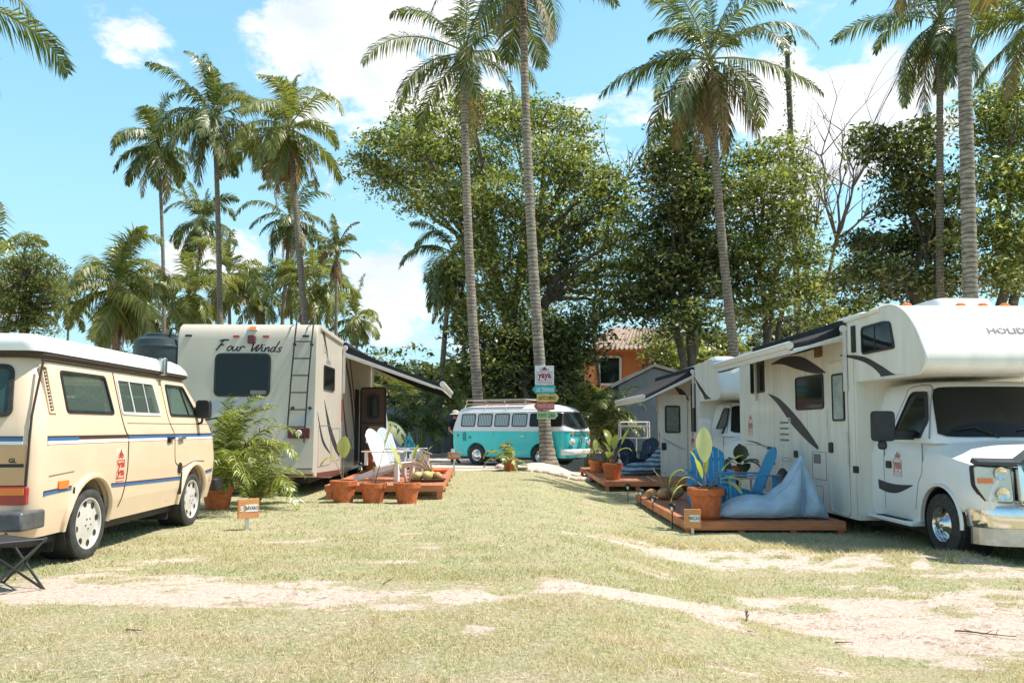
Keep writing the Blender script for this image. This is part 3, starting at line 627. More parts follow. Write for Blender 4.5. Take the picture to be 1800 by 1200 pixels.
bl = []
for i in range(85):
    x = 8.5 + 22 * r.rand(); hgt = 3.5 + 5.0 * fbm(np.array([x * .3]), np.array([7.]), 3)[0]
    bl.append(((x, 41.5 + 5 * r.rand(), hgt * (.35 + .5 * r.rand())), 1.2 + .6 * r.rand(), 1.2, 1.0 + .8 * r.rand()))
V = blob_leaves(bl, 79, 3.0, .16, .5, .4)
o = fast_mesh('undergrowth', V, np.arange(len(V)).reshape(-1, 4), M['leafmid']); tag(o, 'tangled undergrowth filling the gaps behind the right hand trees', 'undergrowth', kind='stuff')
# ---------------------------------------------------------------- vehicles
M['glass'] = glassmat('tinted_glass', (.80, .88, .84), .80)
M['rearglass'] = glassmat('rear_glass', (.45, .58, .58), .6)
M['rearglass'].node_tree.nodes['Principled BSDF'].inputs['Base Color'].default_value = (.10, .17, .17, 1)
M['glass'].node_tree.nodes['Principled BSDF'].inputs['Base Color'].default_value = (.22, .28, .25, 1)
M['tan'] = mat('cream_paint', (.75, .56, .395), .32, var=.06, vscale=1.4, coat=.35, vd=7)
M['tan_shaded'] = mat('ochre_paint_shaded', (.60, .35, .165), .34, var=.04, vscale=2.5, coat=.35)  # ochre tailgate tone with the shade of the rear face put into it
M['popwhite'] = mat('white_fibreglass', (.80, .79, .78), .38, var=.04, vscale=3)
M['stripeblue'] = mat('blue_stripe', (.045, .14, .33), .4)
M['stripedark'] = mat('brown_stripe', (.06, .035, .03), .4)
M['stripewhite'] = mat('pale_stripe', (.78, .8, .8), .4)
M['seam'] = mat('panel_gap', (.05, .035, .025), .8)
M['seamgrey'] = mat('panel_gap_grey', (.22, .21, .2), .8)
M['alloy'] = mat('alloy', (.66, .62, .58), .38, .25, var=.05)
M['seat'] = mat('seat_cloth', (.16, .12, .09), .9, var=.2)
M['rvbeige'] = mat('beige_fibreglass', (.53, .475, .39), .42, var=.055, vscale=1.8, coat=.15, vd=7, stretch=(2.5, 2.5, .45))
M['rvwhite'] = mat('weathered_white_gelcoat', (.78, .755, .69), .42, col2=(.66, .635, .565), vscale=1.6, coat=.12, vd=7, stretch=(2.5, 2.5, .45))
M['swoosh'] = mat('charcoal_graphic', (.035, .03, .035), .45)
M['greygraphic'] = mat('grey_graphic', (.45, .46, .47), .45)
M['awning'] = mat('black_awning_fabric', (.02, .02, .024), .85, var=.3, vscale=4)
M['alu'] = mat('painted_aluminium', (.66, .64, .6), .4, .1, var=.05)
M['turq'] = mat('turquoise_paint', (.05, .62, .62), .28, var=.04, vscale=3, coat=.4)
M['turq2'] = mat('dark_turquoise', (.02, .27, .26), .5)
M['lens'] = mat('clear_lens', (.8, .8, .78), .08, .3, spec=.8)
M['bumper'] = mat('worn_grey_bumper', (.12, .12, .125), .4, .3, var=.3)
M['rust'] = mat('wooden_slat', (.45, .17, .07), .6, var=.2)
def curtain_mat():
    m = mat('window_with_curtain', (.3, .36, .36), .5, coat=.9); n, l = m.node_tree.nodes, m.node_tree.links
    w = n.new('ShaderNodeTexWave'); w.inputs['Scale'].default_value = 5; w.inputs['Distortion'].default_value = 1.2; w.bands_direction = 'Y'
    t = n.new('ShaderNodeTexCoord'); l.new(t.outputs['Object'], w.inputs['Vector']); c = n.new('ShaderNodeValToRGB')
    c.color_ramp.elements[0].color = (.10, .15, .15, 1); c.color_ramp.elements[1].color = (.46, .52, .52, 1)
    l.new(w.outputs[0], c.inputs[0]); l.new(c.outputs[0], n['Principled BSDF'].inputs['Base Color']); return m
M['curtain'] = curtain_mat()
def line(mb, pts, w, fn, d0, d1):
    """a thin band along a path on a mapped surface"""
    P = [Vector(p) for p in pts]; L_ = []; R_ = []
    for i, p in enumerate(P):
        t = (P[min(i + 1, len(P) - 1)] - P[max(i - 1, 0)]).normalized(); nn = Vector((-t.y, t.x)) * w / 2; L_.append(tuple(p + nn)); R_.append(tuple(p - nn))
    for i in range(len(P) - 1): mb.panel([R_[i], R_[i + 1], L_[i + 1], L_[i]], fn, d0, d1)
def smoothpath(pts, k=5):
    out = []; P = [Vector(p) for p in pts]
    for i in range(len(P) - 1):
        a, b, c, d = P[max(i - 1, 0)], P[i], P[i + 1], P[min(i + 2, len(P) - 1)]
        for j in range(k):
            t = j / k; out.append(tuple(.5 * ((2 * b) + (c - a) * t + (2 * a - 5 * b + 4 * c - d) * t * t + (3 * b - a - 3 * c + d) * t ** 3)))
    out.append(tuple(P[-1])); return out
def text_mesh(s, size, shear=0, bold=0, sx=1.0, align='LEFT'):
    cu = bpy.data.curves.new('t', 'FONT'); cu.body = s; cu.size = size; cu.shear = shear; cu.offset = bold; cu.align_x = align; cu.resolution_u = 2
    o = bpy.data.objects.new('t', cu); COL.objects.link(o); bpy.context.view_layer.update()
    me = bpy.data.meshes.new_from_object(o.evaluated_get(bpy.context.evaluated_depsgraph_get())); bpy.data.objects.remove(o); bpy.data.curves.remove(cu)
    for v in me.vertices: v.co.x *= sx
    return me
def lettering(name, s, size, fn, u0, v0, d, m, parent, shear=0, bold=0, sx=1.0, align='LEFT', flip=1, rot=0):
    me = text_mesh(s, size, shear, bold, sx, align); ca, sa = math.cos(rot), math.sin(rot)
    for v in me.vertices: x, y = v.co.x * ca - v.co.y * sa, v.co.x * sa + v.co.y * ca; v.co = fn(u0 + flip * x, v0 + y, d)
    me.materials.append(m); me.name = name; o = bpy.data.objects.new(name, me); COL.objects.link(o); o.parent = parent; return o
def emblem(fn, u0, v0, w, h, d, parent, flip=1, rows=('yaya',), mred=None, name='emblem', frame=True):
    """small house-and-wave crest above a framed word"""
    mb = MB(); f2 = lambda u, v, dd: fn(u0 + flip * u, v0 + v, dd); mred = mred or M['red']
    for pts in ([(.38, .78), (.5, .97), (.62, .78)], [(.2, .77), (.35, .86), (.5, .8), (.65, .86), (.8, .77)], [(.27, .73), (.5, .77), (.73, .73)]):
        line(mb, smoothpath([(a * w, b * h) for a, b in pts], 3), h * .035, f2, d * .2, d)
    mb.panel([(a * w, b * h) for a, b in [(.44, .79), (.56, .79), (.56, .87), (.5, .93), (.44, .87)]], f2, d * .2, d * .9)
    if frame:
        o = [(.04 * w, .0), (.96 * w, 0), (.96 * w, .68 * h), (.04 * w, .68 * h)]; mb.ring(o, inset(o, h * .02), f2, d * .2, d)
        for q in (.18, .1): line(mb, [(.12 * w, q * h), (.88 * w, q * h)], h * .022, f2, d * .2, d)
    mb.build(name, mred, parent)
    n_ = len(rows); rh = .44 * h / n_
    for i, s in enumerate(rows):
        me = text_mesh(s, rh * 1.28, 0, rh * .045, 1, 'LEFT'); xs_ = [v.co.x for v in me.vertices]; x0, x1 = min(xs_), max(xs_)
        for v in me.vertices: v.co = fn(u0 + flip * (.1 * w + (v.co.x - x0) / (x1 - x0) * .8 * w), v0 + .68 * h - (i + .78) * rh - .02 * h + v.co.y * .95, d * 1.1)
        me.materials.append(mred); me.name = 'lettering'; oo = bpy.data.objects.new('lettering', me); COL.objects.link(oo); oo.parent = parent
def tyre_wheel(root, x, y, r, w, sgn, kind, name='wheel'):
    """wheel with its axle along x; sgn = side its face looks to"""
    Mx = Matrix.Translation((x, y, r)) @ Matrix.Rotation(sgn * pi / 2, 4, 'Y')
    mb = MB(); ri = r * {'alloy': .72, 'hub': .56, 'truck': .56}[kind]
    prof = [(ri, -w), (r * .9, -w), (r * .985, -w * .9), (r, -w * .78)]
    for i in range(5): a = -w * (.72 - i * .13); prof += [(r, a), (r * .975, a + w * .02), (r * .975, a + w * .045), (r, a + w * .06)]
    prof += [(r, -w * .12), (r * .985, -w * .04), (r * .93, 0), (r * .84, .008), (ri * 1.04, 0), (ri, -.015), (ri * .98, -.12)]
    mb.lathe(prof, 40, Mx, True); tw = mb.build('wheel', M['tyre'], root, smooth=35)
    mb = MB()
    if kind == 'alloy':
        mb.lathe([(ri * 1.02, -.02), (ri * 1.0, -.002), (ri * .95, -.004), (ri * .93, -.03), (ri * .6, -.022), (ri * .3, -.012), (ri * .12, -.006), (0.001, -.006)], 40, Mx, False)
        rim = mb.build('rim', M['alloy'], tw, smooth=40)
        mb = MB()
        for k in range(8):
            a = 2 * pi * k / 8 + .2; c = Vector((ri * .78 * math.cos(a), ri * .78 * math.sin(a), -.027)); n2 = []
            for j in range(10):
                b_ = 2 * pi * j / 10; rad = Vector((math.cos(a), math.sin(a), 0)) * math.cos(b_) * ri * .135 + Vector((-math.sin(a), math.cos(a), 0)) * math.sin(b_) * ri * .125
                n2.append(c + rad)
            mb.loft([[Mx @ p for p in n2], [Mx @ (p + Vector((0, 0, .005))) for p in n2]])
        for k in range(5):
            a = 2 * pi * k / 5; mb.lathe([(ri * .035, -.012), (ri * .03, -.003), (.001, -.003)], 8, Mx @ Matrix.Translation((ri * .2 * math.cos(a), ri * .2 * math.sin(a), 0)))
        mb.build('rim_openings', M['black'], tw)
    elif kind == 'hub':
        mb.lathe([(ri * 1.02, -.02), (ri, 0), (ri * .9, -.03), (ri * .75, -.02), (ri * .62, .005), (ri * .5, .02), (ri * .25, .032), (.001, .036)], 32, Mx, False); mb.build('hubcap', M['chrome'], tw, smooth=40)
    else:
        mb.lathe([(ri * 1.03, -.02), (ri * 1.0, .004), (ri * .93, -.006), (ri * .86, -.05), (ri * .8, -.075), (ri * .6, -.045), (ri * .46, -.01), (ri * .42, .03), (ri * .3, .05), (ri * .2, .055), (.001, .055)], 36, Mx, False)
        mb.build('rim', M['chrome'], tw, smooth=40); mb = MB()
        for k in range(8):
            a = 2 * pi * k / 8; mb.lathe([(ri * .07, -.01), (ri * .07, .045), (ri * .05, .06), (.001, .062)], 8, Mx @ Matrix.Translation((ri * .36 * math.cos(a), ri * .36 * math.sin(a), 0)))
        mb.build('wheel_nuts', M['chrome'], tw, smooth=40); mb = MB()
        for k in range(4):
            a = 2 * pi * k / 4 + .5; mb.lathe([(ri * .1, -.07), (ri * .1, -.052), (.001, -.052)], 12, Mx @ Matrix.Translation((ri * .7 * math.cos(a), ri * .7 * math.sin(a), 0)))
        mb.build('rim_openings', M['black'], tw)
    return tw
def interp(tab, z):
    for (a, b), (c, d) in zip(tab, tab[1:]):
        if z <= c: return b + (d - b) * max(0, (z - a)) / (c - a)
    return tab[-1][1]
def vring(z, hw, yr, yf, rc, n=6, bulge=0):
    """horizontal section of a van body with rounded corners"""
    out = rpoly([(-hw, yr), (hw, yr), (hw, yf), (-hw, yf)], rc, n)
    res = []
    for x, y in out:
        b = bulge * (1 - (x / hw) ** 2)
        res.append((x, y + (b if y > (yr + yf) / 2 else -b * .5), z))
    return res
def cyl_cut(x0, x1, y, z, r):
    mb = MB(); Mx = Matrix.Translation(((x0 + x1) / 2, y, z)) @ Matrix.Rotation(pi / 2, 4, 'Y'); h = abs(x1 - x0) / 2
    mb.lathe([(r, -h), (r, h)], 36, Mx); return mb.build('cut', M['black'])
# ============ cream camper van =====================================
def camper_van():
    t = thing('camper_van', 'cream camper van with a white pop top roof and blue side stripe', 'camper van', (-4.80, 7.40, 0), R(1.5))
    Wt = [(.3, .86), (.5, .905), (.8, .925), (1.12, .92), (1.24, .905), (1.78, .785), (1.86, .72)]
    YR = [(.3, -.86), (.55, -.93), (1.12, -.92), (1.3, -.895), (1.78, -.74), (1.86, -.66)]
    YF = [(.3, 3.3), (.7, 3.36), (1.1, 3.27), (1.3, 3.08), (1.78, 2.52), (1.86, 2.4)]
    W = lambda z: interp(Wt, z)
    zs = [.3, .34, .5, .8, 1.0, 1.12, 1.24, 1.4, 1.6, 1.78, 1.83, 1.86]
    mb = MB(); mb.loft([vring(z, W(z), interp(YR, z), interp(YF, z), .17, 6, .05) for z in zs]); body = mb.build('body', M['tan'], t)
    cuts = []
    mb = MB(); mb.loft([vring(z, W(z) - .05, interp(YR, z) + .06, interp(YF, z) - .06, .14, 5, .05) for z in (1.0, 1.12, 1.24, 1.4, 1.6, 1.76)]); cuts.append(mb.build('cut', M['tan']))
    for y in (0, 2.53): cuts.append(cyl_cut(.55, 1.1, y, .36, .385)); cuts.append(cyl_cut(-.55, -1.1, y, .36, .385))
    wins = [rpoly([(-.43, 1.33), (-.43, 1.71), (.40, 1.71), (.46, 1.33)], .05), rpoly([(.62, 1.335), (.62, 1.71), (1.50, 1.71), (1.58, 1.335)], .045), rpoly([(1.83, 1.335), (1.83, 1.71), (2.38, 1.71), (2.72, 1.335)], .05)]
    for o in wins:
        mb = MB(); mb.loft([[(-1.2, u, v) for u, v in inset(o, .012)], [(1.2, u, v) for u, v in inset(o, .012)]]); cuts.append(mb.build('cut', M['tan']))
    rw = rpoly([(-.70, 1.29), (.70, 1.29), (.62, 1.735), (-.62, 1.735)], .09, 6)
    mb = MB(); mb.loft([[(u, -1.4, v) for u, v in inset(rw, .012)], [(u, -.5, v) for u, v in inset(rw, .012)]]); cuts.append(mb.build('cut', M['tan']))
    fw = rpoly([(-.76, 1.27), (.76, 1.27), (.66, 1.73), (-.66, 1.73)], .1, 6)
    mb = MB(); mb.loft([[(u, 2.3, v) for u, v in fw], [(u, 3.9, v) for u, v in fw]]); cuts.append(mb.build('cut', M['tan']))
    boolean(body, cuts); body.data.shade_smooth(); body.data.set_sharp_from_angle(angle=R(32))
    sd = lambda u, v, d: (W(v) + d, u, v); sl = lambda u, v, d: (-W(v) - d, u, v); bk = lambda u, v, d: (u, interp(YR, v) - .025 * (1 - (u / .92) ** 2) - d, v); fr_ = lambda u, v, d: (u, interp(YF, v) + .05 * (1 - (u / .92) ** 2) + d, v)
    for i, o in enumerate(wins):
        for fn in (sd, sl):
            mb = MB(); mb.ring(o, inset(o, .028), fn, -.03, .009); w_ = mb.build('window', M['black'] if i != 1 else M['alu'], t, smooth=30)
            mb = MB(); mb.panel(inset(o, .02), fn, -.012, -.006); mb.build('pane', M['glass'], w_)
            if i == 1:
                mb = MB(); line(mb, [(.92, 1.34), (.90, 1.71)], .02, fn, -.004, .006); line(mb, [(1.26, 1.34), (1.24, 1.71)], .014, fn, -.004, .006); mb.build('slider', M['alu'], w_)
            if i == 2:
                mb = MB(); line(mb, [(2.42, 1.335), (2.26, 1.71)], .022, fn, -.004, .008); mb.build('quarter_bar', M['black'], w_)
    mb = MB(); mb.ring(rw, inset(rw, .035), bk, -.03, .012); w_ = mb.build('rear_window', M['rubber'], t, smooth=30)
    mb = MB(); mb.panel(inset(rw, .025), bk, -.014, -.006); mb.build('pane', M['rearglass'], w_)
    mb = MB(); mb.bar((.25, -.975, 1.30), (.62, -.955, 1.36), .02, .018); mb.bar((.2, -.97, 1.29), (.27, -.965, 1.31), .05, .05); mb.build('wiper', M['black'], w_)
    mb = MB(); mb.panel(inset(fw, .0), fr_, -.03, -.02); mb.build('windscreen', M['glass'], t)
    mb = MB(); 
    for (x0, y0, z0, x1, y1, z1) in ((-.7, .55, 1.0, .7, .7, 1.45), (-.65, 1.9, 1.0, -.15, 2.05, 1.55), (.15, 1.9, 1.0, .65, 2.05, 1.55), (-.55, 1.92, 1.58, -.28, 2.0, 1.7), (.28, 1.92, 1.58, .55, 2.0, 1.7)): mb.box(x0, y0, z0, x1, y1, z1)
    mb.build('seats', M['seat'], t, bevel=.03)
    mb = MB(); mb.tube([(.38 + .17 * math.cos(a), 2.62 + .08 * math.sin(a), 1.32 + .15 * math.sin(a)) for a in [i * pi / 8 for i in range(17)]], .012, 6); mb.build('steering_wheel', M['black'], t)
    # roof
    mb = MB(); mb.loft([vring(1.795, .80, -.76, 2.52, .12, 5, .03), vring(1.82, .83, -.80, 2.56, .13, 5, .03), vring(1.86, .82, -.80, 2.5, .13, 5, .03)]); mb.build('gutter', M['seam'], t, smooth=30)
    R0 = [vring(1.845, .835, -.82, 2.54, .12, 5, .03), vring(1.90, .83, -.83, 2.47, .12, 5, .03), vring(1.955, .81, -.82, 2.33, .12, 5, .03), vring(1.985, .78, -.79, 2.15, .12, 5, .03), vring(2.0, .70, -.70, 1.95, .12, 5, .03)]
    mb = MB(); mb.loft(R0); rf = mb.build('pop_top_roof', M['popwhite'], t, smooth=50)
    mb = MB(); mb.box(.72, 1.62, 1.84, .86, 1.78, 1.98); mb.box(.80, 1.66, 1.80, .875, 1.74, 2.0); mb.build('roof_latch', M['steel'], rf, bevel=.01)
    # stripes (dark line, blue band, pale band)
    mb = MB(); ln = MB(); wh = MB(); br = MB()
    def band(m_, pts, w_, fn, d=.004):
        line(m_, pts, w_, fn, -.01, d)
    ys_ = [-.78 + .2 * i for i in range(20)]; ys_ = [y for y in ys_ if y < 3.1] + [3.12]
    ln_=ln; band(ln, [(y, 1.127) for y in ys_], .014, sd); band(mb, [(y, 1.107) for y in ys_ if y < -.1 or y > .72], .028, sd) if False else None
    band(mb, [(-.78, 1.107), (-.28, 1.107)], .028, sd); band(br, [(-.28, 1.112), (.70, 1.112)], .02, sd); band(mb, [(.70, 1.107), (3.12, 1.107)], .028, sd); band(wh, [(y, 1.078) for y in ys_], .026, sd)
    band(ln, [(-.80, 1.127), (.80, 1.127)][0:2], .014, bk); 
    for a, b_ in zip([-.8 + .2 * i for i in range(8)], [-.6 + .2 * i for i in range(8)]): band(mb, [(a, 1.107), (b_, 1.107)], .03, bk); band(wh, [(a, 1.078), (b_, 1.078)], .026, bk)
    ln.build('dark_stripe', M['stripedark'], t); ln = MB()
    for (a, b_, z0, z1) in ((-.80, -.37, .655, .672), (.37, .72, .64, .632), (.72, 2.13, .632, .602), (2.92, 3.16, .625, .645)):
        band(mb, [(a, z0), (b_, z1)], .026, sd); band(ln, [(a, z0 + .02), (b_, z1 + .02)], .012, sd)
    mb.build('blue_stripe', M['stripeblue'], t); ln.build('dark_stripe', M['stripedark'], t); wh.build('pale_stripe', M['stripewhite'], t); br.build('door_track', M['stripedark'], t)
    # lower tailgate in ochre with the rear's shade painted in, seams
    mb = MB()
    for k in range(8):
        a = -.83 + k * .2075; mb.panel([(a, .74), (a + .2075, .74), (a + .2075, 1.06), (a, 1.06)], bk, -.01, .0035)
    mb.build('lower_tailgate', M['tan_shaded'], t)
    mb = MB(); sp = smoothpath
    line(mb, sp([(.58, 1.76), (.60, 1.3), (.66, 1.15), (.70, 1.1), (.69, .8), (.66, .6), (.58, .42)], 5), .014, sd, -.01, .0045)
    line(mb, sp([(1.72, 1.76), (1.76, 1.3), (1.88, 1.12), (1.90, .85), (1.96, .78), (2.15, .74), (2.5, .79), (2.85, .78)], 5), .007, sd, -.01, .0045)
    line(mb, [(1.80, 1.25), (1.80, .36)], .005, sd, -.01, .004); line(mb, [(.70, 1.25), (3.0, 1.25)], .004, sd, -.01, .004); line(mb, [(-.75, .80), (-.35, .82)], .004, sd, -.01, .004)
    line(mb, [(3.1, 1.2), (3.1, .5)], .008, sd, -.01, .004); line(mb, [(-.66, 1.775), (2.42, 1.775)], .012, sd, -.01, .0045)
    line(mb, sp([(.84, 1.78), (.845, 1.4), (.85, 1.1), (.84, .72)], 3), .014, bk, -.01, .005); line(mb, [(-.84, .73), (.84, .73)], .01, bk, -.01, .004)
    mb.build('panel_gaps', M['seam'], t)
    # vent, lamp, badges
    mb = MB(); 
    for k in range(13): z = 1.345 + k * .029; mb.panel([(-.70, z), (-.655, z), (-.655, z + .014), (-.70, z + .014)], sd, -.01, .006)
    mb.build('air_vent', M['black'], t); mb = MB(); mb.ring(rrect(-.72, 1.325, -.60, 1.735, .02), rrect(-.705, 1.34, -.645, 1.72, .01), sd, -.01, .012); mb.build('vent_surround', M['tan'], t, smooth=40)
    mb = MB(); mb.panel(rrect(-.60, .68, -.44, .75, .01), sd, -.01, .016); mb.build('side_marker', M['amber'], t, bevel=.004)
    for s in (-1, 1):
        x0, x1 = sorted((s * .36, s * .86)); mb = MB(); mb.panel(rrect(x0, .58, x1, .725, .015), bk, -.02, .02); tl = mb.build('tail_light', M['redlens'], t, bevel=.005)
        mb = MB(); mb.panel(rrect(*sorted((s * .52, s * .64))[0:1], .66, sorted((s * .52, s * .64))[1], .715, .005), bk, .018, .026); mb.build('reversing_lens', M['lens'], tl)
        mb = MB(); mb.panel(rrect(*sorted((s * .65, s * .84))[0:1], .66, sorted((s * .65, s * .84))[1], .715, .005), bk, .018, .026); mb.build('indicator_lens', M['amber'], tl)
    mb = MB(); mb.panel(rrect(-.1, .882, .82, .91, .004), bk, -.01, .008); mb.build('badge_strip', M['black'], t); lettering('lettering', 'GL', .05, bk, .70, .92, .006, M['black'], t, bold=.002)
    def plate(u0, v0, u1, v1): mb = MB(); mb.panel([(u0, v0), (u1, v0), (u1, v1), (u0, v1)], sd, -.01, .0025); return mb.build('sticker', mat('sticker_back', (.80, .68, .5), .5), t)
    plate(.44, .635, .64, .995)
    emblem(lambda u, v, d: sd(u, v, d), .45, .64, .18, .36, .004, t, rows=('ya', 'ya'), name='emblem')
    # bumpers, flaps, mirror, handles, fuel cap, arches
    mb = MB(); mb.box(-.9, -1.10, .40, .80, -.95, .52); mb.build('rear_bumper', M['chrome'], t, bevel=.012)
    mb = MB(); mb.box(-.8, -1.112, .44, .80, -1.098, .475); mb.build('bumper_strip', M['black'], t)
    mb = MB(); mb.loft([[(x, y, z) for y, z in [(-1.12, .385), (-1.12, .535), (-.78, .535), (-.78, .385)]] for x in (.72, .93)]); mb.build('bumper_end', M['bumper'], t, bevel=.02)
    mb = MB(); mb.box(-.85, 3.36, .38, .9, 3.52, .52); mb.box(.86, 3.2, .37, .97, 3.50, .53); mb.build('front_bumper', M['black'], t, bevel=.02)
    for y in (-.42, 2.03):
        mb = MB(); mb.loft([[(x, yy, z) for yy, z in [(y, .13), (y + .015, .13), (y + .1, .5), (y + .08, .5)]] for x in (.36, .80)]); mb.loft([[(x, yy, z) for yy, z in [(y + .05, .42), (y + .075, .42), (y + .1, .68), (y + .09, .68)]] for x in (.86, .93)]); mb.build('mud_flap', M['rubber'], t, bevel=.004)
    mb = MB(); mb.loft([[(x, 2.60 + dy, z) for x, z in rrect(.885, 1.32, 1.06, 1.55, .05)] for dy in (0, .10)]); mb.tube([(.88, 2.66, 1.24), (.95, 2.66, 1.27), (.96, 2.66, 1.34)], .018, 6); mb.build('wing_mirror', M['black'], t, bevel=.015)
    for y in (1.66, 1.98): mb = MB(); mb.box(.92, y, 1.07, .955, y + .17, 1.10); mb.box(.91, y + .02, 1.03, .94, y + .09, 1.07); mb.build('door_handle', M['black' if y < 1.7 else 'steel'], t, bevel=.006)
    mb = MB(); mb.lathe([(.065, -.01), (.065, .004), (.05, .01), (.001, .01)], 20, Matrix.Translation((.925, 2.06, .73)) @ Matrix.Rotation(pi / 2, 4, 'Y')); mb.build('fuel_cap', M['black'], t, smooth=30)
    for y in (0, 2.53):
        mb = MB(); pts = [(W(.36 + .42 * math.sin(a)) + .004, y + .405 * math.cos(a), .36 + .40 * math.sin(a)) for a in [R(-8 + 196 * i / 20) for i in range(21)]]
        mb.tube(pts, .03, 6); mb.build('arch_lip', M['tan'], t, smooth=60)
        mb = MB(); mb.lathe([(.36, -.27), (.375, -.27), (.375, .0), (.36, .0)], 30, Matrix.Translation((.86, y, .38)) @ Matrix.Rotation(pi / 2, 4, 'Y'), False); mb.build('wheel_well', M['black'], t)
        for s in (-1, 1): tyre_wheel(t, s * .90, y, .325, .2, s, 'alloy')
    mb = MB(); mb.box(-.8, -.8, .22, .8, 3.1, .32); mb.build('underbody', M['black'], t)
    return t
camper_van()
# ============ turquoise bus =====================================
def bus():
    D_ = 26.0; yaw = R(-122); g = G0(-1.15, D_); hd = Vector((math.cos(R(32)), -math.sin(R(32)), 0)); rt = Vector((-math.sin(R(32)), -math.cos(R(32)), 0))
    t = thing('camper_van', 'turquoise and white vintage van with a roof rack, parked by the sign palm', 'van', Vector((-1.15, D_, g)) - rt * .82, yaw)
    Wt = [(.28, .80), (.45, .85), (1.1, .86), (1.2, .85), (1.72, .74), (1.86, .62), (1.94, .35)]
    YR = [(.28, -.95), (.6, -1.02), (1.15, -1.02), (1.3, -.99), (1.72, -.86), (1.86, -.75), (1.95, -.5)]
    YF = [(.28, 3.22), (.6, 3.3), (1.12, 3.3), (1.25, 3.25), (1.72, 2.98), (1.86, 2.75), (1.95, 2.4)]
    W = lambda z: interp(Wt, z); rg = lambda z, e=0: vring(z, W(z) + e, interp(YR, z) - e, interp(YF, z) + e, .26, 7, .1)
    mb = MB(); mb.loft([rg(z) for z in (.28, .34, .45, .7, .95, 1.12)]); body = mb.build('lower_body', M['turq'], t)
    cuts = []
    for y in (0, 2.4): cuts.append(cyl_cut(.55, 1.1, y, .36, .37)); cuts.append(cyl_cut(-.55, -1.1, y, .36, .37))
    boolean(body, cuts); body.data.shade_smooth(); body.data.set_sharp_from_angle(angle=R(32))
    mb = MB(); mb.loft([rg(z) for z in (1.122, 1.2, 1.3, 1.45, 1.6, 1.72)] + [vring(z, w_, a, b_, .25, 7, .1) for z, w_, a, b_ in ((1.80, .72, -.80, 2.87), (1.87, .63, -.7, 2.72), (1.93, .48, -.5, 2.45), (1.955, .3, -.3, 2.2))]); mb.build('upper_body', M['popwhite'], t, smooth=55)
    mb = MB(); mb.loft([rg(1.105, .012), rg(1.14, .012)]); mb.build('belt_moulding', M['popwhite'], t, smooth=40)
    mb = MB(); mb.loft([rg(1.715, .03), rg(1.745, .025)]); mb.build('gutter', M['popwhite'], t, smooth=40)
    sd = lambda u, v, d: (W(v) + d, u, v); fr_ = lambda u, v, d: (u, interp(YF, v) + .1 * (1 - (u / .86) ** 2) - max(0, abs(u) - .6) ** 2 * 1.8 + d, v)
    for k in range(6):
        a = -.62 + k * .655; b_ = a + .56 if k < 5 else a + .50; o = rrect(a, 1.24, b_, 1.66, .07, 5)
        mb = MB(); mb.ring(o, inset(o, .03), sd, -.01, .014); w_ = mb.build('window', M['rubber'], t, smooth=40); mb = MB(); mb.panel(inset(o, .02), sd, -.01, .008); mb.build('pane', M['curtain' if k < 4 else 'darkglass'], w_)
    # wrapped windscreen patch
    def patch(u0, u1, v0, v1, e, nu=18, nv=6, shrink=0):
        mb = MB(); vs = []
        for j in range(nv + 1):
            v = v0 + (v1 - v0) * j / nv
            for i in range(nu + 1):
                u = u0 + (u1 - u0) * i / nu; c = abs(2 * i / nu - 1) ** 8; vv = v + (.5 * (v0 + v1) - v) * c * shrink
                vs.append(fr_(u * (1 - .13 * (v - v0) / (v1 - v0)), vv, e))
        mb.add(vs, [(j * (nu + 1) + i, j * (nu + 1) + i + 1, (j + 1) * (nu + 1) + i + 1, (j + 1) * (nu + 1) + i) for j in range(nv) for i in range(nu)]); return mb
    patch(-.80, .80, 1.205, 1.70, .012, shrink=.5).build('windscreen_seal', M['rubber'], t, smooth=60); ws = patch(-.76, .76, 1.235, 1.67, .02, shrink=.5).build('windscreen', M['darkglass'], t, smooth=60)
    for s in (-.3, .3): mb = MB(); mb.bar(fr_(s, 1.2, .04), fr_(s - .28, 1.42, .04), .015, .012); mb.build('wiper', M['black'], ws)
    for s in (-.56, .56):
        Mx = Matrix.Translation(fr_(s, .78, 0)) @ Matrix.Rotation(-pi / 2 + R(6), 4, 'X') @ Matrix.Rotation(R(22) * (1 if s > 0 else -1), 4, 'Y')
        mb = MB(); mb.lathe([(.125, -.05), (.125, .02), (.11, .035), (.1, .02)], 24, Mx); h_ = mb.build('headlight', M['chrome'], t, smooth=40); mb = MB(); mb.lathe([(.1, .01), (.09, .035), (.05, .05), (.001, .055)], 20, Mx, False); mb.build('lens', M['lens'], h_, smooth=60)
        mb = MB(); mb.panel(rrect(s - .06, 1.0, s + .06, 1.07, .02), fr_, -.03, .025); mb.build('indicator', M['amber'], t)
    mb = MB(); mb.panel(rrect(-.42, 1.0, .42, 1.08, .02), fr_, -.01, .012); mb.build('fresh_air_grille', M['turq2'], t)
    mb = MB(); c = fr_(0, .82, .03); ringp = [(.13 * math.cos(a), c[1], .82 + .13 * math.sin(a)) for a in [2 * pi * i / 20 for i in range(21)]]; mb.tube(ringp, .012, 6, False)
    for pts in ([(-.09, .09), (-.035, -.0), (0, .05), (.035, 0), (.09, .09)], [(-.1, .02), (-.05, -.1), (0, -.01), (.05, -.1), (.1, .02)]): mb.tube([(x, c[1], .82 + z) for x, z in pts], .01, 5)
    mb.build('nose_emblem', M['chrome'], t, smooth=60)
    mb = MB(); pts = [(-.84, 3.12), (-.7, 3.36), (-.35, 3.45), (0, 3.47), (.35, 3.45), (.7, 3.36), (.84, 3.12)]; P = smoothpath(pts, 3)
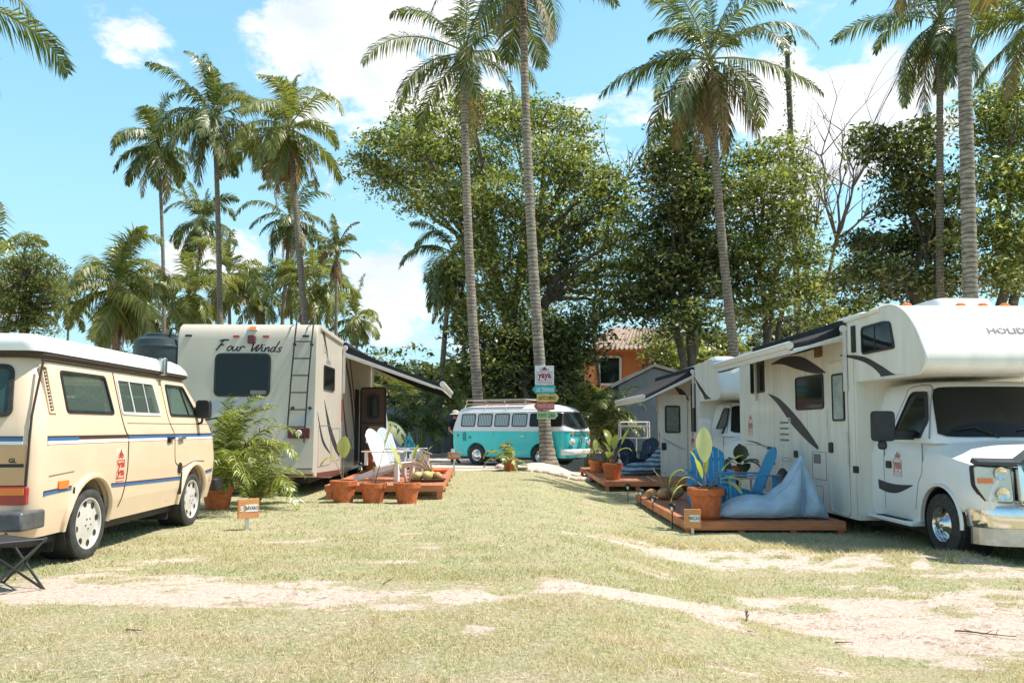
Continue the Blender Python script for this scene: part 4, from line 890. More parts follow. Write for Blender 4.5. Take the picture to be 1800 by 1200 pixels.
    mb.loft([[(x, y + a, z) for a, z in ((0, .38), (.035, .40), (.05, .46), (.035, .53), (0, .55))] for x, y in P]); mb.build('front_bumper', M['popwhite'], t, smooth=40)
    mb = MB(); pts = [(-.84, -.85), (-.7, -1.08), (0, -1.14), (.7, -1.08), (.84, -.85)]; P = smoothpath(pts, 3); mb.loft([[(x, y - a, z) for a, z in ((0, .36), (.035, .38), (.05, .44), (.035, .50), (0, .52))] for x, y in P]); mb.build('rear_bumper', M['popwhite'], t, smooth=40)
    mb = MB(); line(mb, [(1.68, 1.7), (1.68, .4)], .012, sd, -.01, .004); line(mb, [(2.8, 1.66), (2.8, .5)], .012, sd, -.01, .004); line(mb, [(.68, 1.1), (.68, .4)], .012, sd, -.01, .004); mb.build('panel_gaps', M['turq2'], t)
    mb = MB(); mb.panel(rrect(-.52, .78, -.40, 1.06, .02), sd, -.01, .02); mb.build('engine_vent', M['turq2'], t); mb = MB(); mb.panel(rrect(-.75, .93, -.68, 1.0, .01), sd, -.01, .02); mb.build('sticker', M['red'], t)
    mb = MB(); mb.panel(rrect(-.28, .86, -.2, .94, .02), sd, -.01, .015); mb.build('fuel_flap', M['turq2'], t); mb = MB(); mb.panel(rrect(2.85, .52, 2.98, .57, .01), sd, -.01, .015); mb.build('side_marker', M['amber'], t)
    mb = MB(); mb.box(.86, 1.72, .93, .9, 1.86, .96); mb.build('door_handle', M['chrome'], t, bevel=.005)
    for y in (0, 2.4):
        for s in (-1, 1): tyre_wheel(t, s * .83, y, .325, .17, s, 'hub')
    mb = MB(); mb.box(-.7, -.9, .2, .7, 3.0, .29); mb.box(-.6, -.35, .2, .6, 2.8, .6); mb.build('underbody', M['black'], t)
    # roof rack
    rk = MB()
    for x in (-.62, .62):
        rk.tube([(x, -.55, 1.98), (x, 1.75, 1.98)], .013, 6); rk.tube([(x, -.55, 2.11), (x, 1.75, 2.11)], .013, 6)
        for y in (-.55, .2, .95, 1.75): rk.tube([(x, y, 1.98), (x, y, 2.11)], .01, 6)
        for y in (-.5, .3, 1.1): rk.tube([(x, y, 1.98), (x * 1.2, y, 1.92), (x * 1.26, y, 1.74)], .012, 6)
    for y in (-.55, 1.75): rk.tube([(-.62, y, 2.11), (.62, y, 2.11)], .013, 6)
    r_ = rk.build('roof_rack', M['alu'], t, smooth=60); mb = MB()
    for k in range(8): x = -.56 + k * .16; mb.box(x, -.55, 1.99, x + .09, 1.75, 2.01)
    mb.build('slats', M['rust'], r_)
    return t
bus()
# ============ motorhomes =====================================
GT = [None, None]
def swoosh(mb, up, lo, fn, d=.004):
    """a blade shaped graphic between two paths, one part each"""
    mb = MB()
    a = smoothpath(up, 5); b = smoothpath(lo, 5)
    for i in range(len(a) - 1): mb.panel([b[i], b[i + 1], a[i + 1], a[i]], fn, -.01, d)
    return mb.build('graphic', GT[1], GT[0])
def rv_window(t, out, fn, m='darkglass', name='window', w=.03, slider=None, fm='black'):
    mb = MB(); mb.ring(out, inset(out, w), fn, -.01, .022); w_ = mb.build(name, M[fm], t, smooth=35)
    mb = MB(); mb.panel(inset(out, w * .7), fn, -.01, .012); mb.build('pane', M[m] if isinstance(m, str) else m, w_)
    if slider:
        mb = MB(); line(mb, slider, .02, fn, .01, .018); mb.build('slider', M['black'], w_)
    return w_
def cab(t, y0, sgn=-1, mirror='black', detail=True, backy=1.76, wx=0):
    """truck cab; its near flank lies on x = 0 when sgn = -1, nose towards -y; width 2.06"""
    xc = 1.03; sd = lambda u, v, d: (-d, u, v)
    def sec(y, hw, zb, zs, zt, cr, crown=.03, inn=.0):
        pts = [(-hw + .03, zb), (-hw, zb + .1), (-hw, (zb + zs) / 2), (-hw + inn, zs), (-hw + inn + .05, zs + (zt - zs) * .55), (-hw + inn + cr, zt - .015), (-hw * .4, zt + crown * .7), (0, zt + crown)]
        pts = pts + [(-a, b) for a, b in pts[-2::-1]]; return [(xc + a, y, b) for a, b in pts]
    st = [sec(backy, 1.03, .34, 1.15, 1.5, .16), sec(.6, 1.03, .34, 1.13, 1.46, .16), sec(.3, 1.03, .36, 1.10, 1.42, .2), sec(.0, 1.03, .38, 1.06, 1.36, .28, .04, .01), sec(-.3, 1.03, .42, 1.02, 1.28, .3, .05, .03),
          sec(-.44, 1.03, .60, 1.005, 1.25, .3, .05, .04), sec(-.55, 1.02, .62, .99, 1.22, .3, .05, .05), sec(-.72, .97, .62, .96, 1.17, .28, .04, .06), sec(-.80, .90, .63, .9, 1.08, .22, .03, .06)]
    mb = MB(); mb.loft(st); body = mb.build('cab', M['rvcab'], t)
    cuts = [cyl_cut(-.3, .42, 0, .40, .45), cyl_cut(2.36, 1.64, 0, .40, .45)]; boolean(body, cuts); body.data.shade_smooth(); body.data.set_sharp_from_angle(angle=R(30))
    # greenhouse
    rings = []
    for z, hw, yf in ((1.36, .985, .12), (1.42, .98, .14), (1.6, .93, .26), (1.8, .88, .40), (2.0, .82, .54), (2.12, .78, .62), (2.16, .72, .70)):
        out = rpoly([(-hw, backy), (hw, backy), (hw, yf + .16), (-hw, yf + .16)][::-1], [.12, .12, 0, 0][::1], 5); rings.append([(xc + x, y - (.16 * (1 - (x / hw) ** 2) if y < .95 else 0), z) for x, y in out])
    # resample so every ring bulges over the same number of points
    def gring(z, hw, yf):
        pts = [(-hw, backy), (-hw, .9), (-hw, yf + .30)] + [(-hw * math.cos(pi * i / 16) if False else -hw + 2 * hw * i / 16, 0) for i in range(17)] + [(hw, yf + .30), (hw, .9), (hw, backy)]
        res = []
        for i, (x, y) in enumerate(pts):
            if 3 <= i <= 19: q = abs(x / hw); y = yf + .15 * q ** 2 + .06 * q ** 8; x *= 1 - .02 * q ** 8
            res.append((xc + x, y, z))
        return res
    GR = [(1.36, .985, .02), (1.45, .975, .07), (1.6, .93, .17), (1.8, .88, .30), (2.0, .82, .43), (2.12, .78, .52), (2.17, .70, .62)]
    mb = MB(); mb.loft([gring(*g) for g in GR]); mb.build('cab_roof', M['rvcab'], t, smooth=40)
    def ws(u, v, d):
        z = 1.45 + v * .64; hw = interp([(a, b) for a, b, c in GR], z); yf = interp([(a, c) for a, b, c in GR], z); q = abs(u); return Vector((xc + u * hw * (1 - .02 * q ** 8), yf + .15 * q * q + .06 * q ** 8 - d, z + d * .5))
    def wp(u0, u1, v0, v1, e, nu=20, nv=4):
        mb = MB(); vs = []
        for j in range(nv + 1):
            for i in range(nu + 1):
                u = u0 + (u1 - u0) * i / nu; v = v0 + (v1 - v0) * j / nv; c = abs(2 * i / nu - 1) ** 14; vs.append(ws(u, v + (.5 - v) * c * .12, e))
        return mb.add(vs, [(j * (nu + 1) + i, j * (nu + 1) + i + 1, (j + 1) * (nu + 1) + i + 1, (j + 1) * (nu + 1) + i) for j in range(nv) for i in range(nu)])
    w_ = wp(-.93, .93, -.02, 1.0, .012).build('windscreen', M['darkglass'], t, smooth=60)
    if detail:
        for a, b_ in ((-.72, -.28), (.05, .52)):
            mb = MB(); p = ws(a, .1, .03); q = ws((a + b_) / 2, .16, .035); r_ = ws(b_ - .02, .03, .03); mb.tube([p, q, r_], .009, 5); mb.tube([ws(b_ + .0, .02, .03), ws(b_ + .05, -.04, .02)], .012, 5); mb.build('wiper', M['black'], w_)
    gsd = lambda u, v, d: (xc - interp([(a, b) for a, b, c in GR], v) - d, u, v)
    gl = rpoly([(.47, 1.42), (.40, 1.66), (.60, 2.04), (.98, 2.05), (1.22, 1.42)], [.04, .06, .05, .1, .04], 5)
    rv_window(t, gl, gsd, name='side_window', w=.02)
    mb = MB(); line(mb, smoothpath([(1.36, .44), (1.38, 1.0), (1.36, 1.36)], 4), .008, sd, -.01, .004); line(mb, smoothpath([(.36, 1.36), (.38, 1.0), (.48, .84), (.56, .5)], 4), .008, sd, -.01, .004)
    line(mb, smoothpath([(1.34, 1.40), (1.12, 1.97), (1.05, 2.10), (.55, 2.11), (.44, 1.9), (.28, 1.42)], 5), .012, gsd, -.01, .004); mb.build('panel_gaps', M['seamgrey'], t)
    mb = MB(); mb.panel(rrect(1.16, 1.0, 1.30, 1.10, .02), sd, -.01, .02); mb.build('door_handle', M['black'], t, bevel=.006)
    # mirror
    mb = MB(); k = {'black': .30, 'white': .28}[mirror]
    mb.loft([[(x, .62 + dy, z) for x, z in rrect(-.50, 1.38, -.20, 1.78, .06)] for dy in (0, .09)]); mb.loft([[(x, .64 + dy, z) for x, z in rrect(-.24, 1.40, .12, 1.53, .03)] for dy in (0, .07)])
    mb.lathe([(.001, -.06), (.05, -.05), (.06, 0), (.05, .05), (.001, .06)], 12, Matrix.Translation((-.38, .63, 1.33)))
    mb.build('wing_mirror', M['black'] if mirror == 'black' else M['white'], t, bevel=.015)
    # bumper, grille, lamps
    mb = MB(); P = smoothpath([(.06, -.46), (.10, -.68), (.26, -.84), (.6, -.93), (xc, -.96), (1.46, -.93), (1.80, -.84), (1.96, -.68), (2.0, -.46)], 3)
    mb.loft([[(x, y + a, z) for a, z in ((.10, .40), (-.0, .43), (-.03, .50), (-.03, .62), (.0, .67), (.10, .68))] for x, y in P]); mb.build('front_bumper', M['chrome'], t, smooth=45)
    mb = MB(); mb.loft([[(x, y + .06, z) for z in (.22, .42)] + [(x, y + .1, .42), (x, y + .1, .22)] for x, y in P[2:-2]]); mb.build('bumper_valance', M['steel'], t)
    for s in (-1, 1):
        fx = lambda u, v, d, s=s: Vector((xc + s * u, -.855 + (u - .45) ** 2 * .38 - d + max(0, v - .9) * .2, v))
        hl = rpoly([(.66, .72), (.92, .72), (1.02, .90), (1.01, 1.12), (.66, 1.10)], [.02, .03, .03, .03, .02], 3)
        mb = MB(); mb.panel(inset(hl, -.012), fx, -.06, .0); mb.build('headlight_surround', M['black'], t)
        mb = MB(); mb.panel(hl, fx, -.02, .02); h_ = mb.build('headlight', M['reflector'], t, bevel=.01)
        mb = MB(); mb.panel([(.86, .93), (1.0, .93), (1.0, .985), (.86, .985)], fx, .01, .03); mb.build('indicator', M['amber'], h_)
        for vz in (.81, 1.04):
            p = fx(.77, vz, .03); mb = MB(); mb.lathe([(.065, -.02), (.075, .0), (.06, -.008), (.001, -.03)], 16, Matrix.Translation(p) @ Matrix.Rotation(pi / 2, 4, 'X'), False); mb.build('bulb_bowl', M['chrome'], h_, smooth=50)
    o = rrect(-.63, .70, .63, 1.17, .05); gf = lambda u, v, d: Vector((xc + u, -.90 - d + max(0, v - .9) * .15, v))
    mb = MB(); mb.ring(o, inset(o, .12), gf, -.1, .05); g_ = mb.build('grille', M['chrome'], t, bevel=.012); mb = MB(); mb.panel(inset(o, .07), gf, -.1, .0); mb.build('grille_back', M['black'], g_); mb = MB()
    for i in range(1, 17): line(mb, [(-.52 + i * .063, .80), (-.52 + i * .063, 1.07)], .008, gf, 0, .012)
    for i in range(6): line(mb, [(-.52, .82 + i * .05), (.52, .82 + i * .05)], .008, gf, 0, .012)
    mb.panel(rrect(-.16, .86, .16, .98, .06), gf, 0, .03); mb.build('grille_mesh', M['steel'], g_)
    mb = MB(); P = [(.0 + i * .0, 0) for i in range(1)]; HP = smoothpath([(.06, -.70, 0), (.2, -.80, 0), (.42, -.885, 0), (xc, -.95, 0), (1.64, -.885, 0), (1.86, -.80, 0), (2.0, -.70, 0)], 4)
    zt = lambda x: 1.16 + (.12 if .48 < x < 1.58 else .02) * 1.0
    mb.loft([[(p[0], p[1] + .03, 1.12), (p[0], p[1] - .035, 1.14), (p[0], p[1] - .03, zt(p[0]) - .01), (p[0], p[1] + .10, zt(p[0]) + .03), (p[0], p[1] + .14, zt(p[0]) - .02)] for p in HP]); mb.build('bonnet_deflector', M['swooshgrey'], t, smooth=50)
    # arch lips, step
    for x in (0, 2.06):
        mb = MB(); mb.tube([(x, .455 * math.cos(a), .40 + .455 * math.sin(a)) for a in [R(-5 + 190 * i / 20) for i in range(21)]], .022, 6); mb.build('arch_lip', M['rvcab'], t, smooth=60)
    mb = MB(); mb.lathe([(.425, -.2), (.435, -.2), (.435, .2), (.425, .2)], 30, Matrix.Translation((.24, 0, .40)) @ Matrix.Rotation(pi / 2, 4, 'Y'), False); mb.build('wheel_well', M['black'], t)
    mb = MB(); mb.box(-.10, .52, .28, .12, 1.74, .34); s_ = mb.build('side_step', M['rvcab'], t, bevel=.02); mb = MB(); mb.box(-.08, .70, .338, .04, 1.5, .346); mb.build('step_tread', M['rubber'], s_)
    mb = MB(); mb.box(.1, -.5, .2, 1.96, 1.7, .5); mb.box(.5, -.7, .3, 1.6, -.5, .6); mb.build('underbody', M['black'], t)
M['rvcab'] = mat('white_truck_paint', (.77, .775, .76), .3, var=.03, vscale=2, coat=.3)
M['swooshgrey'] = mat('smoked_plastic', (.045, .055, .06), .4, coat=.25)
def refl():
    m = mat('headlight_reflector', (.62, .58, .47), .22, .35, coat=1); n, l = m.node_tree.nodes, m.node_tree.links
    w = n.new('ShaderNodeTexVoronoi'); w.inputs['Scale'].default_value = 45; t = n.new('ShaderNodeTexCoord'); l.new(t.outputs['Object'], w.inputs['Vector']); u = n.new('ShaderNodeBump'); u.inputs['Strength'].default_value = .35; u.inputs['Distance'].default_value = .01
    l.new(w.outputs['Distance'], u.inputs['Height']); l.new(u.outputs[0], n['Principled BSDF'].inputs['Normal']); return m
M['reflector'] = refl()
def coach(t, prof, x0, x1, m, bevel=.05, arches=(), rz=.38, ar=.45):
    mb = MB(); mb.loft([[(x0, y, z) for y, z in prof], [(x1, y, z) for y, z in prof]]); b_ = mb.build('coach_body', m, t)
    if arches: boolean(b_, [cyl_cut(x0 - .2, x0 + .5, y, rz, ar) for y in arches] + [cyl_cut(x1 + .2, x1 - .5, y, rz, ar) for y in arches])
    b = b_.modifiers.new('bevel', 'BEVEL'); b.width = bevel; b.segments = 4; b.limit_method = 'ANGLE'; b.angle_limit = R(60); b_.data.shade_smooth(); b_.data.set_sharp_from_angle(angle=R(40)); return b_
def awning(t, sgn, xs_, y0, y1, z0, ext, drop, far_d=0, dz=.12):
    """roll-out awning: fabric, front roller, case, two arms; sgn = side it opens to"""
    xo = xs_ + sgn * ext; th = .012; k = 7; mb = MB(); rings = []
    for i in range(k):
        f = i / (k - 1); x = xs_ + sgn * .04 + (xo - xs_ - sgn * .04) * f; z = z0 - drop * f - .05 * math.sin(pi * f); rings.append([(x, y0 + .08, z), (x, y1 - .08, z), (x, y1 - .08, z + th), (x, y0 + .08, z + th)])
    mb.loft(rings); aw = mb.build('awning', M['awning'], t)
    mb = MB(); mb.bar((xs_ + sgn * .05, y0, z0 + .02), (xs_ + sgn * .05, y1, z0 + .02), .09, .09); mb.build('awning_rail', M['awning'], aw, bevel=.01)
    mb = MB(); mb.lathe([(.001, 0), (.055, 0), (.062, .03), (.062, y1 - y0 - .03), (.055, y1 - y0), (.001, y1 - y0)], 14, Matrix.Translation((xo, y0, z0 - drop - .01)) @ Matrix.Rotation(-pi / 2, 4, 'X'), False); mb.build('roller', M['alu'], aw, smooth=40)
    mb = MB(); mb.bar((xo, y0 + .05, z0 - drop - .10), (xo, y1 - .05, z0 - drop - .10), .03, .07); mb.build('valance_bar', M['alu'], aw)
    for y in (y0 + .09, y1 - .09):      # black skirts hanging from both ends of the cloth
        mb = MB(); P_ = [(xs_ + sgn * .06 + (xo - xs_ - sgn * .1) * i / 6, z0 - drop * i / 6 - .05 * math.sin(pi * i / 6)) for i in range(7)]
        mb.loft([[(x, y, z), (x, y + .012, z), (x, y + .012, z - .15), (x, y, z - .15)] for x, z in P_]); mb.build('skirt', M['awning'], aw)
    for y in (y0, y1):
        mb = MB(); mb.bar((xs_ + sgn * .04, y, z0 - .06), (xs_ + sgn * .04, y, z0 - 1.0), .035, .05, (1, 0, 0)); mb.bar((xs_ + sgn * .04, y, z0 - .17), (xo, y, z0 - drop - .12), .04, .045); mb.bar((xs_ + sgn * .05, y + .03, z0 - dz - .1), (xs_ + sgn * ext * .93, y + .03, z0 - drop - .08), .035, .045)
        mb.lathe([(.05, -.03), (.06, 0), (.05, .03)], 10, Matrix.Translation((xs_ + sgn * .05, y, z0 - .06)) @ Matrix.Rotation(pi / 2, 4, 'X')); mb.build('awning_arm', M['alu'], aw)
    return aw
def roof_box(t, y, x, z, sx=.62, sy=.9, h=.3, name='air_conditioner'):
    mb = MB(); mb.loft([[(x - sx / 2 * a, y - sy / 2 * b_, z), (x + sx / 2 * a, y - sy / 2 * b_, z), (x + sx / 2 * a, y + sy / 2 * b_, z), (x - sx / 2 * a, y + sy / 2 * b_, z)] if False else [(p, q, zz) for p, q in rrect(x - sx / 2 * a, y - sy / 2 * a, x + sx / 2 * a, y + sy / 2 * a, .1)] for a, zz in ((1, z - .03), (1, z + h * .55), (.9, z + h * .9), (.7, z + h))]); mb.build(name, M['popwhite'], t, smooth=40)
# ---- the near right motorhome
def capprof(y1, zr=3.20, back=7.3, zb=.22):
    return [(back, zb), (back, 3.08), (back - .06, 3.14), (1.2, zr)] + [(p[0], p[1]) for p in smoothpath([(.85, zr + .005), (.58, 3.17), (.33, 3.06), (.10, 2.86), (-.07, 2.6), (-.15, 2.42), (-.12, 2.31), (-.02, 2.25), (.1, 2.235)], 3)] + [(1.72, 2.245), (1.745, 2.22), (1.75, zb)]
def near_rv():
    t = thing('motorhome', 'nearest white motorhome with a round cab-over nose and black sweeping graphics', 'motorhome', (5.2675, 9.9, -.355), R(1.2))
    x0, x1 = -.2, 2.26; coach(t, capprof(0), x0, x1, M['rvwhite'], .05, arches=(4.75, )); sd = lambda u, v, d: (x0 - d, u, v)
    cab(t, 0)
    # rounded edge trim of the nose
    ed = smoothpath([(1.25, 3.20), (.85, 3.205), (.58, 3.175), (.33, 3.065), (.10, 2.865), (-.07, 2.605), (-.155, 2.42), (-.12, 2.31), (-.02, 2.25), (.2, 2.23), (1.7, 2.24)], 4)
    mb = MB(); mb.tube([(x0 + .015, y, z) for y, z in ed], .022, 6); mb.build('nose_trim', M['rvwhite'], t, smooth=60)
    nose = smoothpath([(.85, 3.205), (.58, 3.175), (.33, 3.065), (.10, 2.865), (-.07, 2.605), (-.155, 2.42)], 6)
    def nf(u, v, d): # u across (left to right seen from the front), v = height on the nose
        best = next((i for i in range(len(nose) - 1) if nose[i + 1][1] <= v), len(nose) - 2); (ya, za), (yb, zb_) = nose[best], nose[best + 1]; f = (v - za) / (zb_ - za) if zb_ != za else 0; return Vector((u, ya + (yb - ya) * f - d, v + d * .4))
    lettering('lettering', 'HOLIDAY RAMBLER', .11, nf, .70, 2.74, .004, M['swoosh'], t, sx=1.5, bold=.003)
    lettering('lettering', 'Augusta', .13, nf, 1.30, 2.57, .004, mat('maroon_decal', (.22, .04, .05), .5), t, shear=.45, sx=1.2)
    for x in (.02, .75, 1.05, 1.35, 2.08):
        mb = MB(); mb.loft([[(x + p, .66 + q, z) for p, q in rrect(-.06 * a, -.04 * a, .06 * a, .04 * a, .025)] for a, z in ((1, 3.17), (1, 3.195), (.6, 3.22))]); mb.build('marker_light', M['amber'], t, smooth=40)
    rv_window(t, rpoly([(.56, 2.60), (.66, 2.97), (.82, 3.0), (1.50, 3.0), (1.50, 2.60)][::-1], [.06, .06, .12, .08, .08][::-1], 5), sd, slider=[(1.10, 2.62), (1.10, 2.98)])
    rv_window(t, rrect(2.88, 1.86, 4.06, 2.43, .08, 5), sd); rv_window(t, rrect(5.68, 2.25, 6.5, 2.93, .06, 5), sd, slider=[(6.1, 2.27), (6.1, 2.9)])
    mb = MB()
    for u in (1.80, 3.6, 5.2): line(mb, [(u, .26), (u, 3.05)], .004, sd, -.01, .002); mb.build('panel_joint', M['seamgrey'], t); mb = MB()
    # entry door
    o = rrect(2.02, .24, 2.70, 2.58, .10, 6); mb = MB(); mb.ring(o, inset(o, .035), sd, -.01, .02); d_ = mb.build('entry_door', M['rvwhite'], t, smooth=40); mb = MB(); mb.ring(inset(o, -.005), inset(o, .006), sd, -.01, .006); mb.build('door_gap', M['seamgrey'], d_)
    rv_window(d_, rrect(2.12, 1.66, 2.55, 2.39, .06, 5), sd, m=mat('frosted_pane', (.32, .36, .35), .3, var=.3, vscale=6, coat=.8), name='door_window'); mb = MB(); mb.panel(rrect(2.58, 1.17, 2.71, 1.33, .02), sd, -.01, .03); mb.build('door_latch', M['black'], d_, bevel=.006)
    mb = MB(); mb.tube([(x0 - .05, 2.0, 1.0), (x0 - .06, 1.98, 1.25), (x0 - .05, 2.0, 1.5)], .012, 6); mb.build('grab_rail', M['alu'], t)
    # graphics
    GT[:] = [t, M['swoosh']]; mb = MB(); swoosh(mb, [(1.98 + .25, 2.67), (1.5, 2.58), (1.0, 2.42), (.62, 2.27), (.36, 2.255)], [(2.0 + .25, 2.655), (1.6, 2.53), (1.25, 2.42), (1.02, 2.30), (.98, 2.255)], sd)
    swoosh(mb, [(5.3, 2.77), (4.6, 2.84), (3.8, 2.78), (3.2, 2.60), (2.78, 2.44)], [(5.3, 2.76), (4.7, 2.72), (4.0, 2.58), (3.3, 2.46), (2.80, 2.43)], sd)
    swoosh(mb, [(5.5, 2.22), (4.9, 2.10), (4.2, 1.82), (3.6, 1.52), (3.15, 1.25)], [(5.5, 2.21), (4.95, 1.98), (4.3, 1.62), (3.65, 1.35), (3.18, 1.20)], sd)
    swoosh(mb, [(1.56, .83), (1.3, .80), (1.0, .79), (.62, .81)], [(1.54, .70), (1.3, .665), (1.0, .68), (.62, .80)], lambda u, v, d: (-d, u, v))
    swoosh(mb, [(6.9, 1.30), (6.2, 1.27), (5.6, 1.17)], [(6.9, 1.29), (6.2, 1.24), (5.6, 1.16)], sd); mb.panel(rrect(5.35, 1.14, 5.6, 1.20, .01), sd, -.01, .004)
    mb.build('hatch_latch', M['swoosh'], t)
    mb = MB(); o = rrect(4.35, 1.24, 4.95, 1.74, .02); mb.ring(o, inset(o, .02), sd, -.01, .012); mb.build('vent_frame', M['rvwhite'], t, smooth=30); mb = MB()
    for k in range(4): mb.panel(rrect(4.46, 1.32 + k * .105, 4.86, 1.355 + k * .105, .01), sd, -.01, .014)
    mb.build('vent_louvres', M['seamgrey'], t)
    for (a, b_, c, d) in ((2.86, .72, 3.42, 1.17), (4.38, .95, 4.80, 1.02), (5.62, .62, 6.9, 1.22), (3.0, .3, 4.1, .62)):
        mb = MB(); o = rrect(a, b_, c, d, .02); mb.ring(o, inset(o, .008), sd, -.01, .005); mb.build('hatch', M['seamgrey'], t)
    mb = MB(); mb.panel(rrect(3.08, .98, 3.34, 1.13, .01), sd, -.01, .012); mb.build('heater_vent', M['seamgrey'], t); mb = MB(); mb.panel(rrect(4.05, 1.04, 4.2, 1.16, .02), sd, -.01, .02); mb.build('fuel_door', M['black'], t)
    mb = MB(); mb.panel(rrect(2.36, 2.66, 2.52, 2.82, .01), sd, -.01, .06); mb.build('porch_light', mat('brown_plastic', (.16, .09, .05), .5), t) if False else None
    mb = MB(); mb.box(x0 - .06, 2.9, 2.70, x0, 3.1, 2.86); mb.build('porch_light', mat('brown_plastic', (.16, .09, .05), .5), t, bevel=.01)
    mb = MB(); mb.box(x0 - .03, 1.70, 2.66, x0 + .01, 1.80, 3.05); mb.build('awning_bracket', M['black'], t)
    mb = MB(); mb.bar((x0 - .02, .95, 3.165), (x0 - .02, 7.2, 3.10), .05, .05); mb.build('roof_rail', M['rvwhite'], t, bevel=.01)
    mb = MB(); mb.tube([(x0 - .015, 2.75, 1.85), (x0 - .02, 2.76, 1.6), (x0 - .015, 2.72, 1.35)], .01, 5); mb.build('cable', M['alu'], t)
    mb = MB(); mb.panel(rrect(1.745, .9, 1.9, 1.0, .01), sd, -.01, .01); mb.build('hinge_cover', M['black'], t)
    emblem(lambda u, v, d: sd(u, v, d), 6.75, 1.42, .30, .42, .005, t, flip=-1, mred=mat('faded_red_decal', (.55, .22, .18), .6)); emblem(lambda u, v, d: (-d, u, v), 1.12, .90, .24, .34, .005, t, flip=-1, mred=bpy.data.materials['faded_red_decal'])
    awning(t, -1, x0, 2.0, 6.1, 3.10, .86, .30)
    roof_box(t, 2.9, .55, 3.16, .7, 1.0, .22); roof_box(t, 1.5, 1.08, 3.18, .85, .8, .2); roof_box(t, 5.5, .7, 3.12, .5, .5, .14, 'roof_vent')
    for x in (.16, 1.90):
        tyre_wheel(t, x - .14 if x < 1 else x + .14, 0, .375, .24, -1 if x < 1 else 1, 'truck'); tyre_wheel(t, x - .30 if x < 1 else x + .30, 4.75, .375, .24, -1 if x < 1 else 1, 'truck')
    mb = MB(); mb.box(.0, 1.8, .14, 2.06, 7.2, .25); mb.build('chassis', M['black'], t)
    mb = MB(); mb.tube([(x0 - .005, 4.75 + .46 * math.cos(a), .38 + .46 * math.sin(a)) for a in [R(-10 + 200 * i / 20) for i in range(21)]], .02, 6); mb.build('arch_lip', M['rvwhite'], t, smooth=60)
near_rv()
def far_rv():
    t = thing('motorhome', 'second white motorhome, its side door swung open, behind the nearest one', 'motorhome', (5.02, 18.6, G0(5.0, 20) ), R(1.2)); x0, x1 = -.2, 2.26
    coach(t, capprof(0, back=7.0), x0, x1, M['rvwhite'], .05, arches=(4.9,)); sd = lambda u, v, d: (x0 - d, u, v)
    cab(t, 0, mirror='white', detail=False)
    ed = smoothpath([(1.25, 3.20), (.85, 3.205), (.58, 3.175), (.33, 3.065), (.10, 2.865), (-.07, 2.605), (-.155, 2.42), (-.12, 2.31), (-.02, 2.25), (.2, 2.23), (1.7, 2.24)], 4)
    mb = MB(); mb.tube([(x0 + .015, y, z) for y, z in ed], .022, 6); mb.build('nose_trim', M['rvwhite'], t, smooth=60)
    rv_window(t, rrect(2.1, 1.45, 2.55, 2.72, .06, 5), sd); rv_window(t, rrect(5.9, 1.6, 6.3, 2.5, .06, 5), sd)
    # opened door, square to the body
    df = lambda u, v, d: (x0 - .02 - u, 3.02 - d, v)
    o = rrect(.0, .24, .72, 2.45, .08, 6); mb = MB(); mb.panel(o, df, -.045, 0); d_ = mb.build('entry_door', M['rvwhite'], t, bevel=.01); mb = MB(); mb.ring(inset(o, .0), inset(o, .04), df, 0, .012); mb.build('door_frame', M['rvwhite'], d_, smooth=30)
    rv_window(d_, rrect(.18, 1.42, .60, 2.16, .06, 5), df, m=mat('smoked_pane', (.16, .17, .13), .2, var=.2, coat=.8), name='door_window', w=.045); mb = MB(); mb.panel(rrect(.57, .96, .70, 1.16, .02), df, 0, .03); mb.build('door_latch', M['black'], d_, bevel=.006)
    GT[:] = [d_, M['greygraphic']]; swoosh(mb, [(.02, .98), (.2, 1.06), (.5, 1.22), (.70, 1.30)], [(.02, .96), (.22, 1.0), (.5, 1.15), (.70, 1.29)], df)
    GT[:] = [t, M['swoosh']]
    mb = MB(); swoosh(mb, [(2.35, 2.95), (1.6, 2.62), (1.0, 2.36), (.6, 2.26)], [(2.3, 2.93), (1.8, 2.6), (1.4, 2.4), (1.2, 2.26)], sd); swoosh(mb, [(4.6, 2.75), (3.8, 2.66), (3.2, 2.5), (2.8, 2.3)], [(4.5, 2.73), (3.9, 2.5), (3.3, 2.4), (2.82, 2.28)], sd)
    swoosh(mb, [(6.9, 1.45), (6.6, 1.3), (6.3, 1.05)], [(6.85, 1.43), (6.6, 1.2), (6.32, 1.03)], sd); swoosh(mb, [(6.9, .4), (6.6, .7), (6.3, .98)], [(6.95, .38), (6.6, .6), (6.3, .9)], sd)
    lettering('lettering', 'COACHMEN', .2, sd, 5.2, 2.72, .006, M['red'], t, flip=-1, bold=.004)
    emblem(lambda u, v, d: sd(u, v, d), 2.62, 1.05, .3, .42, .005, t, flip=-1)
    awning(t, -1, x0, 2.2, 6.9, 3.08, 1.35, .70); roof_box(t, 2.9, .7, 3.16); roof_box(t, 4.6, .6, 3.12, .45, .5, .15, 'roof_vent')
    for x, s in ((0.02, -1), (2.04, 1)): tyre_wheel(t, x, 0, .375, .24, s, 'truck'); tyre_wheel(t, x + s * .16, 4.9, .375, .24, s, 'truck')
    mb = MB(); mb.box(.0, 1.8, .14, 2.06, 6.9, .25); mb.build('chassis', M['black'], t)
far_rv()
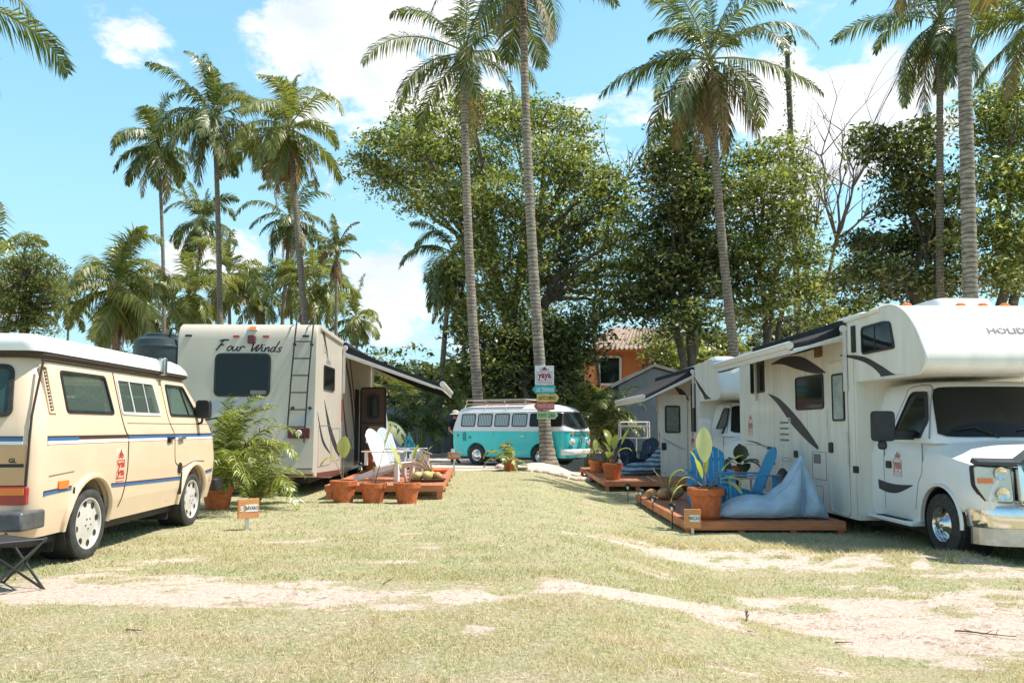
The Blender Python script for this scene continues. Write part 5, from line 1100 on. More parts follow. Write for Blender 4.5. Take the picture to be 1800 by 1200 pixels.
# ---- the beige motorhome on the left, seen from behind
STROKES = {'F': [[(.62, 1.0), (.45, .92), (.25, .45), (.0, .0)], [(.1, .92), (.5, 1.02), (1.0, 1.0)], [(.2, .5), (.6, .55)]],
 'o': [[(.45, .42), (.2, .38), (.05, .15), (.2, .0), (.42, .12), (.48, .35), (.35, .42)]], 'u': [[(.05, .42), (.0, .1), (.15, .0), (.35, .2), (.45, .42), (.4, .1), (.5, .0), (.6, .05)]],
 'r': [[(.0, .40), (.04, .2), (.0, .0)], [(.02, .18), (.14, .38), (.3, .45), (.42, .36)], [(.42, .36), (.46, .28)]], 'W': [[(.0, .75), (.2, .98), (.22, .5), (.2, .0), (.5, .35), (.75, .6), (.6, .2), (.65, .0), (.95, .3), (1.1, .62), (1.0, .55)]],
 'i': [[(.05, .4), (.0, .1), (.1, .0), (.25, .08)], [(.15, .62), (.18, .66)]], 'n': [[(.05, .42), (.0, .0), (.12, .25), (.32, .42), (.4, .3), (.36, .05), (.5, .02)]],
 'd': [[(.45, .38), (.2, .4), (.03, .15), (.15, .0), (.35, .1), (.55, .6), (.72, 1.0)], [(.5, .45), (.42, .08), (.55, .0)]], 's': [[(.5, .42), (.25, .38), (.2, .25), (.4, .12), (.25, .0), (.0, .05)]]}
def script(s, adv, h, fn, u0, v0, d, w, m, parent, slope=0):
    mb = MB(); x = u0
    for ch in s:
        if ch != ' ':
            for st in STROKES[ch]:
                pts = smoothpath([(x + a * h + b_ * h * .22, v0 + b_ * h + (x - u0) * slope) for a, b_ in st], 5); line(mb, pts, w * (1.25 if ch in 'FW' else 1), fn, -.005, d)
        x += adv.get(ch, .5) * h
    return mb.build('lettering', m, parent)
M['redlensd'] = mat('dull_red_lens', (.14, .018, .015), .35, coat=.3)
def left_rv():
    t = thing('motorhome', 'beige motorhome seen from behind, with a ladder and a black awning', 'motorhome', (-3.47, 14.0, 0), R(2.0)); x0, x1 = -2.44, 0.0
    prof = [(.10, .34), (-.03, .42), (0, .6), (.10, 2.2), (.12, 2.78), (.14, 2.9), (.20, 3.0), (.32, 3.06), (.6, 3.08), (7.2, 2.98), (7.2, .3), (2.9, .24), (1.5, .24)]
    coach(t, prof, x0, x1, M['rvbeige'], .07, arches=(5.5,)); sd = lambda u, v, d: (x1 + d, u, v)
    bt = [(.34, .05), (.42, -.03), (.6, 0), (2.2, .10), (2.78, .12), (2.9, .14), (3.0, .2), (3.06, .32)]; bk = lambda u, v, d: (u, interp(bt, v) - d, v)
    rv_window(t, rrect(-1.78, 1.75, -.80, 2.52, .12, 6), bk, name='rear_window', w=.035); mb = MB(); mb.panel(rrect(-1.14, 1.79, -.86, 1.86, .01), bk, .01, .016); mb.build('sticker', M['seamgrey'], t)
    adv = {'F': .95, 'o': .58, 'u': .66, 'r': .66, 'W': 1.12, 'i': .3, 'n': .52, 'd': .6, ' ': .3}
    script('Four Winds', adv, .185, bk, -1.77, 2.57, .006, .021, M['black'], t, slope=-.02)
    mb = MB(); mb.panel(rrect(-1.21, 2.69, -1.08, 2.84, .03), bk, -.01, .07); mb.build('rear_camera', mat('dark_red_plastic', (.10, .02, .03), .4), t, bevel=.01)
    for u, m_ in ((-1.42, 'redlens'), (-.90, 'redlens')): mb = MB(); mb.panel(rrect(u - .055, 2.80, u + .055, 2.84, .018), bk, -.01, .03); mb.build('clearance_light', M[m_], t)
    for u in (-2.26, -.2): mb = MB(); mb.panel(rrect(u - .06, 2.815, u + .06, 2.85, .018), bk, -.01, .02); mb.build('clearance_light', M['black'], t)
    mb = MB(); mb.panel(rrect(-1.22, 2.935, -1.06, 3.02, .01), bk, -.03, .05); l_ = mb.build('rear_lamp', M['alu'], t, bevel=.008); mb = MB(); mb.panel(rrect(-1.20, 2.95, -1.08, 3.0, .01), bk, .05, .058); mb.build('lens', M['amber'], l_)
    # ladder
    mb = MB()
    for u in (-.36, -.06): mb.tube([(u - .08, bk(0, 1.2, 0)[1] - .13, 1.2), (u - .05, bk(0, 2.0, 0)[1] - .13, 2.0), (u, bk(0, 2.8, 0)[1] - .13, 2.8), (u + .005, .1, 3.12), (u + .005, .2, 3.25), (u + .005, .36, 3.25), (u + .005, .4, 3.08)], .014, 7)
    mb.tube([(-.14, -.1, 1.2), (-.15, -.1, .95)], .014, 7); mb.tube([(-.44, -.10, 1.05), (-.15, -.1, 1.03)], .012, 6)
    for i in range(6):
        z = 1.22 + i * .30; f = (z - 1.2) / 1.6; a = -.44 + .08 * f; y = bk(0, z, 0)[1] - .13; mb.tube([(a, y, z), (a + .30, y, z)], .011, 6)
    for z in (1.55, 2.68):
        for u in (-.42, -.12): y = bk(0, z, 0)[1]; mb.tube([(u + .03, y, z), (u + .03, y - .13, z)], .012, 6); mb.lathe([(.03, 0), (.03, .012), (.01, .02)], 10, Matrix.Translation((u + .03, y, z)) @ Matrix.Rotation(pi / 2, 4, 'X'))
    mb.build('ladder', M['black'], t, smooth=50)
    for u in (-.27, -2.2):
        mb = MB(); mb.panel(rrect(u - .19, 1.02, u + .19, 1.2, .02), bk, -.01, .03); tl = mb.build('tail_light', M['redlensd'], t, bevel=.008); mb = MB(); mb.lathe([(.06, .03), (.05, .045), (.001, .05)], 14, Matrix.Translation((u, bk(0, 1.11, 0)[1], 1.11)) @ Matrix.Rotation(pi / 2, 4, 'X')); mb.build('lens', M['lens'], tl, smooth=40)
    mb = MB(); mb.panel([(-2.4, .36), (-.02, .36), (-.02, .50), (-2.4, .50)], bk, -.01, .01); mb.build('rear_valance', mat('maroon_trim', (.17, .05, .04), .5), t)
    GT[:] = [t, M['greygraphic']]; swoosh(mb, [(-2.0, 1.62), (-1.5, 1.72), (-.9, 1.68), (-.6, 1.58)], [(-2.0, 1.4), (-1.5, 1.5), (-.9, 1.56), (-.6, 1.57)], bk); swoosh(mb, [(-.5, 1.2), (-.3, 1.40), (-.03, 1.55)], [(-.5, 1.18), (-.3, 1.22), (-.03, 1.25)], bk)
    GT[:] = [t, M['swoosh']]; swoosh(mb, [(-2.0, 1.34), (-1.3, 1.46), (-.75, 1.55)], [(-2.0, 1.31), (-1.3, 1.43), (-.75, 1.545)], bk)
    swoosh(mb, [(.75, 2.98), (1.0, 2.72), (1.2, 2.45)], [(.55, 2.98), (.9, 2.7), (1.2, 2.44)], sd); swoosh(mb, [(.85, 1.72), (1.4, 1.30), (2.0, .95), (2.5, .7)], [(.85, 1.70), (1.3, 1.15), (1.9, .8), (2.5, .6)], sd); swoosh(mb, [(.25, 1.5), (.8, 1.0), (1.5, .72)], [(.25, 1.48), (.7, .95), (1.5, .70)], sd)
    swoosh(mb, [(3.0, 2.7), (3.6, 2.3), (4.1, 1.7), (4.4, 1.0)], [(3.0, 2.6), (3.45, 2.2), (3.95, 1.6), (4.4, .9)], sd); swoosh(mb, [(2.75, 1.9), (3.2, 1.3), (3.7, .7)], [(2.75, 1.8), (3.1, 1.2), (3.6, .65)], sd); swoosh(mb, [(3.6, 2.75), (4.1, 2.2), (4.4, 1.6)], [(3.5, 2.75), (4.0, 2.1), (4.38, 1.55)], sd)
    script('Four', adv, .15, sd, .68, 2.60, .005, .012, M['seamgrey'], t); script('Winds', adv, .15, sd, .95, 2.42, .005, .012, M['seamgrey'], t)
    rv_window(t, rrect(.74, 1.92, 1.76, 2.37, .06, 5), sd)
    for (a, b_, c, d) in ((.35, .5, 1.5, 1.25), (1.65, .55, 2.45, 1.2), (2.9, .5, 3.9, .95)):
        mb = MB(); o = rrect(a, b_, c, d, .02); mb.ring(o, inset(o, .01), sd, -.01, .005); mb.build('hatch', M['seamgrey'], t)
    mb = MB(); mb.panel(rrect(2.62, 1.35, 2.75, 1.8, .01), sd, -.01, .006); mb.build('red_sticker', M['red'], t)
    mb = MB(); line(mb, [(.3, .36), (2.6, .3)], .09, sd, -.01, .012); mb.build('sill', bpy.data.materials['maroon_trim'], t)
    mb = MB(); mb.bar((x1 + .01, .4, 3.0), (x1 + .01, 2.6, 2.96), .05, .05); mb.build('roof_rail', M['rvbeige'], t, bevel=.01)
    # doorway as a black sheet painting the shade inside, brown inner face of the opened door
    mb = MB(); mb.panel(rrect(4.35, .34, 5.0, 2.1, .06), sd, -.02, .004); mb.build('doorway', M['black'], t)
    df = lambda u, v, d: (x1 + .03 + u, 4.95 - d, v); o = rrect(0, .38, .62, 2.17, .1, 6); brown = mat('door_lining', (.14, .085, .06), .6, var=.1); mb = MB(); mb.panel(o, df, -.05, 0); d_ = mb.build('entry_door', brown, t, bevel=.01); mb = MB(); mb.ring(o, inset(o, .04), df, -.02, .015); line(mb, [(.03, 1.32), (.59, 1.32)], .02, df, 0, .012); mb.build('door_frame', M['black'], d_, smooth=30); rv_window(d_, rrect(.17, 1.42, .46, 2.0, .1, 6), df, name='door_window', w=.05)
    mb = MB(); mb.panel(rrect(.2, .85, .58, 1.25, .05), df, 0, .05); mb.build('door_pocket', mat('tan_lining', (.42, .28, .18), .7), d_, bevel=.01)
    # front cab with its door ajar
    mb = MB(); mb.loft([[(x, y, z) for y, z in [(7.2, .4), (7.2, 2.0), (7.7, 1.95), (8.3, 1.35), (9.1, 1.1), (9.2, .5)]] for x in (-2.25, -.2)]); mb.build('cab', M['rvbeige'], t, bevel=.08)
    cdf = lambda u, v, d: (-.15 + u, 7.9 - d + u * .35, v); o = rpoly([(0, .55), (.42, .55), (.46, 1.3), (.38, 1.95), (0, 1.95)], [.02, .08, .1, .12, .02], 5); mb = MB(); mb.ring(o, inset(o, .05), cdf, -.05, 0); mb.panel([(.03, .6), (.4, .6), (.42, 1.25), (.03, 1.25)], cdf, -.045, -.01); c_ = mb.build('cab_door', M['popwhite'], t, smooth=30); mb = MB(); mb.panel(inset(o, .05), cdf, -.03, -.02); mb.build('pane', M['glass'], c_)
    awning(t, 1, x1, 2.68, 7.0, 2.93, 2.1, .80)
    mb = MB(); mb.tube([(.05, 3.2, .9), (.1, 3.35, .75), (.1, 3.6, .72), (.05, 3.75, .9)], .02, 6); mb.build('hose', M['alu'], t, smooth=60)
    roof_box(t, 3.4, -1.5, 3.0); 
    for x, s in ((-.06, 1), (-2.38, -1)): tyre_wheel(t, x, 5.5, .375, .24, s, 'truck'); tyre_wheel(t, x - s * .15, 8.7, .375, .24, s, 'truck')
    mb = MB(); mb.box(-2.2, .5, .2, -.2, 7.1, .32); mb.box(-2.1, .1, .28, -.35, .25, .42); mb.build('chassis', M['black'], t)
left_rv()
# ============ decks, furniture, plants, signs =====================================
def woodmat(name, c1, c2, st=(6, 1, 6)):
    m = mat(name, c1, .55, col2=c2, vscale=3.5, vd=7, stretch=st, bump=.25, bscale=20); return m
M['deckwood'] = woodmat('stained_deck_boards', (.30, .095, .045), (.56, .24, .13), (7, .6, 7))
M['deckside'] = woodmat('orange_stained_timber', (.42, .13, .05), (.62, .23, .09), (.8, .8, 8))
M['planter'] = woodmat('sign_board_wood', (.50, .20, .07), (.66, .31, .13), (1, 1, 9))
M['blue'] = mat('blue_painted_wood', (.022, .24, .47), .42, col2=(.03, .31, .56), vscale=9, coat=.2, bump=.15, bscale=40)
M['navy'] = mat('navy_painted_wood', (.015, .045, .10), .45, var=.2)
M['chairwhite'] = mat('white_painted_wood', (.74, .69, .66), .5, var=.05, vscale=6, bump=.12, bscale=40)
M['chairgrey'] = mat('pale_grey_painted_wood', (.42, .47, .50), .5, var=.06, vscale=6)
M['bagblue'] = mat('dusty_blue_cloth', (.38, .51, .64), .85, var=.10, vscale=4, bump=1, bscale=3.2, stretch=(1.2, 2.5, 2.2)); M['bagblue'].node_tree.nodes['Bump'].inputs['Distance'].default_value = .018
def deck(label, x0, y0, x1, y1, ztop, th, ground, rz=0, origin=None, along='y', group='timber decks beside the motorhomes', gap=.008, bw=.13, pallet=False):
    o = Vector((x0, y0, 0)) if origin is None else origin; t = thing('timber_deck', label, 'deck', (o.x, o.y, ground), rz, group); w, l_ = x1 - x0, y1 - y0; h = ztop - ground
    mb = MB(); n_ = int(l_ / bw) if along == 'x' else int(w / bw); rr = random.Random(int(x0 * 100))
    for i in range(n_):
        if along == 'x': a = l_ * i / n_; mb.box(0, a, h - .028, w, a + l_ / n_ - gap, h + rr.uniform(-.002, .002))
        else: a = w * i / n_; mb.box(a, 0, h - .028, a + w / n_ - gap, l_, h + rr.uniform(-.002, .002))
    mb.build('boards', M['deckwood'], t, bevel=.004); mb = MB(); e = .03
    mb.box(-.02, -.025, h - .03 - th, w + .02, -.003, h - .002); mb.box(-.025, -.003, h - .03 - th, -.003, l_ + .003, h - .002); mb.box(w + .003, -.003, h - .03 - th, w + .025, l_ + .003, h - .002); mb.box(0, l_ + .003, h - .03 - th, w, l_ + .025, h - .002)
    mb.build('fascia', M['deckside'], t, bevel=.004); mb = MB()
    for a in (0, w * .33, w * .66, w - .09):
        for b_ in [.01 + (l_ - .12) * k / 4 for k in range(5)]: mb.box(a, b_, -.05, a + .09, b_ + .09, h - .035)
    mb.build('posts', M['deckside'], t); return t
deck('low reddish deck holding the blue chairs and beanbag, beside the nearest motorhome', 2.60, 11.95, 4.93, 16.7, -.18, .10, -.36)
deck('further reddish deck with the striped beanbag, beside the second motorhome', 2.28, 19.6, 4.55, 26.6, -.10, .09, -.36)
deck('orange stained pallet deck holding the white chairs, beside the beige motorhome', 0, 0, 1.95, 6.0, .24, .075, 0.0, R(2.6), Vector((-3.13, 13.5, 0)), along='x')
# ---- adirondack chairs (built facing -y, seat ahead of the back)
def adirondack(m):
    t = thing('garden_chair', 'x', 'garden chair'); 
    mb = MB()
    for i in range(6): a = -.28 + i * .095; ta = 1.0 - 1.9 * a * a; tb_ = 1.0 - 1.9 * (a + .085) ** 2; mb.loft([[(x, y, z) for x, y, z in ((a + u, .14 + (z - .3) * .42 + q, z) for z in (.28,) for u, q in ((0, 0), (.085, 0), (.085, .02), (0, .02)))], [(a + u + (i - 2.5) * .004, .14 + (tp - .3) * .42 + q, tp) for u, q, tp in ((0, 0, ta), (.089, 0, tb_), (.089, .02, tb_), (0, .02, ta))]])
    for z in (.36, .72): y = .165 + (z - .3) * .42; mb.box(-.30, y, z, .30, y + .025, z + .06)
    mb.build('backrest', m, t, bevel=.005); mb = MB()
    for i in range(7): f = i / 6; y = -.38 + f * .52; z = .37 - .12 * f + .03 * (1 - f) ** 4 * -1; mb.box(-.28, y, z, .28, y + .07, z + .02)
    mb.build('seat', m, t, bevel=.005)
    for s in (-1, 1):
        mb = MB(); mb.loft([[(s * .30 + a, y, z) for y, z in ((-.40, .28), (-.40, .37), (.15, .245), (.62, .06), (.62, 0), (.50, 0), (.1, .15))] for a in (-.012, .012)]); mb.build('side_rail', m, t, bevel=.004)
        mb = MB(); mb.box(s * .33 - .045, -.36, 0, s * .33 + .045, -.335, .55); mb.box(s * .33 - .012, -.335, 0, s * .33 + .012, -.26, .5); mb.build('leg', m, t, bevel=.004)
        mb = MB(); mb.loft([[(s * .36 + x, y, z) for x, y in rpoly([(-.07, -.44), (.07, -.44), (.05, .42), (-.03, .42)], .03, 3)] for z in (.55, .572)]); mb.box(s * .34 - .02, .30, .30, s * .34 + .02, .36, .55); mb.build('armrest', m, t, bevel=.004)
    return t
def place(t, label, loc, rz, group=None, s=1): t['label'] = label; t.location = loc; t.rotation_euler = (0, 0, rz); t.scale = (s, s, s); t.name = t.name; return tag(t, label, None, group)
def recolour(t, m):
    for c in kids(t):
        c.data = c.data.copy(); c.data.materials.clear(); c.data.materials.append(m)
c0 = adirondack(M['blue']); GC = 'slatted garden chairs on the decks'
c1, c2, c3, c4, c5 = [copy_tree(c0) for _ in range(5)]
place(c0, 'blue slatted garden chair facing out, behind the large terracotta pot', (3.62, 14.75, -.18), R(-10), GC, 1.06)
place(c1, 'blue slatted garden chair seen side on, just behind the plain blue beanbag', (4.02, 13.7, -.18), R(-92), GC, 1.06)
place(c2, 'white slatted garden chair, the nearer one, on the orange deck', (-2.25, 14.75, .24), R(72), GC, .95); recolour(c2, M['chairwhite'])
place(c3, 'pale grey slatted garden chair just behind the nearer white one', (-2.28, 16.2, .24), R(66), GC, .97); recolour(c3, M['chairgrey'])
place(c4, 'dark blue garden chair left of centre on the far right deck', (3.55, 23.6, -.10), R(25), GC, 1.0); recolour(c4, M['navy'])
place(c5, 'dark blue garden chair next to the rear of the second motorhome', (4.15, 25.0, -.10), R(-40), GC, 1.0); recolour(c5, M['navy'])
# ---- pots and plants
def pot_mb(r, h):
    mb = MB(); mb.lathe([(r * .66, 0), (r * .70, .0), (r * .90, h * .74), (r * 1.0, h * .76), (r * 1.03, h * .98), (r * 1.0, h), (r * .92, h), (r * .90, h * .9), (.001, h * .89)], 32); return mb
def potted(name, label, loc, r, h, group, saucer=False):
    t = thing(name, label, 'potted plant', loc, 0, group); p = pot_mb(r, h).build('pot', M['terracotta'], t, smooth=40)
    mb = MB(); mb.lathe([(r * .9, h * .88), (r * .88, h * .93), (r * .4, h * .95), (.001, h * .95)], 20, None, False); mb.build('soil', M['soil'], p)
    if saucer: mb = MB(); mb.lathe([(r * .78, -.03), (r * .98, .02), (r * .94, .025), (r * .7, .004), (.001, .004)], 28); mb.build('saucer', M['terracotta'], p, smooth=40)
    return t
def broad_leaf(mb, base, az, el, stem, L, w, grav, rng, fold=.25, twist=0.):
    """a stalk and one wide blade with a midrib"""
    d = Vector((math.cos(az) * math.cos(el), math.sin(az) * math.cos(el), math.sin(el))); p = Vector(base); P = [p.copy()]
    for i in range(6): d = (d + Vector((0, 0, -1)) * .02 * grav).normalized(); p = p + d * stem / 6; P.append(p.copy())
    mb.m = 1; mb.tube(P, [.011 - .0012 * i for i in range(7)], 5, False); mb.m = 0
    side = d.cross(Vector((0, 0, 1))); side = side.normalized() if side.length > .05 else Vector((1, 0, 0)); k = 9; vs = []
    for i in range(k + 1):
        f = i / k; up = side.cross(d).normalized(); wd = w * .5 * (math.sin(pi * min(1, f * .93 + .03)) ** .75) * (1.0 if i < k else .05); s2 = (side * math.cos(twist * f) + up * math.sin(twist * f)); u2 = s2.cross(d).normalized(); wob = rng.uniform(-.008, .008)
        vs += [p - s2 * wd + u2 * (wd * fold + wob), p, p + s2 * wd + u2 * (wd * fold - wob)]; d = (d + Vector((0, 0, -1)) * grav * .16).normalized(); p = p + d * L / k
    mb.add(vs, [q for i in range(k) for q in ((3 * i, 3 * i + 1, 3 * i + 4, 3 * i + 3), (3 * i + 1, 3 * i + 2, 3 * i + 5, 3 * i + 4))])
def plant_leaves(t, h0, spec, m, seed, name='leaves'):
    mb = MB(); rng = random.Random(seed)
    for (az, el, stem, L, w, g, tw) in spec: broad_leaf(mb, (rng.uniform(-.02, .02), rng.uniform(-.02, .02), h0), R(az), R(el), stem, L, w, g, rng, twist=R(tw))
    return mb.build(name, [m, M['stalk2']], t, smooth=70)
M['stalk2'] = mat('plant_stalk', (.26, .15, .07), .6, var=.3, vscale=6)
M['paddle'] = leafmat('broad_leaf_yellow_green', [(.22, .26, .05), (.42, .42, .08), (.30, .36, .07), (.6, .55, .22)], .3, .3)
M['paddle2'] = leafmat('broad_leaf_cream_edged', [(.38, .42, .06), (.56, .56, .12), (.74, .70, .38)], .25, .3)
M['paddledark'] = leafmat('broad_leaf_dark', [(.02, .032, .014), (.035, .045, .02), (.05, .06, .02)], .12, .25)
GP = 'terracotta pots in front of the orange deck'
for px, D_, r, h, lab, spec, seed in [
  (606, 13.05, .215, .36, 'left pot in front of the orange deck, two upright round leaves on bare stems', [(80, 86, .40, .36, .24, .5, 10), (175, 70, .36, .34, .17, 2.2, 10)], 1),
  (658, 12.98, .215, .33, 'middle pot in front of the orange deck, one big leaf on a thin stem', [(20, 76, .62, .40, .22, .4, 30), (60, 84, .2, .1, .05, .5, 0)], 2),
  (717, 12.9, .215, .34, 'right pot in front of the orange deck, narrow leaves leaning apart', [(150, 66, .28, .46, .09, .2, 20), (20, 62, .34, .40, .08, .3, 0), (190, 80, .30, .3, .1, 3.4, 0), (60, 72, .4, .3, .07, .5, 0)], 3)]:
    x = (px - 900) / 1400 * D_; t = potted('potted_plant', lab, (x, D_, G0(x, D_) - .01), r, h, GP); plant_leaves(t, h * .9, spec, M['paddle'], seed)
t = potted('potted_plant', 'large terracotta pot and saucer on the near right deck, tall yellow leaf above', (2.98, 12.35, -.15), .275, .43, 'terracotta pots on the right hand decks', True)
plant_leaves(t, .40, [(80, 84, .42, .56, .25, .45, 12), (170, 50, .42, .40, .13, 2.4, 10), (150, 42, .30, .42, .10, 2.0, 20), (10, 50, .38, .44, .13, .4, 35), (350, 38, .26, .46, .11, 1.0, -25), (20, 26, .26, .5, .11, 1.0, 20), (210, 74, .18, .50, .13, .6, 30), (186, 22, .3, .4, .06, 1.6, 0), (60, 78, .25, .3, .08, .4, 0)], M['paddle2'], 4)
t = thing('side_table', 'small white painted table carrying the dark leaved plant, between the blue chairs', 'table', (4.42, 15.5, -.18)); mb = MB(); mb.box(-.3, -.25, .40, .3, .25, .43); mb.build('table_top', M['chairwhite'], t, bevel=.006)
for a, b_ in ((-.27, -.22), (.24, -.22), (-.27, .19), (.24, .19)): mb = MB(); mb.box(a, b_, 0, a + .035, b_ + .035, .40); mb.build('leg', M['chairwhite'], t)
t = potted('potted_plant', 'small terracotta pot with dark round leaves, set on the white table', (4.42, 15.5, .25), .16, .22, 'terracotta pots on the right hand decks')
plant_leaves(t, .2, [(90, 86, .10, .34, .30, .2, 0), (180, 35, .14, .34, .26, 1.2, 20), (0, 35, .14, .36, .28, 1.2, -20), (270, 30, .10, .3, .26, 1.2, 0), (220, 55, .1, .32, .24, 1.0, 0), (320, 50, .1, .32, .24, 1.0, 0), (40, 60, .12, .3, .2, .8, 0)], M['paddledark'], 6)
for x, y, r, h, lab, seed, sp in [(2.55, 20.3, .26, .40, 'terracotta pot nearest the corner of the far right deck, curling yellow leaves', 7, [(170, 60, .4, .5, .2, 1.9, 10), (110, 76, .5, .55, .2, 1.0, 10), (35, 58, .6, .6, .14, .1, 15), (60, 78, .4, .42, .2, .8, 0), (250, 60, .3, .45, .18, 1.6, 0), (330, 68, .3, .45, .17, 1.4, 0), (200, 76, .3, .4, .16, 1.0, 0)]),
                             (2.50, 23.6, .24, .34, 'terracotta pot left of the curling leaved one on the far right deck', 8, [(200, 60, .3, .4, .18, 1.6, 0), (330, 60, .3, .4, .16, 1.6, 0), (90, 80, .3, .4, .16, .8, 0)])]:
    t = potted('potted_plant', lab, (x, y, -.095), r, h, 'terracotta pots on the right hand decks'); plant_leaves(t, h * .9, sp, M['paddle'], seed)
t = potted('potted_plant', 'red pot standing in the shade beside the door of the beige motorhome', (-3.05, 17.6, .24), .2, .5, None); plant_leaves(t, .45, [(90, 70, .1, .2, .08, 1, 0), (200, 60, .1, .2, .08, 1, 0)], M['paddledark'], 9)
# potted areca palms
def areca(label, loc, r, h, n_, L, seed, el=(86, 40), m='areca', azr=(0, 360), pot=True, group='potted palms', ll=.3, nl=30, lw=.018, name='potted_palm'):
    if pot: t = potted(name, label, loc, r, h, group)
    else: t = thing(name, label, 'palm plant', loc, 0, group); h = .02
    rng = random.Random(seed); mb = MB()
    for i in range(n_):
        a = R(rng.uniform(*azr)); o = Vector((math.cos(a) * r * .4, math.sin(a) * r * .4, h * .9)); frond_geo(mb, rng, o, a, R(el[1] + (el[0] - el[1]) * rng.random()), L * rng.uniform(.65, 1.08), nl, lw, ll, 1.15, .011, rng.uniform(-.9, .9), droop=.45)
    mb.build('fronds', [M[m], M['stalk']], t); return t
x, y = -4.36, 11.9; areca('big potted palm with fountain of yellow green fronds behind the cream camper van', (x, y, G0(x, y) - .02), .23, .36, 30, 1.62, 61, azr=(-85, 95), el=(88, 50), nl=27, lw=.022, ll=.33)
x, y = -3.95, 12.35; areca('bushy palm plant growing right of the big potted one, fronds touching the lawn', (x, y, G0(x, y) - .02), .12, .2, 20, 1.25, 62, el=(86, 45), nl=26, lw=.022, ll=.30, pot=False, azr=(-130, 130), name='palm_plant')
x, y = -.05, 22.7; t = areca('small potted palm with yellowing fronds on the lawn before the turquoise van', (x, y, G0(x, y) - .02), .215, .36, 9, .85, 63, m='areca', el=(80, 8), ll=.22, nl=13, lw=.05)
# ---- beanbags
def beanbag(name, label, loc, rz, W_, prof, m, depth=.75, seed=1, group=None, sc_=1):
    """prof: (x, height, depth factor) stations from the toe to the tail"""
    t = MB(); r = random.Random(seed); rings = []; n_ = 22; st = smoothpath([(a, b_) for a, b_, c in prof], 5); dp = smoothpath([(a, c) for a, b_, c in prof], 5)
    for (x, h), (_, d) in zip(st, dp):
        h = max(h, .02); d = max(d, .03) * depth; ring = []
        for k in range(n_):
            a = 2 * pi * k / n_; c, s = math.cos(a), math.sin(a); e = .72; yy = d / 2 * (abs(c) ** e) * (1 if c > 0 else -1); zz = (abs(s) ** .85) * (1 if s > 0 else -1)
            sq = (zz * .5 + .5); yy *= (1 - .45 * max(0, zz) * min(1, h / .6)); z = h * (sq ** 1.0)
            ring.append((x + .006 * math.sin(k * 1.7 + x * 9) + .06 * (h > .5) * sq, yy + .006 * math.sin(x * 21 + k), max(0, z + .005 * math.sin(x * 23 + k * 2.1))))
        rings.append(ring)
    t.loft(rings); o = t.build('beanbag', m, None, smooth=80)
    for k in (3, 8, 14): mb = MB(); mb.tube([Vector(rg_[k]) * 1.0 + Vector((0, 0, .006)) for rg_ in rings[2:-2]], .007, 5); mb.build('seam', m, o, smooth=60)
    o.location = loc; o.rotation_euler = (0, 0, rz); o.scale = (sc_,) * 3
    s = o.modifiers.new('sub', 'SUBSURF'); s.levels = 1; s.render_levels = 1; tag(o, label, 'beanbag', group); return o
BB = [(0, .03, .1), (.10, .16, .45), (.28, .28, .85), (.55, .36, 1.0), (.80, .34, 1.0), (.93, .44, 1.0), (1.10, .68, .95), (1.22, .88, .7), (1.30, .97, .35), (1.34, .80, .6), (1.45, .56, .85), (1.58, .32, .7), (1.68, .12, .4), (1.74, .03, .1)]
def seamed(o):
    mb = MB(); q = [(.06, -.1, .10), (.3, -.27, .2), (.6, -.34, .26), (.86, -.3, .3), (1.1, -.25, .5), (1.3, -.08, .93)]; return o
bb = beanbag('beanbag', 'plain dusty blue beanbag lounger with a pointed top on the near right deck', (3.12, 12.42, -.18), R(-2), 1.8, BB, M['bagblue'])
def striped():
    m = mat('striped_cloth', (.2, .3, .4), .9); n, l = m.node_tree.nodes, m.node_tree.links; w = n.new('ShaderNodeTexWave'); w.bands_direction = 'Z'; w.inputs['Scale'].default_value = 2.6; w.inputs['Distortion'].default_value = 2.2; w.inputs['Detail'].default_value = 2; w.inputs['Detail Scale'].default_value = 1.5
    t = n.new('ShaderNodeTexCoord'); l.new(t.outputs['Object'], w.inputs['Vector']); c = n.new('ShaderNodeValToRGB'); e = c.color_ramp.elements; c.color_ramp.interpolation = 'CONSTANT'
    e[0].color = (.05, .11, .17, 1); e[1].position = .3; e[1].color = (.34, .44, .52, 1); x = e.new(.62); x.color = (.10, .25, .33, 1); x = e.new(.78); x.color = (.46, .52, .56, 1)
    l.new(w.outputs[0], c.inputs[0]); l.new(c.outputs[0], n['Principled BSDF'].inputs['Base Color']); return m
def patterned():
    m = mat('turquoise_print_cloth', (.02, .4, .45), .85); n, l = m.node_tree.nodes, m.node_tree.links; w = n.new('ShaderNodeTexVoronoi'); w.inputs['Scale'].default_value = 7; t = n.new('ShaderNodeTexCoord'); l.new(t.outputs['Object'], w.inputs['Vector']); c = n.new('ShaderNodeValToRGB'); e = c.color_ramp.elements; c.color_ramp.interpolation = 'CONSTANT'
    e[0].color = (.02, .13, .24, 1); e[1].position = .3; e[1].color = (.45, .68, .72, 1); x = e.new(.42); x.color = (.02, .42, .46, 1); l.new(w.outputs['Distance'], c.inputs[0]); l.new(c.outputs[0], n['Principled BSDF'].inputs['Base Color']); return m
beanbag('beanbag', 'blue and grey striped beanbag lounger lying on the far right deck', (2.95, 22.3, -.10), R(14), 1.8, [(a, b_ * .95, c) for a, b_, c in BB[:7]] + [(1.35, .85, .95), (1.7, 1.0, .8), (1.95, .7, .6), (2.05, .1, .2)], striped(), .8, 2)
tb = beanbag('beanbag', 'turquoise patterned beanbag with a tall point behind the white chairs', (-2.85, 18.9, .24), R(0), 1.2, [(0, .05, .1), (.10, .3, .6), (.22, .62, .8), (.34, .88, .5), (.42, .72, .7), (.6, .38, .9), (.78, .1, .5), (.84, .03, .1)], patterned(), .75, 3)
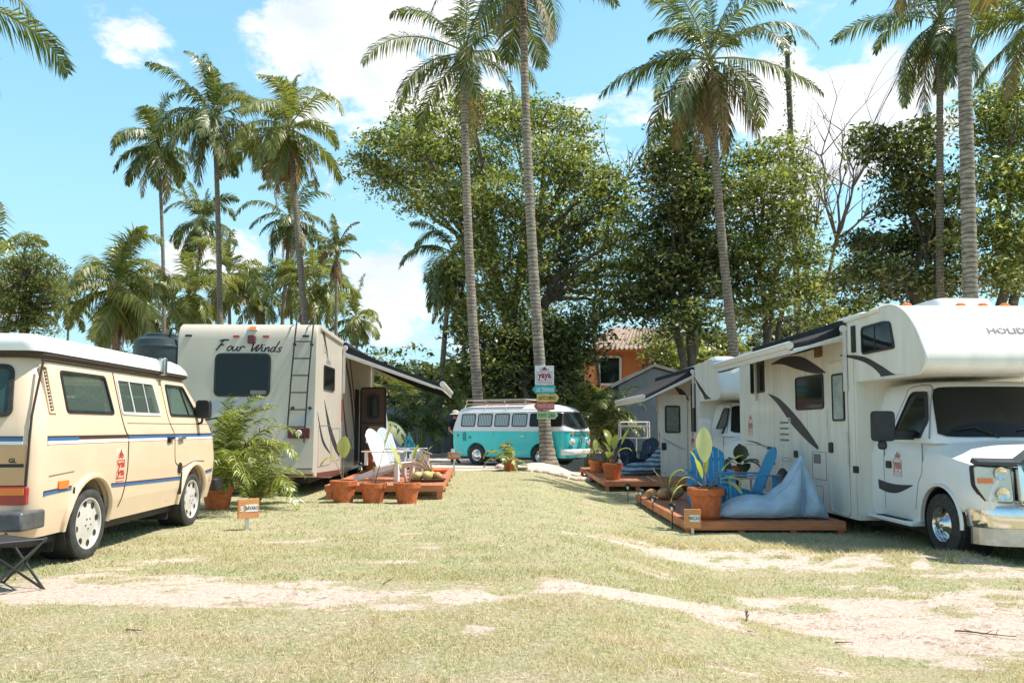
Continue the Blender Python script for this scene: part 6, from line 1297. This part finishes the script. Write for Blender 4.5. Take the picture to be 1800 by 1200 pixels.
# ---- coconuts and dried stalks
M['coco'] = mat('brown_coconut_husk', (.30, .15, .06), .8, col2=(.58, .36, .16), vscale=7, bump=.4, bscale=30)
M['cocog'] = mat('yellow_green_coconut', (.42, .36, .10), .6, col2=(.58, .40, .18), vscale=5)
def coconut(loc, s, rot, label, group, m='coco'):
    mb = MB(); mb.lathe([(.001, -.15), (.05, -.138), (.10, -.09), (.122, 0), (.105, .08), (.06, .14), (.03, .155), (.001, .155)], 16); o = mb.build('coconut', M[m], None, smooth=80); o.location = loc; o.rotation_euler = rot; o.scale = (s, s * .92, s); return tag(o, label, 'coconut', group)
for i, (dx, dy, s, rt_, lab) in enumerate([(-.27, .0, .9, (1.4, .2, .6), 'leftmost brown coconut of the heap on the near right deck'), (-.05, -.1, 1.0, (1.5, .5, 1.9), 'front brown coconut of the heap on the near right deck'), (.18, -.02, 1.15, (1.3, .1, 1.2), 'biggest rightmost brown coconut of the heap on the near right deck'), (.04, .2, 1.05, (1.2, .3, .2), 'rear brown coconut of the heap on the near right deck')]):
    coconut((2.98 + dx, 15.6 + dy, -.18 + .115 * s), s, rt_, lab, 'brown coconuts on the near right deck')
def stalks(label, loc, n_, L, seed, lean=(0, 0)):
    mb = MB(); rng = random.Random(seed)
    for i in range(n_):
        a = rng.uniform(0, 6.3); d = Vector((math.cos(a) * .6 + lean[0], math.sin(a) * .3 + lean[1], rng.uniform(.35, 1))).normalized(); q = d * L * rng.uniform(.5, 1); c = q * .5 + Vector((0, 0, .05)); mb.tube([Vector((0, 0, 0)), c, q], [.012, .009, .004], 5)
        for k in range(4): s = q * rng.uniform(.4, .95); mb.tube([s, s + Vector((rng.uniform(-1, 1), rng.uniform(-.5, .5), rng.uniform(-.3, .6))) * L * .22], [.005, .002], 4)
    o = mb.build('dried_stalks', M['straw'], None, smooth=60); o.location = loc; return tag(o, label, 'dried stalks')
M['straw'] = mat('dried_stalk', (.30, .19, .10), .8, col2=(.5, .35, .2), vscale=5)
stalks('spiky dried coconut stalk standing in the heap on the near right deck', (3.0, 15.62, -.06), 11, .62, 3)
pc = Vector((-1.53, 14.4, .24))
t = thing('tray', 'shallow dark wooden tray of coconuts at the corner of the orange deck', 'tray', pc, R(8)); mb = MB(); mb.lathe([(.30, 0), (.36, .05), (.34, .055), (.28, .015), (.001, .015)], 24, Matrix.Scale(.7, 4, (0, 1, 0))); mb.build('dish', mat('dark_wood', (.07, .035, .02), .5), t, smooth=40)
for dx, dy, s, m_, lab in [(-.16, -.02, .75, 'cocog', 'left yellowish coconut on the dark tray'), (.02, -.05, .8, 'cocog', 'middle yellowish coconut on the dark tray'), (.19, .0, .72, 'coco', 'right brownish coconut on the dark tray'), (.05, .13, .75, 'cocog', 'rear green tinged coconut on the dark tray')]: coconut(pc + Vector((dx, dy, .02 + .105 * s)), s, (1.3, dx * 4, dy * 9), lab, 'coconuts on the dark tray', m_)
stalks('bundle of dried stalks leaning over the coconuts on the dark tray', pc + Vector((.1, .1, .1)), 13, .6, 5, (-.8, 0))
# white stool with a peaked pink lid
t = thing('stool', 'white drum stool with a peaked pinkish lid at the back of the orange deck', 'stool', (-2.02, 17.6, .26), R(12)); mb = MB(); mb.lathe([(.20, 0), (.21, .02), (.21, .36), (.20, .37), (.001, .37)], 8); mb.build('drum', mat('ribbed_white', (.62, .60, .66), .6, var=.08, vscale=20), t, smooth=20)
mb = MB(); mb.loft([[(-.24, y, .36), (0, y, .46), (.24, y, .36), (.24, y, .385), (0, y, .49), (-.24, y, .385)] for y in (-.23, .23)]); mb.build('lid', mat('pink_white_wood', (.72, .60, .55), .6), t)
t = thing('bowl', 'flat terracotta bowl behind the coconut tray on the orange deck', 'bowl', (-1.55, 17.0, .24)); mb = MB(); mb.lathe([(.12, 0), (.2, .08), (.19, .085), (.1, .02), (.001, .02)], 20); mb.build('dish', M['terracotta'], t, smooth=40)
# ---- solar path lights along the near right deck
def path_light():
    t = thing('path_light', 'x', 'path light'); mb = MB(); mb.tube([(0, 0, -.05), (0, 0, .26)], .009, 6); mb.build('stake', M['black'], t); mb = MB()
    for k in range(4): a = k * pi / 2 + .4; mb.tube([(.012 * math.cos(a), .012 * math.sin(a), .25), (.05 * math.cos(a), .05 * math.sin(a), .30), (.05 * math.cos(a), .05 * math.sin(a), .35)], .005, 5)
    mb.build('cage', M['black'], t); mb = MB(); mb.lathe([(.03, .33), (.068, .345), (.066, .36), (.03, .385), (.001, .388)], 16); mb.build('cap', M['black'], t, smooth=40); mb = MB(); mb.lathe([(.025, .27), (.028, .34), (.001, .34)], 12); mb.build('lens', M['lens'], t, smooth=40); return t
p0 = path_light()
for i, (x, y, lab) in enumerate([(2.50, 12.55, 'black path light nearest the sign on the near right deck'), (2.48, 14.15, 'second black path light along the near right deck, counted from its sign'), (2.47, 15.4, 'third black path light along the near right deck, counted from its sign'), (2.44, 16.9, 'farthest black path light, at the rear corner of the near right deck')]):
    o = p0 if i == 0 else copy_tree(p0); o.location = (x, y, G0(x, y)); tag(o, lab, None, 'black path lights along the near right deck')
# ---- small stake signs
def stake_sign(label, loc, rz, w, h, z0, txt, number='', lean=0):
    t = thing('stake_sign', label, 'sign', loc, rz, 'small wooden name signs'); mb = MB(); mb.box(-w / 2, -.02, z0, w / 2, .02, z0 + h); b_ = mb.build('board', M['planter'], t, bevel=.004)
    mb = MB(); mb.box(-.02, .021, -.08, .02, .055, z0 + h * .8); mb.build('stake', M['chairwhite'], t); f = lambda u, v, d: Vector((u, -.02 - d, v))
    mb = MB(); mb.panel([(-w * .16, z0 + h * .34), (w * .44, z0 + h * .34), (w * .44, z0 + h * .70), (-w * .16, z0 + h * .70)], f, -.002, .003); pl = mb.build('name_plate', M['white'], b_)
    lettering('lettering', txt, h * .26, f, w * .14, z0 + h * .44, .005, mat('dark_ink', (.12, .12, .12), .6) if 'dark_ink' not in bpy.data.materials else bpy.data.materials['dark_ink'], b_, align='CENTER', sx=.72 * w / (h * .26) / (len(txt) * .62) * .8 if txt else 1, bold=.002)
    lettering('lettering', number, h * .36, f, -w * .34, z0 + h * .38, .004, M['white'], b_, bold=.003, align='CENTER'); return t
x, y = -3.155, 9.62; stake_sign('small wooden name sign on a pale stake, right of the cream camper van', (x, y, G0(x, y)), R(38), .25, .23, .14, 'BÁVARO', '5')
x, y = -1.46, 20.2; stake_sign('small wooden name sign at the far end of the orange deck', (x, y, G0(x, y)), R(4), .33, .17, .42, 'COSON', '4')
x, y = 2.64, 11.78; stake_sign('small wooden name sign at the corner of the near right deck, before the large pot', (x, y, G0(x, y)), R(-14), .24, .27, .10, 'MACAO', '')
# ---- signboards on the palm
SG = 'painted signboards stacked on the sign palm'; YS = 23.72
def board(label, px0, px1, py0, py1, col, txt, tcol, arrow=0, rz=0, cat='signboard'):
    a = atD(px0, py1, YS); b_ = atD(px1, py0, YS); w, h = b_.x - a.x, b_.z - a.z; t = thing('signboard', label, cat, (a.x, YS, a.z), R(rz), SG); f = lambda u, v, d: Vector((u, -d, v))
    if arrow < 0: o = [(w * .14, 0), (w, 0), (w, h), (w * .14, h), (0, h / 2)]
    elif arrow > 0: o = [(0, 0), (w * .86, 0), (w, h / 2), (w * .86, h), (0, h)]
    else: o = [(0, 0), (w, 0), (w, h), (0, h)]
    mb = MB(); mb.panel(o, f, -.03, 0); mb.build('board', mat('sign_paint', col, .6, var=.12, vscale=6), t, bevel=.004); mb = MB(); mb.box(w * .5 - .02, .03, -.02, w * .5 + .02, .20, h + .04); mb.build('batten', M['chairwhite'], t)
    if txt: me = lettering('lettering', txt, h * .74, f, 0, h * .24, .004, mat('sign_ink', tcol, .6), t, bold=.004); xs_ = [v.co.x for v in me.data.vertices]; x0, x1 = min(xs_), max(xs_); lo = w * (.17 if arrow < 0 else .06); hi = w * (.95 if arrow < 0 else .86 if arrow > 0 else .94)
    if txt:
        for v in me.data.vertices: v.co.x = lo + (v.co.x - x0) / (x1 - x0) * (hi - lo)
    return t, w, h, f
t, w, h, f = board('square white signboard with a red crest, topmost on the sign palm', 940.5, 973.5, 643, 676.5, (.72, .72, .72), '', (0, 0, 0))
emblem(f, w * .06, h * .08, w * .88, h * .9, .004, t, mred=mat('dark_red_ink', (.33, .02, .025), .6))
board('turquoise arrow signboard pointing left, under the square white one', 935.5, 976, 677.5, 691.5, (.03, .38, .40), 'LAS TERRENAS', (.62, .78, .78), -1)
board('yellow arrow signboard pointing right on the sign palm', 944, 983, 692.5, 706, (.72, .50, .14), 'SANTO DOMINGO', (.09, .05, .02), 1)
board('red arrow signboard pointing left on the sign palm', 938, 975, 707, 720, (.50, .08, .085), 'MONTE CRISTI', (.62, .52, .46), -1)
board('pale green signboard, lowest on the sign palm', 944, 981, 723, 736.5, (.42, .58, .32), 'PUNTA CANA', (.04, .10, .05), 1)
# ---- stones round the sign palm
mr = random.Random(12); M['stone'] = mat('pale_stone', (.42, .33, .26), .9, col2=(.66, .58, .5), vscale=5, bump=.5, bscale=12)
def rock(s, seed):
    bm = bmesh.new(); bmesh.ops.create_icosphere(bm, subdivisions=2, radius=s); r = random.Random(seed); ph = [r.uniform(0, 6) for _ in range(6)]
    for v in bm.verts: n = v.co.normalized(); v.co *= 1 + .16 * math.sin(n.x * 3 + ph[0]) + .14 * math.sin(n.y * 4 + ph[1]) + .1 * math.sin(n.z * 5 + ph[2]); v.co.z *= .6
    me = bpy.data.meshes.new('stone'); bm.to_mesh(me); bm.free(); me.shade_smooth(); me.materials.append(M['stone']); o = bpy.data.objects.new('stone', me); COL.objects.link(o); return o
RP = [rock(.15, i) for i in range(4)]
for i in range(20):
    a = R(175 + 190 * i / 19); x = 1.1 + math.cos(a) * (1.45 + mr.uniform(-.1, .1)); y = 23.95 + math.sin(a) * (1.35 + mr.uniform(-.12, .12)); o = RP[i] if i < 4 else RP[i % 4].copy()
    if i >= 4: COL.objects.link(o)
    s = mr.uniform(.7, 1.35); o.location = (x, y, G0(x, y) + .03); o.rotation_euler = (0, 0, mr.uniform(0, 6)); o.scale = (s, s * .8, s); tag(o, 'pale rounded stone in the ring edging the sand mound under the sign palm', 'stone', 'stones edging the sand mound')
# ---- walls and buildings
M['wall'] = mat('grey_rendered_wall', (.19, .21, .23), .9, col2=(.30, .32, .33), vscale=.9, vd=8, bump=.2)
M['wall2'] = mat('light_grey_render', (.24, .25, .26), .9, col2=(.17, .185, .195), vscale=1.2, vd=8)
M['orange'] = mat('orange_render', (.58, .17, .05), .85, col2=(.66, .22, .075), vscale=1.2, vd=7)
t = thing('boundary_wall', 'long grey rendered boundary wall behind the turquoise van', 'wall', (-30, 40, -.1)); mb = MB(); mb.box(0, 0, 0, 35.6, .22, 2.28); mb.build('wall', M['wall'], t); mb = MB(); mb.box(-.03, -.03, 2.283, 35.6, .25, 2.35); mb.build('coping', M['wall2'], t)
def corrugated(mb, p00, p01, p10, p11, n_, amp):
    p00, p01, p10, p11 = map(Vector, (p00, p01, p10, p11)); nn = (p01 - p00).cross(p10 - p00).normalized(); N = n_ * 6; vs = []
    for i in range(N + 1):
        f = i / N; o = nn * amp * math.cos(2 * pi * f * n_)
        vs += [p00.lerp(p01, f) + o, p10.lerp(p11, f) + o]
    mb.add(vs, [(2 * i, 2 * i + 2, 2 * i + 3, 2 * i + 1) for i in range(N)])
t = thing('house', 'orange two storey house with a pale corrugated roof beyond the trees', 'house', (5.2, 50, 0)); mb = MB(); mb.box(0, 0, 0, 9, 7, 6.25); mb.build('wall', M['orange'], t)
mb = MB(); corrugated(mb, (-.6, -.7, 6.1), (9.6, -.7, 6.1), (1.6, 3.4, 7.95), (7.4, 3.4, 7.95), 34, .07); corrugated(mb, (9.6, 7.7, 6.1), (-.6, 7.7, 6.1), (7.4, 3.4, 7.95), (1.6, 3.4, 7.95), 34, .07); corrugated(mb, (-.6, 7.7, 6.1), (-.6, -.7, 6.1), (1.6, 3.4, 7.95), (1.6, 3.4, 7.95), 24, .06); corrugated(mb, (9.6, -.7, 6.1), (9.6, 7.7, 6.1), (7.4, 3.4, 7.95), (7.4, 3.4, 7.95), 24, .06)
mb.build('roof', mat('weathered_roof_sheet', (.24, .17, .13), .8, col2=(.38, .29, .23), vscale=2), t, smooth=50); mb = MB(); mb.box(-.55, -.65, 5.95, 9.55, -.52, 6.09); mb.build('fascia', M['orange'], t)
for u0, v0, u1, v1 in ((.35, 4.0, 1.55, 5.6), (3.6, 4.0, 4.8, 5.4)):
    f = lambda u, v, d: Vector((u, -d, v)); o = rrect(u0, v0, u1, v1, .01, 1); mb = MB(); mb.ring(inset(o, -.12), o, f, -.01, .06); w_ = mb.build('window', M['chairwhite'], t); mb = MB(); mb.panel(o, f, -.02, .01); mb.build('pane', M['darkglass'], w_)
t = thing('outbuilding', 'small grey rendered outbuilding with a sloping gable, behind the second motorhome', 'outbuilding', (4.55, 34, -.1)); mb = MB(); mb.loft([[(0, y, 0), (5.4, y, 0), (5.4, y, 2.8), (1.5, y, 3.85), (0, y, 3.1)] for y in (0, 4.5)]); mb.build('wall', M['wall2'], t)
mb = MB(); mb.loft([[(-.35, y, 2.98), (1.5, y, 3.90), (5.8, y, 2.75), (5.8, y, 2.87), (1.5, y, 4.02), (-.35, y, 3.10)] for y in (-.3, 4.8)]); mb.build('roof', mat('concrete_roof_edge', (.42, .38, .33), .9, var=.2, vscale=3), t)
# white metal rack
t = thing('metal_rack', 'tall white metal rack by the grey outbuilding, behind the far right deck', 'rack', (3.78, 27.8, G0(3.8, 27.8))); mb = MB()
for x in (0, 1.0):
    for y in (0, .45): mb.tube([(x, y, 0), (x, y, 1.75)], .022, 6)
for z in (.45, 1.2, 1.62, 1.75):
    for y in (0, .45): mb.tube([(0, y, z), (1.0, y, z)], .02, 6)
    for x in (0, 1): mb.tube([(x, 0, z), (x, .45, z)], .018, 6)
mb.tube([(.55, 0, .45), (.55, 0, 1.2)], .018, 6); mb.build('frame', M['chairwhite'], t, smooth=60); mb = MB(); mb.box(0, 0, 1.20, 1.0, .45, 1.225); mb.box(0, 0, 1.56, 1, .45, 1.58); mb.build('shelves', M['chairgrey'], t)
# rear clutter on the far deck
t = thing('side_table', 'low dark table with a red tray between the dark blue chairs', 'table', (3.15, 24.6, -.10)); mb = MB(); mb.lathe([(.3, .38), (.32, .4), (.001, .4)], 18); mb.build('table_top', M['navy'], t); mb = MB(); mb.tube([(0, 0, 0), (0, 0, .38)], .04, 8); mb.lathe([(.2, 0), (.2, .02), (.001, .03)], 14); mb.build('pedestal', M['navy'], t); mb = MB(); mb.box(-.13, -.1, .402, .13, .1, .44); mb.build('tray', M['red'], t, bevel=.01)
# water tank
t = thing('water_tank', 'dark plastic water tank on a block stand behind the cream camper van', 'water tank', (-9.0, 20.3, 0)); mb = MB()
mb.lathe([(.62, 2.55), (.64, 2.6), (.64, 3.2), (.66, 3.22), (.66, 3.26), (.63, 3.28), (.60, 3.42), (.45, 3.50), (.40, 3.50), (.40, 3.57), (.36, 3.60), (.001, 3.61)], 32); mb.build('tank', mat('dark_green_plastic', (.03, .045, .05), .45, var=.2), t, smooth=40); mb = MB(); mb.box(-.55, -.55, 0, .55, .55, 2.55); mb.build('stand', M['wall'], t)
mb = MB(); mb.tube([(.35, -.3, 3.5), (.40, -.3, 3.7), (.5, -.3, 3.7), (.68, -.3, 3.6), (.70, -.3, 2.6)], .03, 8); mb.build('pipe', M['black'], t, smooth=60)
# dome tent against the wall
t = thing('tent', 'olive and navy dome tent pitched against the grey wall', 'tent', (-5.15, 31.5, 0)); mb = MB(); rings = []
for i in range(9):
    f = i / 8; z = 1.5 * math.sin(f * pi / 2); rr2 = math.cos(f * pi / 2) ** .75; rings.append([(1.25 * rr2 * math.cos(2 * pi * k / 8 + pi / 8) * (1 + .03 * (k % 2)), 1.1 * rr2 * math.sin(2 * pi * k / 8 + pi / 8), z) for k in range(8)])
mb.loft(rings[:-1]); mb.build('canopy', mat('olive_nylon', (.13, .16, .07), .6, var=.15), t, smooth=30); mb = MB(); mb.loft([[(.2, -1.28, 0), (.25, -.75, 1.25), (1.35, -1.1, 0)], [(.2, -1.25, 0), (.25, -.72, 1.25), (1.35, -1.07, 0)]]); mb.build('entrance_flap', mat('navy_nylon', (.03, .05, .12), .6), t)
# folding camp chair, mostly outside the frame at the lower left
t = thing('camp_stool', 'black folding camp stool with crossed metal legs, cut off by the lower left edge', 'camp stool', (-3.84, 5.95, G0(-3.84, 5.95)), R(-30)); mb = MB()
mb.loft([[(-.30, -.22, .44), (-.02, -.25, .36), (.28, -.22, .43), (.28, .25, .42), (-.02, .25, .34), (-.30, .25, .42)], [(-.30, -.22, .452), (-.02, -.25, .372), (.28, -.22, .442), (.28, .25, .432), (-.02, .25, .352), (-.30, .25, .432)]]); mb.build('seat', M['rubber'], t); mb = MB()
for a, b_ in (((-.3, -.23, 0), (.28, -.23, .44)), ((.28, -.23, 0), (-.3, -.23, .44)), ((-.3, .26, 0), (.28, .26, .44)), ((.28, .26, 0), (-.3, .26, .44)), ((.29, -.23, .44), (.29, .26, 0)), ((.29, .26, .44), (.29, -.23, 0)), ((-.31, -.23, .44), (-.31, .26, 0))): mb.tube([a, b_], .011, 7)
mb.tube([(.28, -.24, .445), (.28, .26, .43)], .014, 7); mb.tube([(-.30, -.235, .45), (-.02, -.26, .37), (.28, -.235, .445)], .012, 7); mb.build('frame', M['black'], t, smooth=60); t.scale = (.95, .95, .86)
# ---- sticks and litter on the sand
def twig(name, label, px, py, L, rz, r_, seed, br=3, tilt=0, cat='stick'):
    g = None
    D_ = 3.
    for _ in range(60):
        x = (px - 900) / 1400 * D_; zz = G0(x, D_); pz = atD(px, py, D_).z
        if pz <= zz: break
        D_ += .12
    rng = random.Random(seed); mb = MB(); P = [Vector((L * (i / 6 - .5), rng.uniform(-.03, .03) * L, .015 + .10 * tilt * i / 6 * L * 6)) for i in range(7)]; mb.tube(P, [r_ * (1 - .1 * i) for i in range(7)], 6)
    for _ in range(br): p = P[rng.randint(1, 5)]; mb.tube([p, p + Vector((rng.uniform(-.3, .3) * L, rng.uniform(-.25, .25) * L, rng.uniform(0, .12) * L + .2 * tilt * L))], [r_ * .5, r_ * .2], 5)
    o = mb.build(name, M['twigm'], None, smooth=60); o.location = (x, D_, G0(x, D_)); o.rotation_euler = (0, 0, rz); return tag(o, label, cat)
M['twigm'] = mat('dead_stick', (.12, .065, .045), .9, col2=(.26, .16, .11), vscale=14)
twig('fallen_stick', 'long thin fallen stick on the sand at the lower right', 1715, 1117, .40, R(-28), .008, 1)
twig('fallen_stick', 'short pale stick lying at the edge of the sand', 1472, 1132, .13, R(3), .007, 2, 0)
twig('dry_twig', 'small upright tuft of dry twigs on the sand right of centre', 1305, 1092, .10, R(70), .009, 3, 9, .9, 'twig')
twig('dry_twig', 'tiny twig below the upright tuft on the sand', 1312, 1118, .06, R(-50), .004, 4, 2, .2, 'twig')
twig('fallen_stick', 'short dark stick on the dry grass at the lower left', 249, 1115, .11, R(-12), .006, 5, 0)
twig('dry_twig', 'dark twig standing on the far edge of the sand strip', 688, 1032, .12, R(50), .006, 6, 2, .5, 'twig')
# ---- the man behind the van
def person():
    bx, by = -1.95, 27.3; g = G0(bx, by); t = thing('person', 'person in a pale sun hat, black T-shirt and dark trousers behind the van', 'person', (bx, by, g), R(35))
    J = {'pel': (0, 0, .95), 'wst': (0, 0, 1.08), 'chs': (0, -.01, 1.30), 'nek': (0, -.01, 1.48), 'hd0': (0, -.03, 1.56), 'hd1': (0, -.04, 1.66), 'shL': (.17, 0, 1.42), 'elL': (.25, -.06, 1.15), 'wrL': (.14, -.27, 1.05), 'hnL': (.10, -.34, 1.06), 'shR': (-.17, 0, 1.42), 'elR': (-.24, -.02, 1.13), 'wrR': (-.16, -.20, .98), 'hnR': (-.13, -.27, .96),
         'hpL': (.09, 0, .90), 'knL': (.10, -.02, .49), 'anL': (.11, .02, .09), 'toL': (.12, -.14, .04), 'hpR': (-.09, 0, .90), 'knR': (-.10, -.05, .50), 'anR': (-.11, 0, .09), 'toR': (-.13, -.16, .04)}
    RD = {'pel': .13, 'wst': .125, 'chs': .15, 'nek': .055, 'hd0': .075, 'hd1': .095, 'shL': .07, 'elL': .042, 'wrL': .028, 'hnL': .03, 'hpL': .09, 'knL': .06, 'anL': .042, 'toL': .035}
    ED = [('pel', 'wst'), ('wst', 'chs'), ('chs', 'nek'), ('nek', 'hd0'), ('hd0', 'hd1')] + [(a + s, b_ + s) if a not in ('chs', 'pel') else (a, b_ + s) for s in 'LR' for a, b_ in (('chs', 'sh'), ('sh', 'el'), ('el', 'wr'), ('wr', 'hn'), ('pel', 'hp'), ('hp', 'kn'), ('kn', 'an'), ('an', 'to'))]
    names = list(J); vs = [J[k] for k in names]; rd = [RD.get(k, RD.get(k[:-1] + 'L', .05)) for k in names]; es = [(names.index(a), names.index(b_)) for a, b_ in ED]
    for s, sx_ in (('L', 1), ('R', -1)):      # five fingers, bent, rooted in the palm
        h = Vector(J['hn' + s]); wr = Vector(J['wr' + s]); d = (h - wr).normalized(); side = d.cross(Vector((0, 0, 1))).normalized(); dn = side.cross(d)
        for k in range(5):
            th = k == 4; o = h - d * .01 + side * ((k - 1.5) * .02 if not th else -.04) ; L1 = (.034, .038, .036, .028, .03)[k]; d1 = d if not th else (d * .5 - side).normalized(); a = o + d1 * L1; b_ = a + (d1 - dn * .6).normalized() * L1 * .8; i0 = len(vs); vs += [tuple(o), tuple(a), tuple(b_)]; rd += [.010, .009, .008]; es += [(names.index('hn' + s), i0), (i0, i0 + 1), (i0 + 1, i0 + 2)]
    me = bpy.data.meshes.new('body'); me.from_pydata(vs, es, []); o = bpy.data.objects.new('body', me); COL.objects.link(o); me.materials.append(mat('skin', (.36, .19, .12), .55)); sk = o.modifiers.new('skin', 'SKIN'); 
    for i, sv in enumerate(me.skin_vertices[0].data): sv.radius = (rd[i], rd[i] * (.8 if names[i:i + 1] and names[i] in ('pel', 'wst', 'chs') else 1)); sv.use_root = i == 0
    su = o.modifiers.new('sub', 'SUBSURF'); su.levels = su.render_levels = 2; bpy.context.view_layer.update(); m2 = bpy.data.meshes.new_from_object(o.evaluated_get(bpy.context.evaluated_depsgraph_get())); o.modifiers.clear(); o.data = m2; m2.shade_smooth(); o.parent = t; m2.name = 'body'
    def cloth(name, keep, m, off):
        bm = bmesh.new(); bm.from_mesh(m2); bmesh.ops.delete(bm, geom=[f for f in bm.faces if not keep(f.calc_center_median())], context='FACES'); bm.normal_update()
        for v in bm.verts: v.co += v.normal * off
        mm_ = bpy.data.meshes.new(name); bm.to_mesh(mm_); bm.free(); mm_.materials.clear(); mm_.materials.append(m); c = bpy.data.objects.new(name, mm_); COL.objects.link(c); c.parent = t
    cloth('t_shirt', lambda c: .98 < c.z < 1.50 and abs(c.x) < .27 and c.y > -.14 and not (c.z < 1.24 and abs(c.x) > .19), mat('black_cotton', (.012, .012, .016), .9), .014)
    cloth('trousers', lambda c: .10 < c.z < 1.0 and c.y > -.12 and abs(c.x) < .21, mat('dark_trousers', (.02, .02, .028), .9), .012)
    cloth('shoes', lambda c: c.z < .10, M['black'], .010)
    f = Vector((0, -.13, 1.63)); mb = MB()
    for s in (-1, 1): mb.lathe([(.001, -.008), (.009, 0), (.001, .008)], 8, Matrix.Translation((s * .032, -.128, 1.655)))
    mb.build('eyes', M['black'], t); mb = MB(); mb.loft([[(-.012, -.13, 1.62), (.012, -.13, 1.62), (0, -.125, 1.66)], [(-.004, -.152, 1.622), (.004, -.152, 1.622), (0, -.14, 1.65)]]); mb.build('nose', bpy.data.materials['skin'], t); mb = MB(); mb.box(-.022, -.122, 1.588, .022, -.112, 1.596); mb.build('mouth', M['red'], t)
    mb = MB()
    for s in (-1, 1): mb.lathe([(.001, -.01), (.022, 0), (.001, .01)], 10, Matrix.Translation((s * .096, -.035, 1.64)) @ Matrix.Rotation(pi / 2, 4, 'Y'))
    mb.build('ears', bpy.data.materials['skin'], t); mb = MB(); mb.lathe([(.1, 1.60), (.104, 1.66), (.1, 1.70), (.06, 1.75), (.001, 1.76)], 16, Matrix.Translation((0, -.015, 0))); mb.build('hair', mat('dark_hair', (.02, .014, .01), .8), t, smooth=60)
    mb = MB(); mb.lathe([(.20, 1.665), (.19, 1.68), (.115, 1.70), (.108, 1.76), (.09, 1.80), (.001, 1.815), (.001, 1.80), (.085, 1.79), (.1, 1.75), (.108, 1.69), (.19, 1.668)], 26, Matrix.Translation((0, -.03, 0)), False); mb.build('sun_hat', mat('pale_straw_hat', (.74, .66, .56), .8), t, smooth=60)
person()
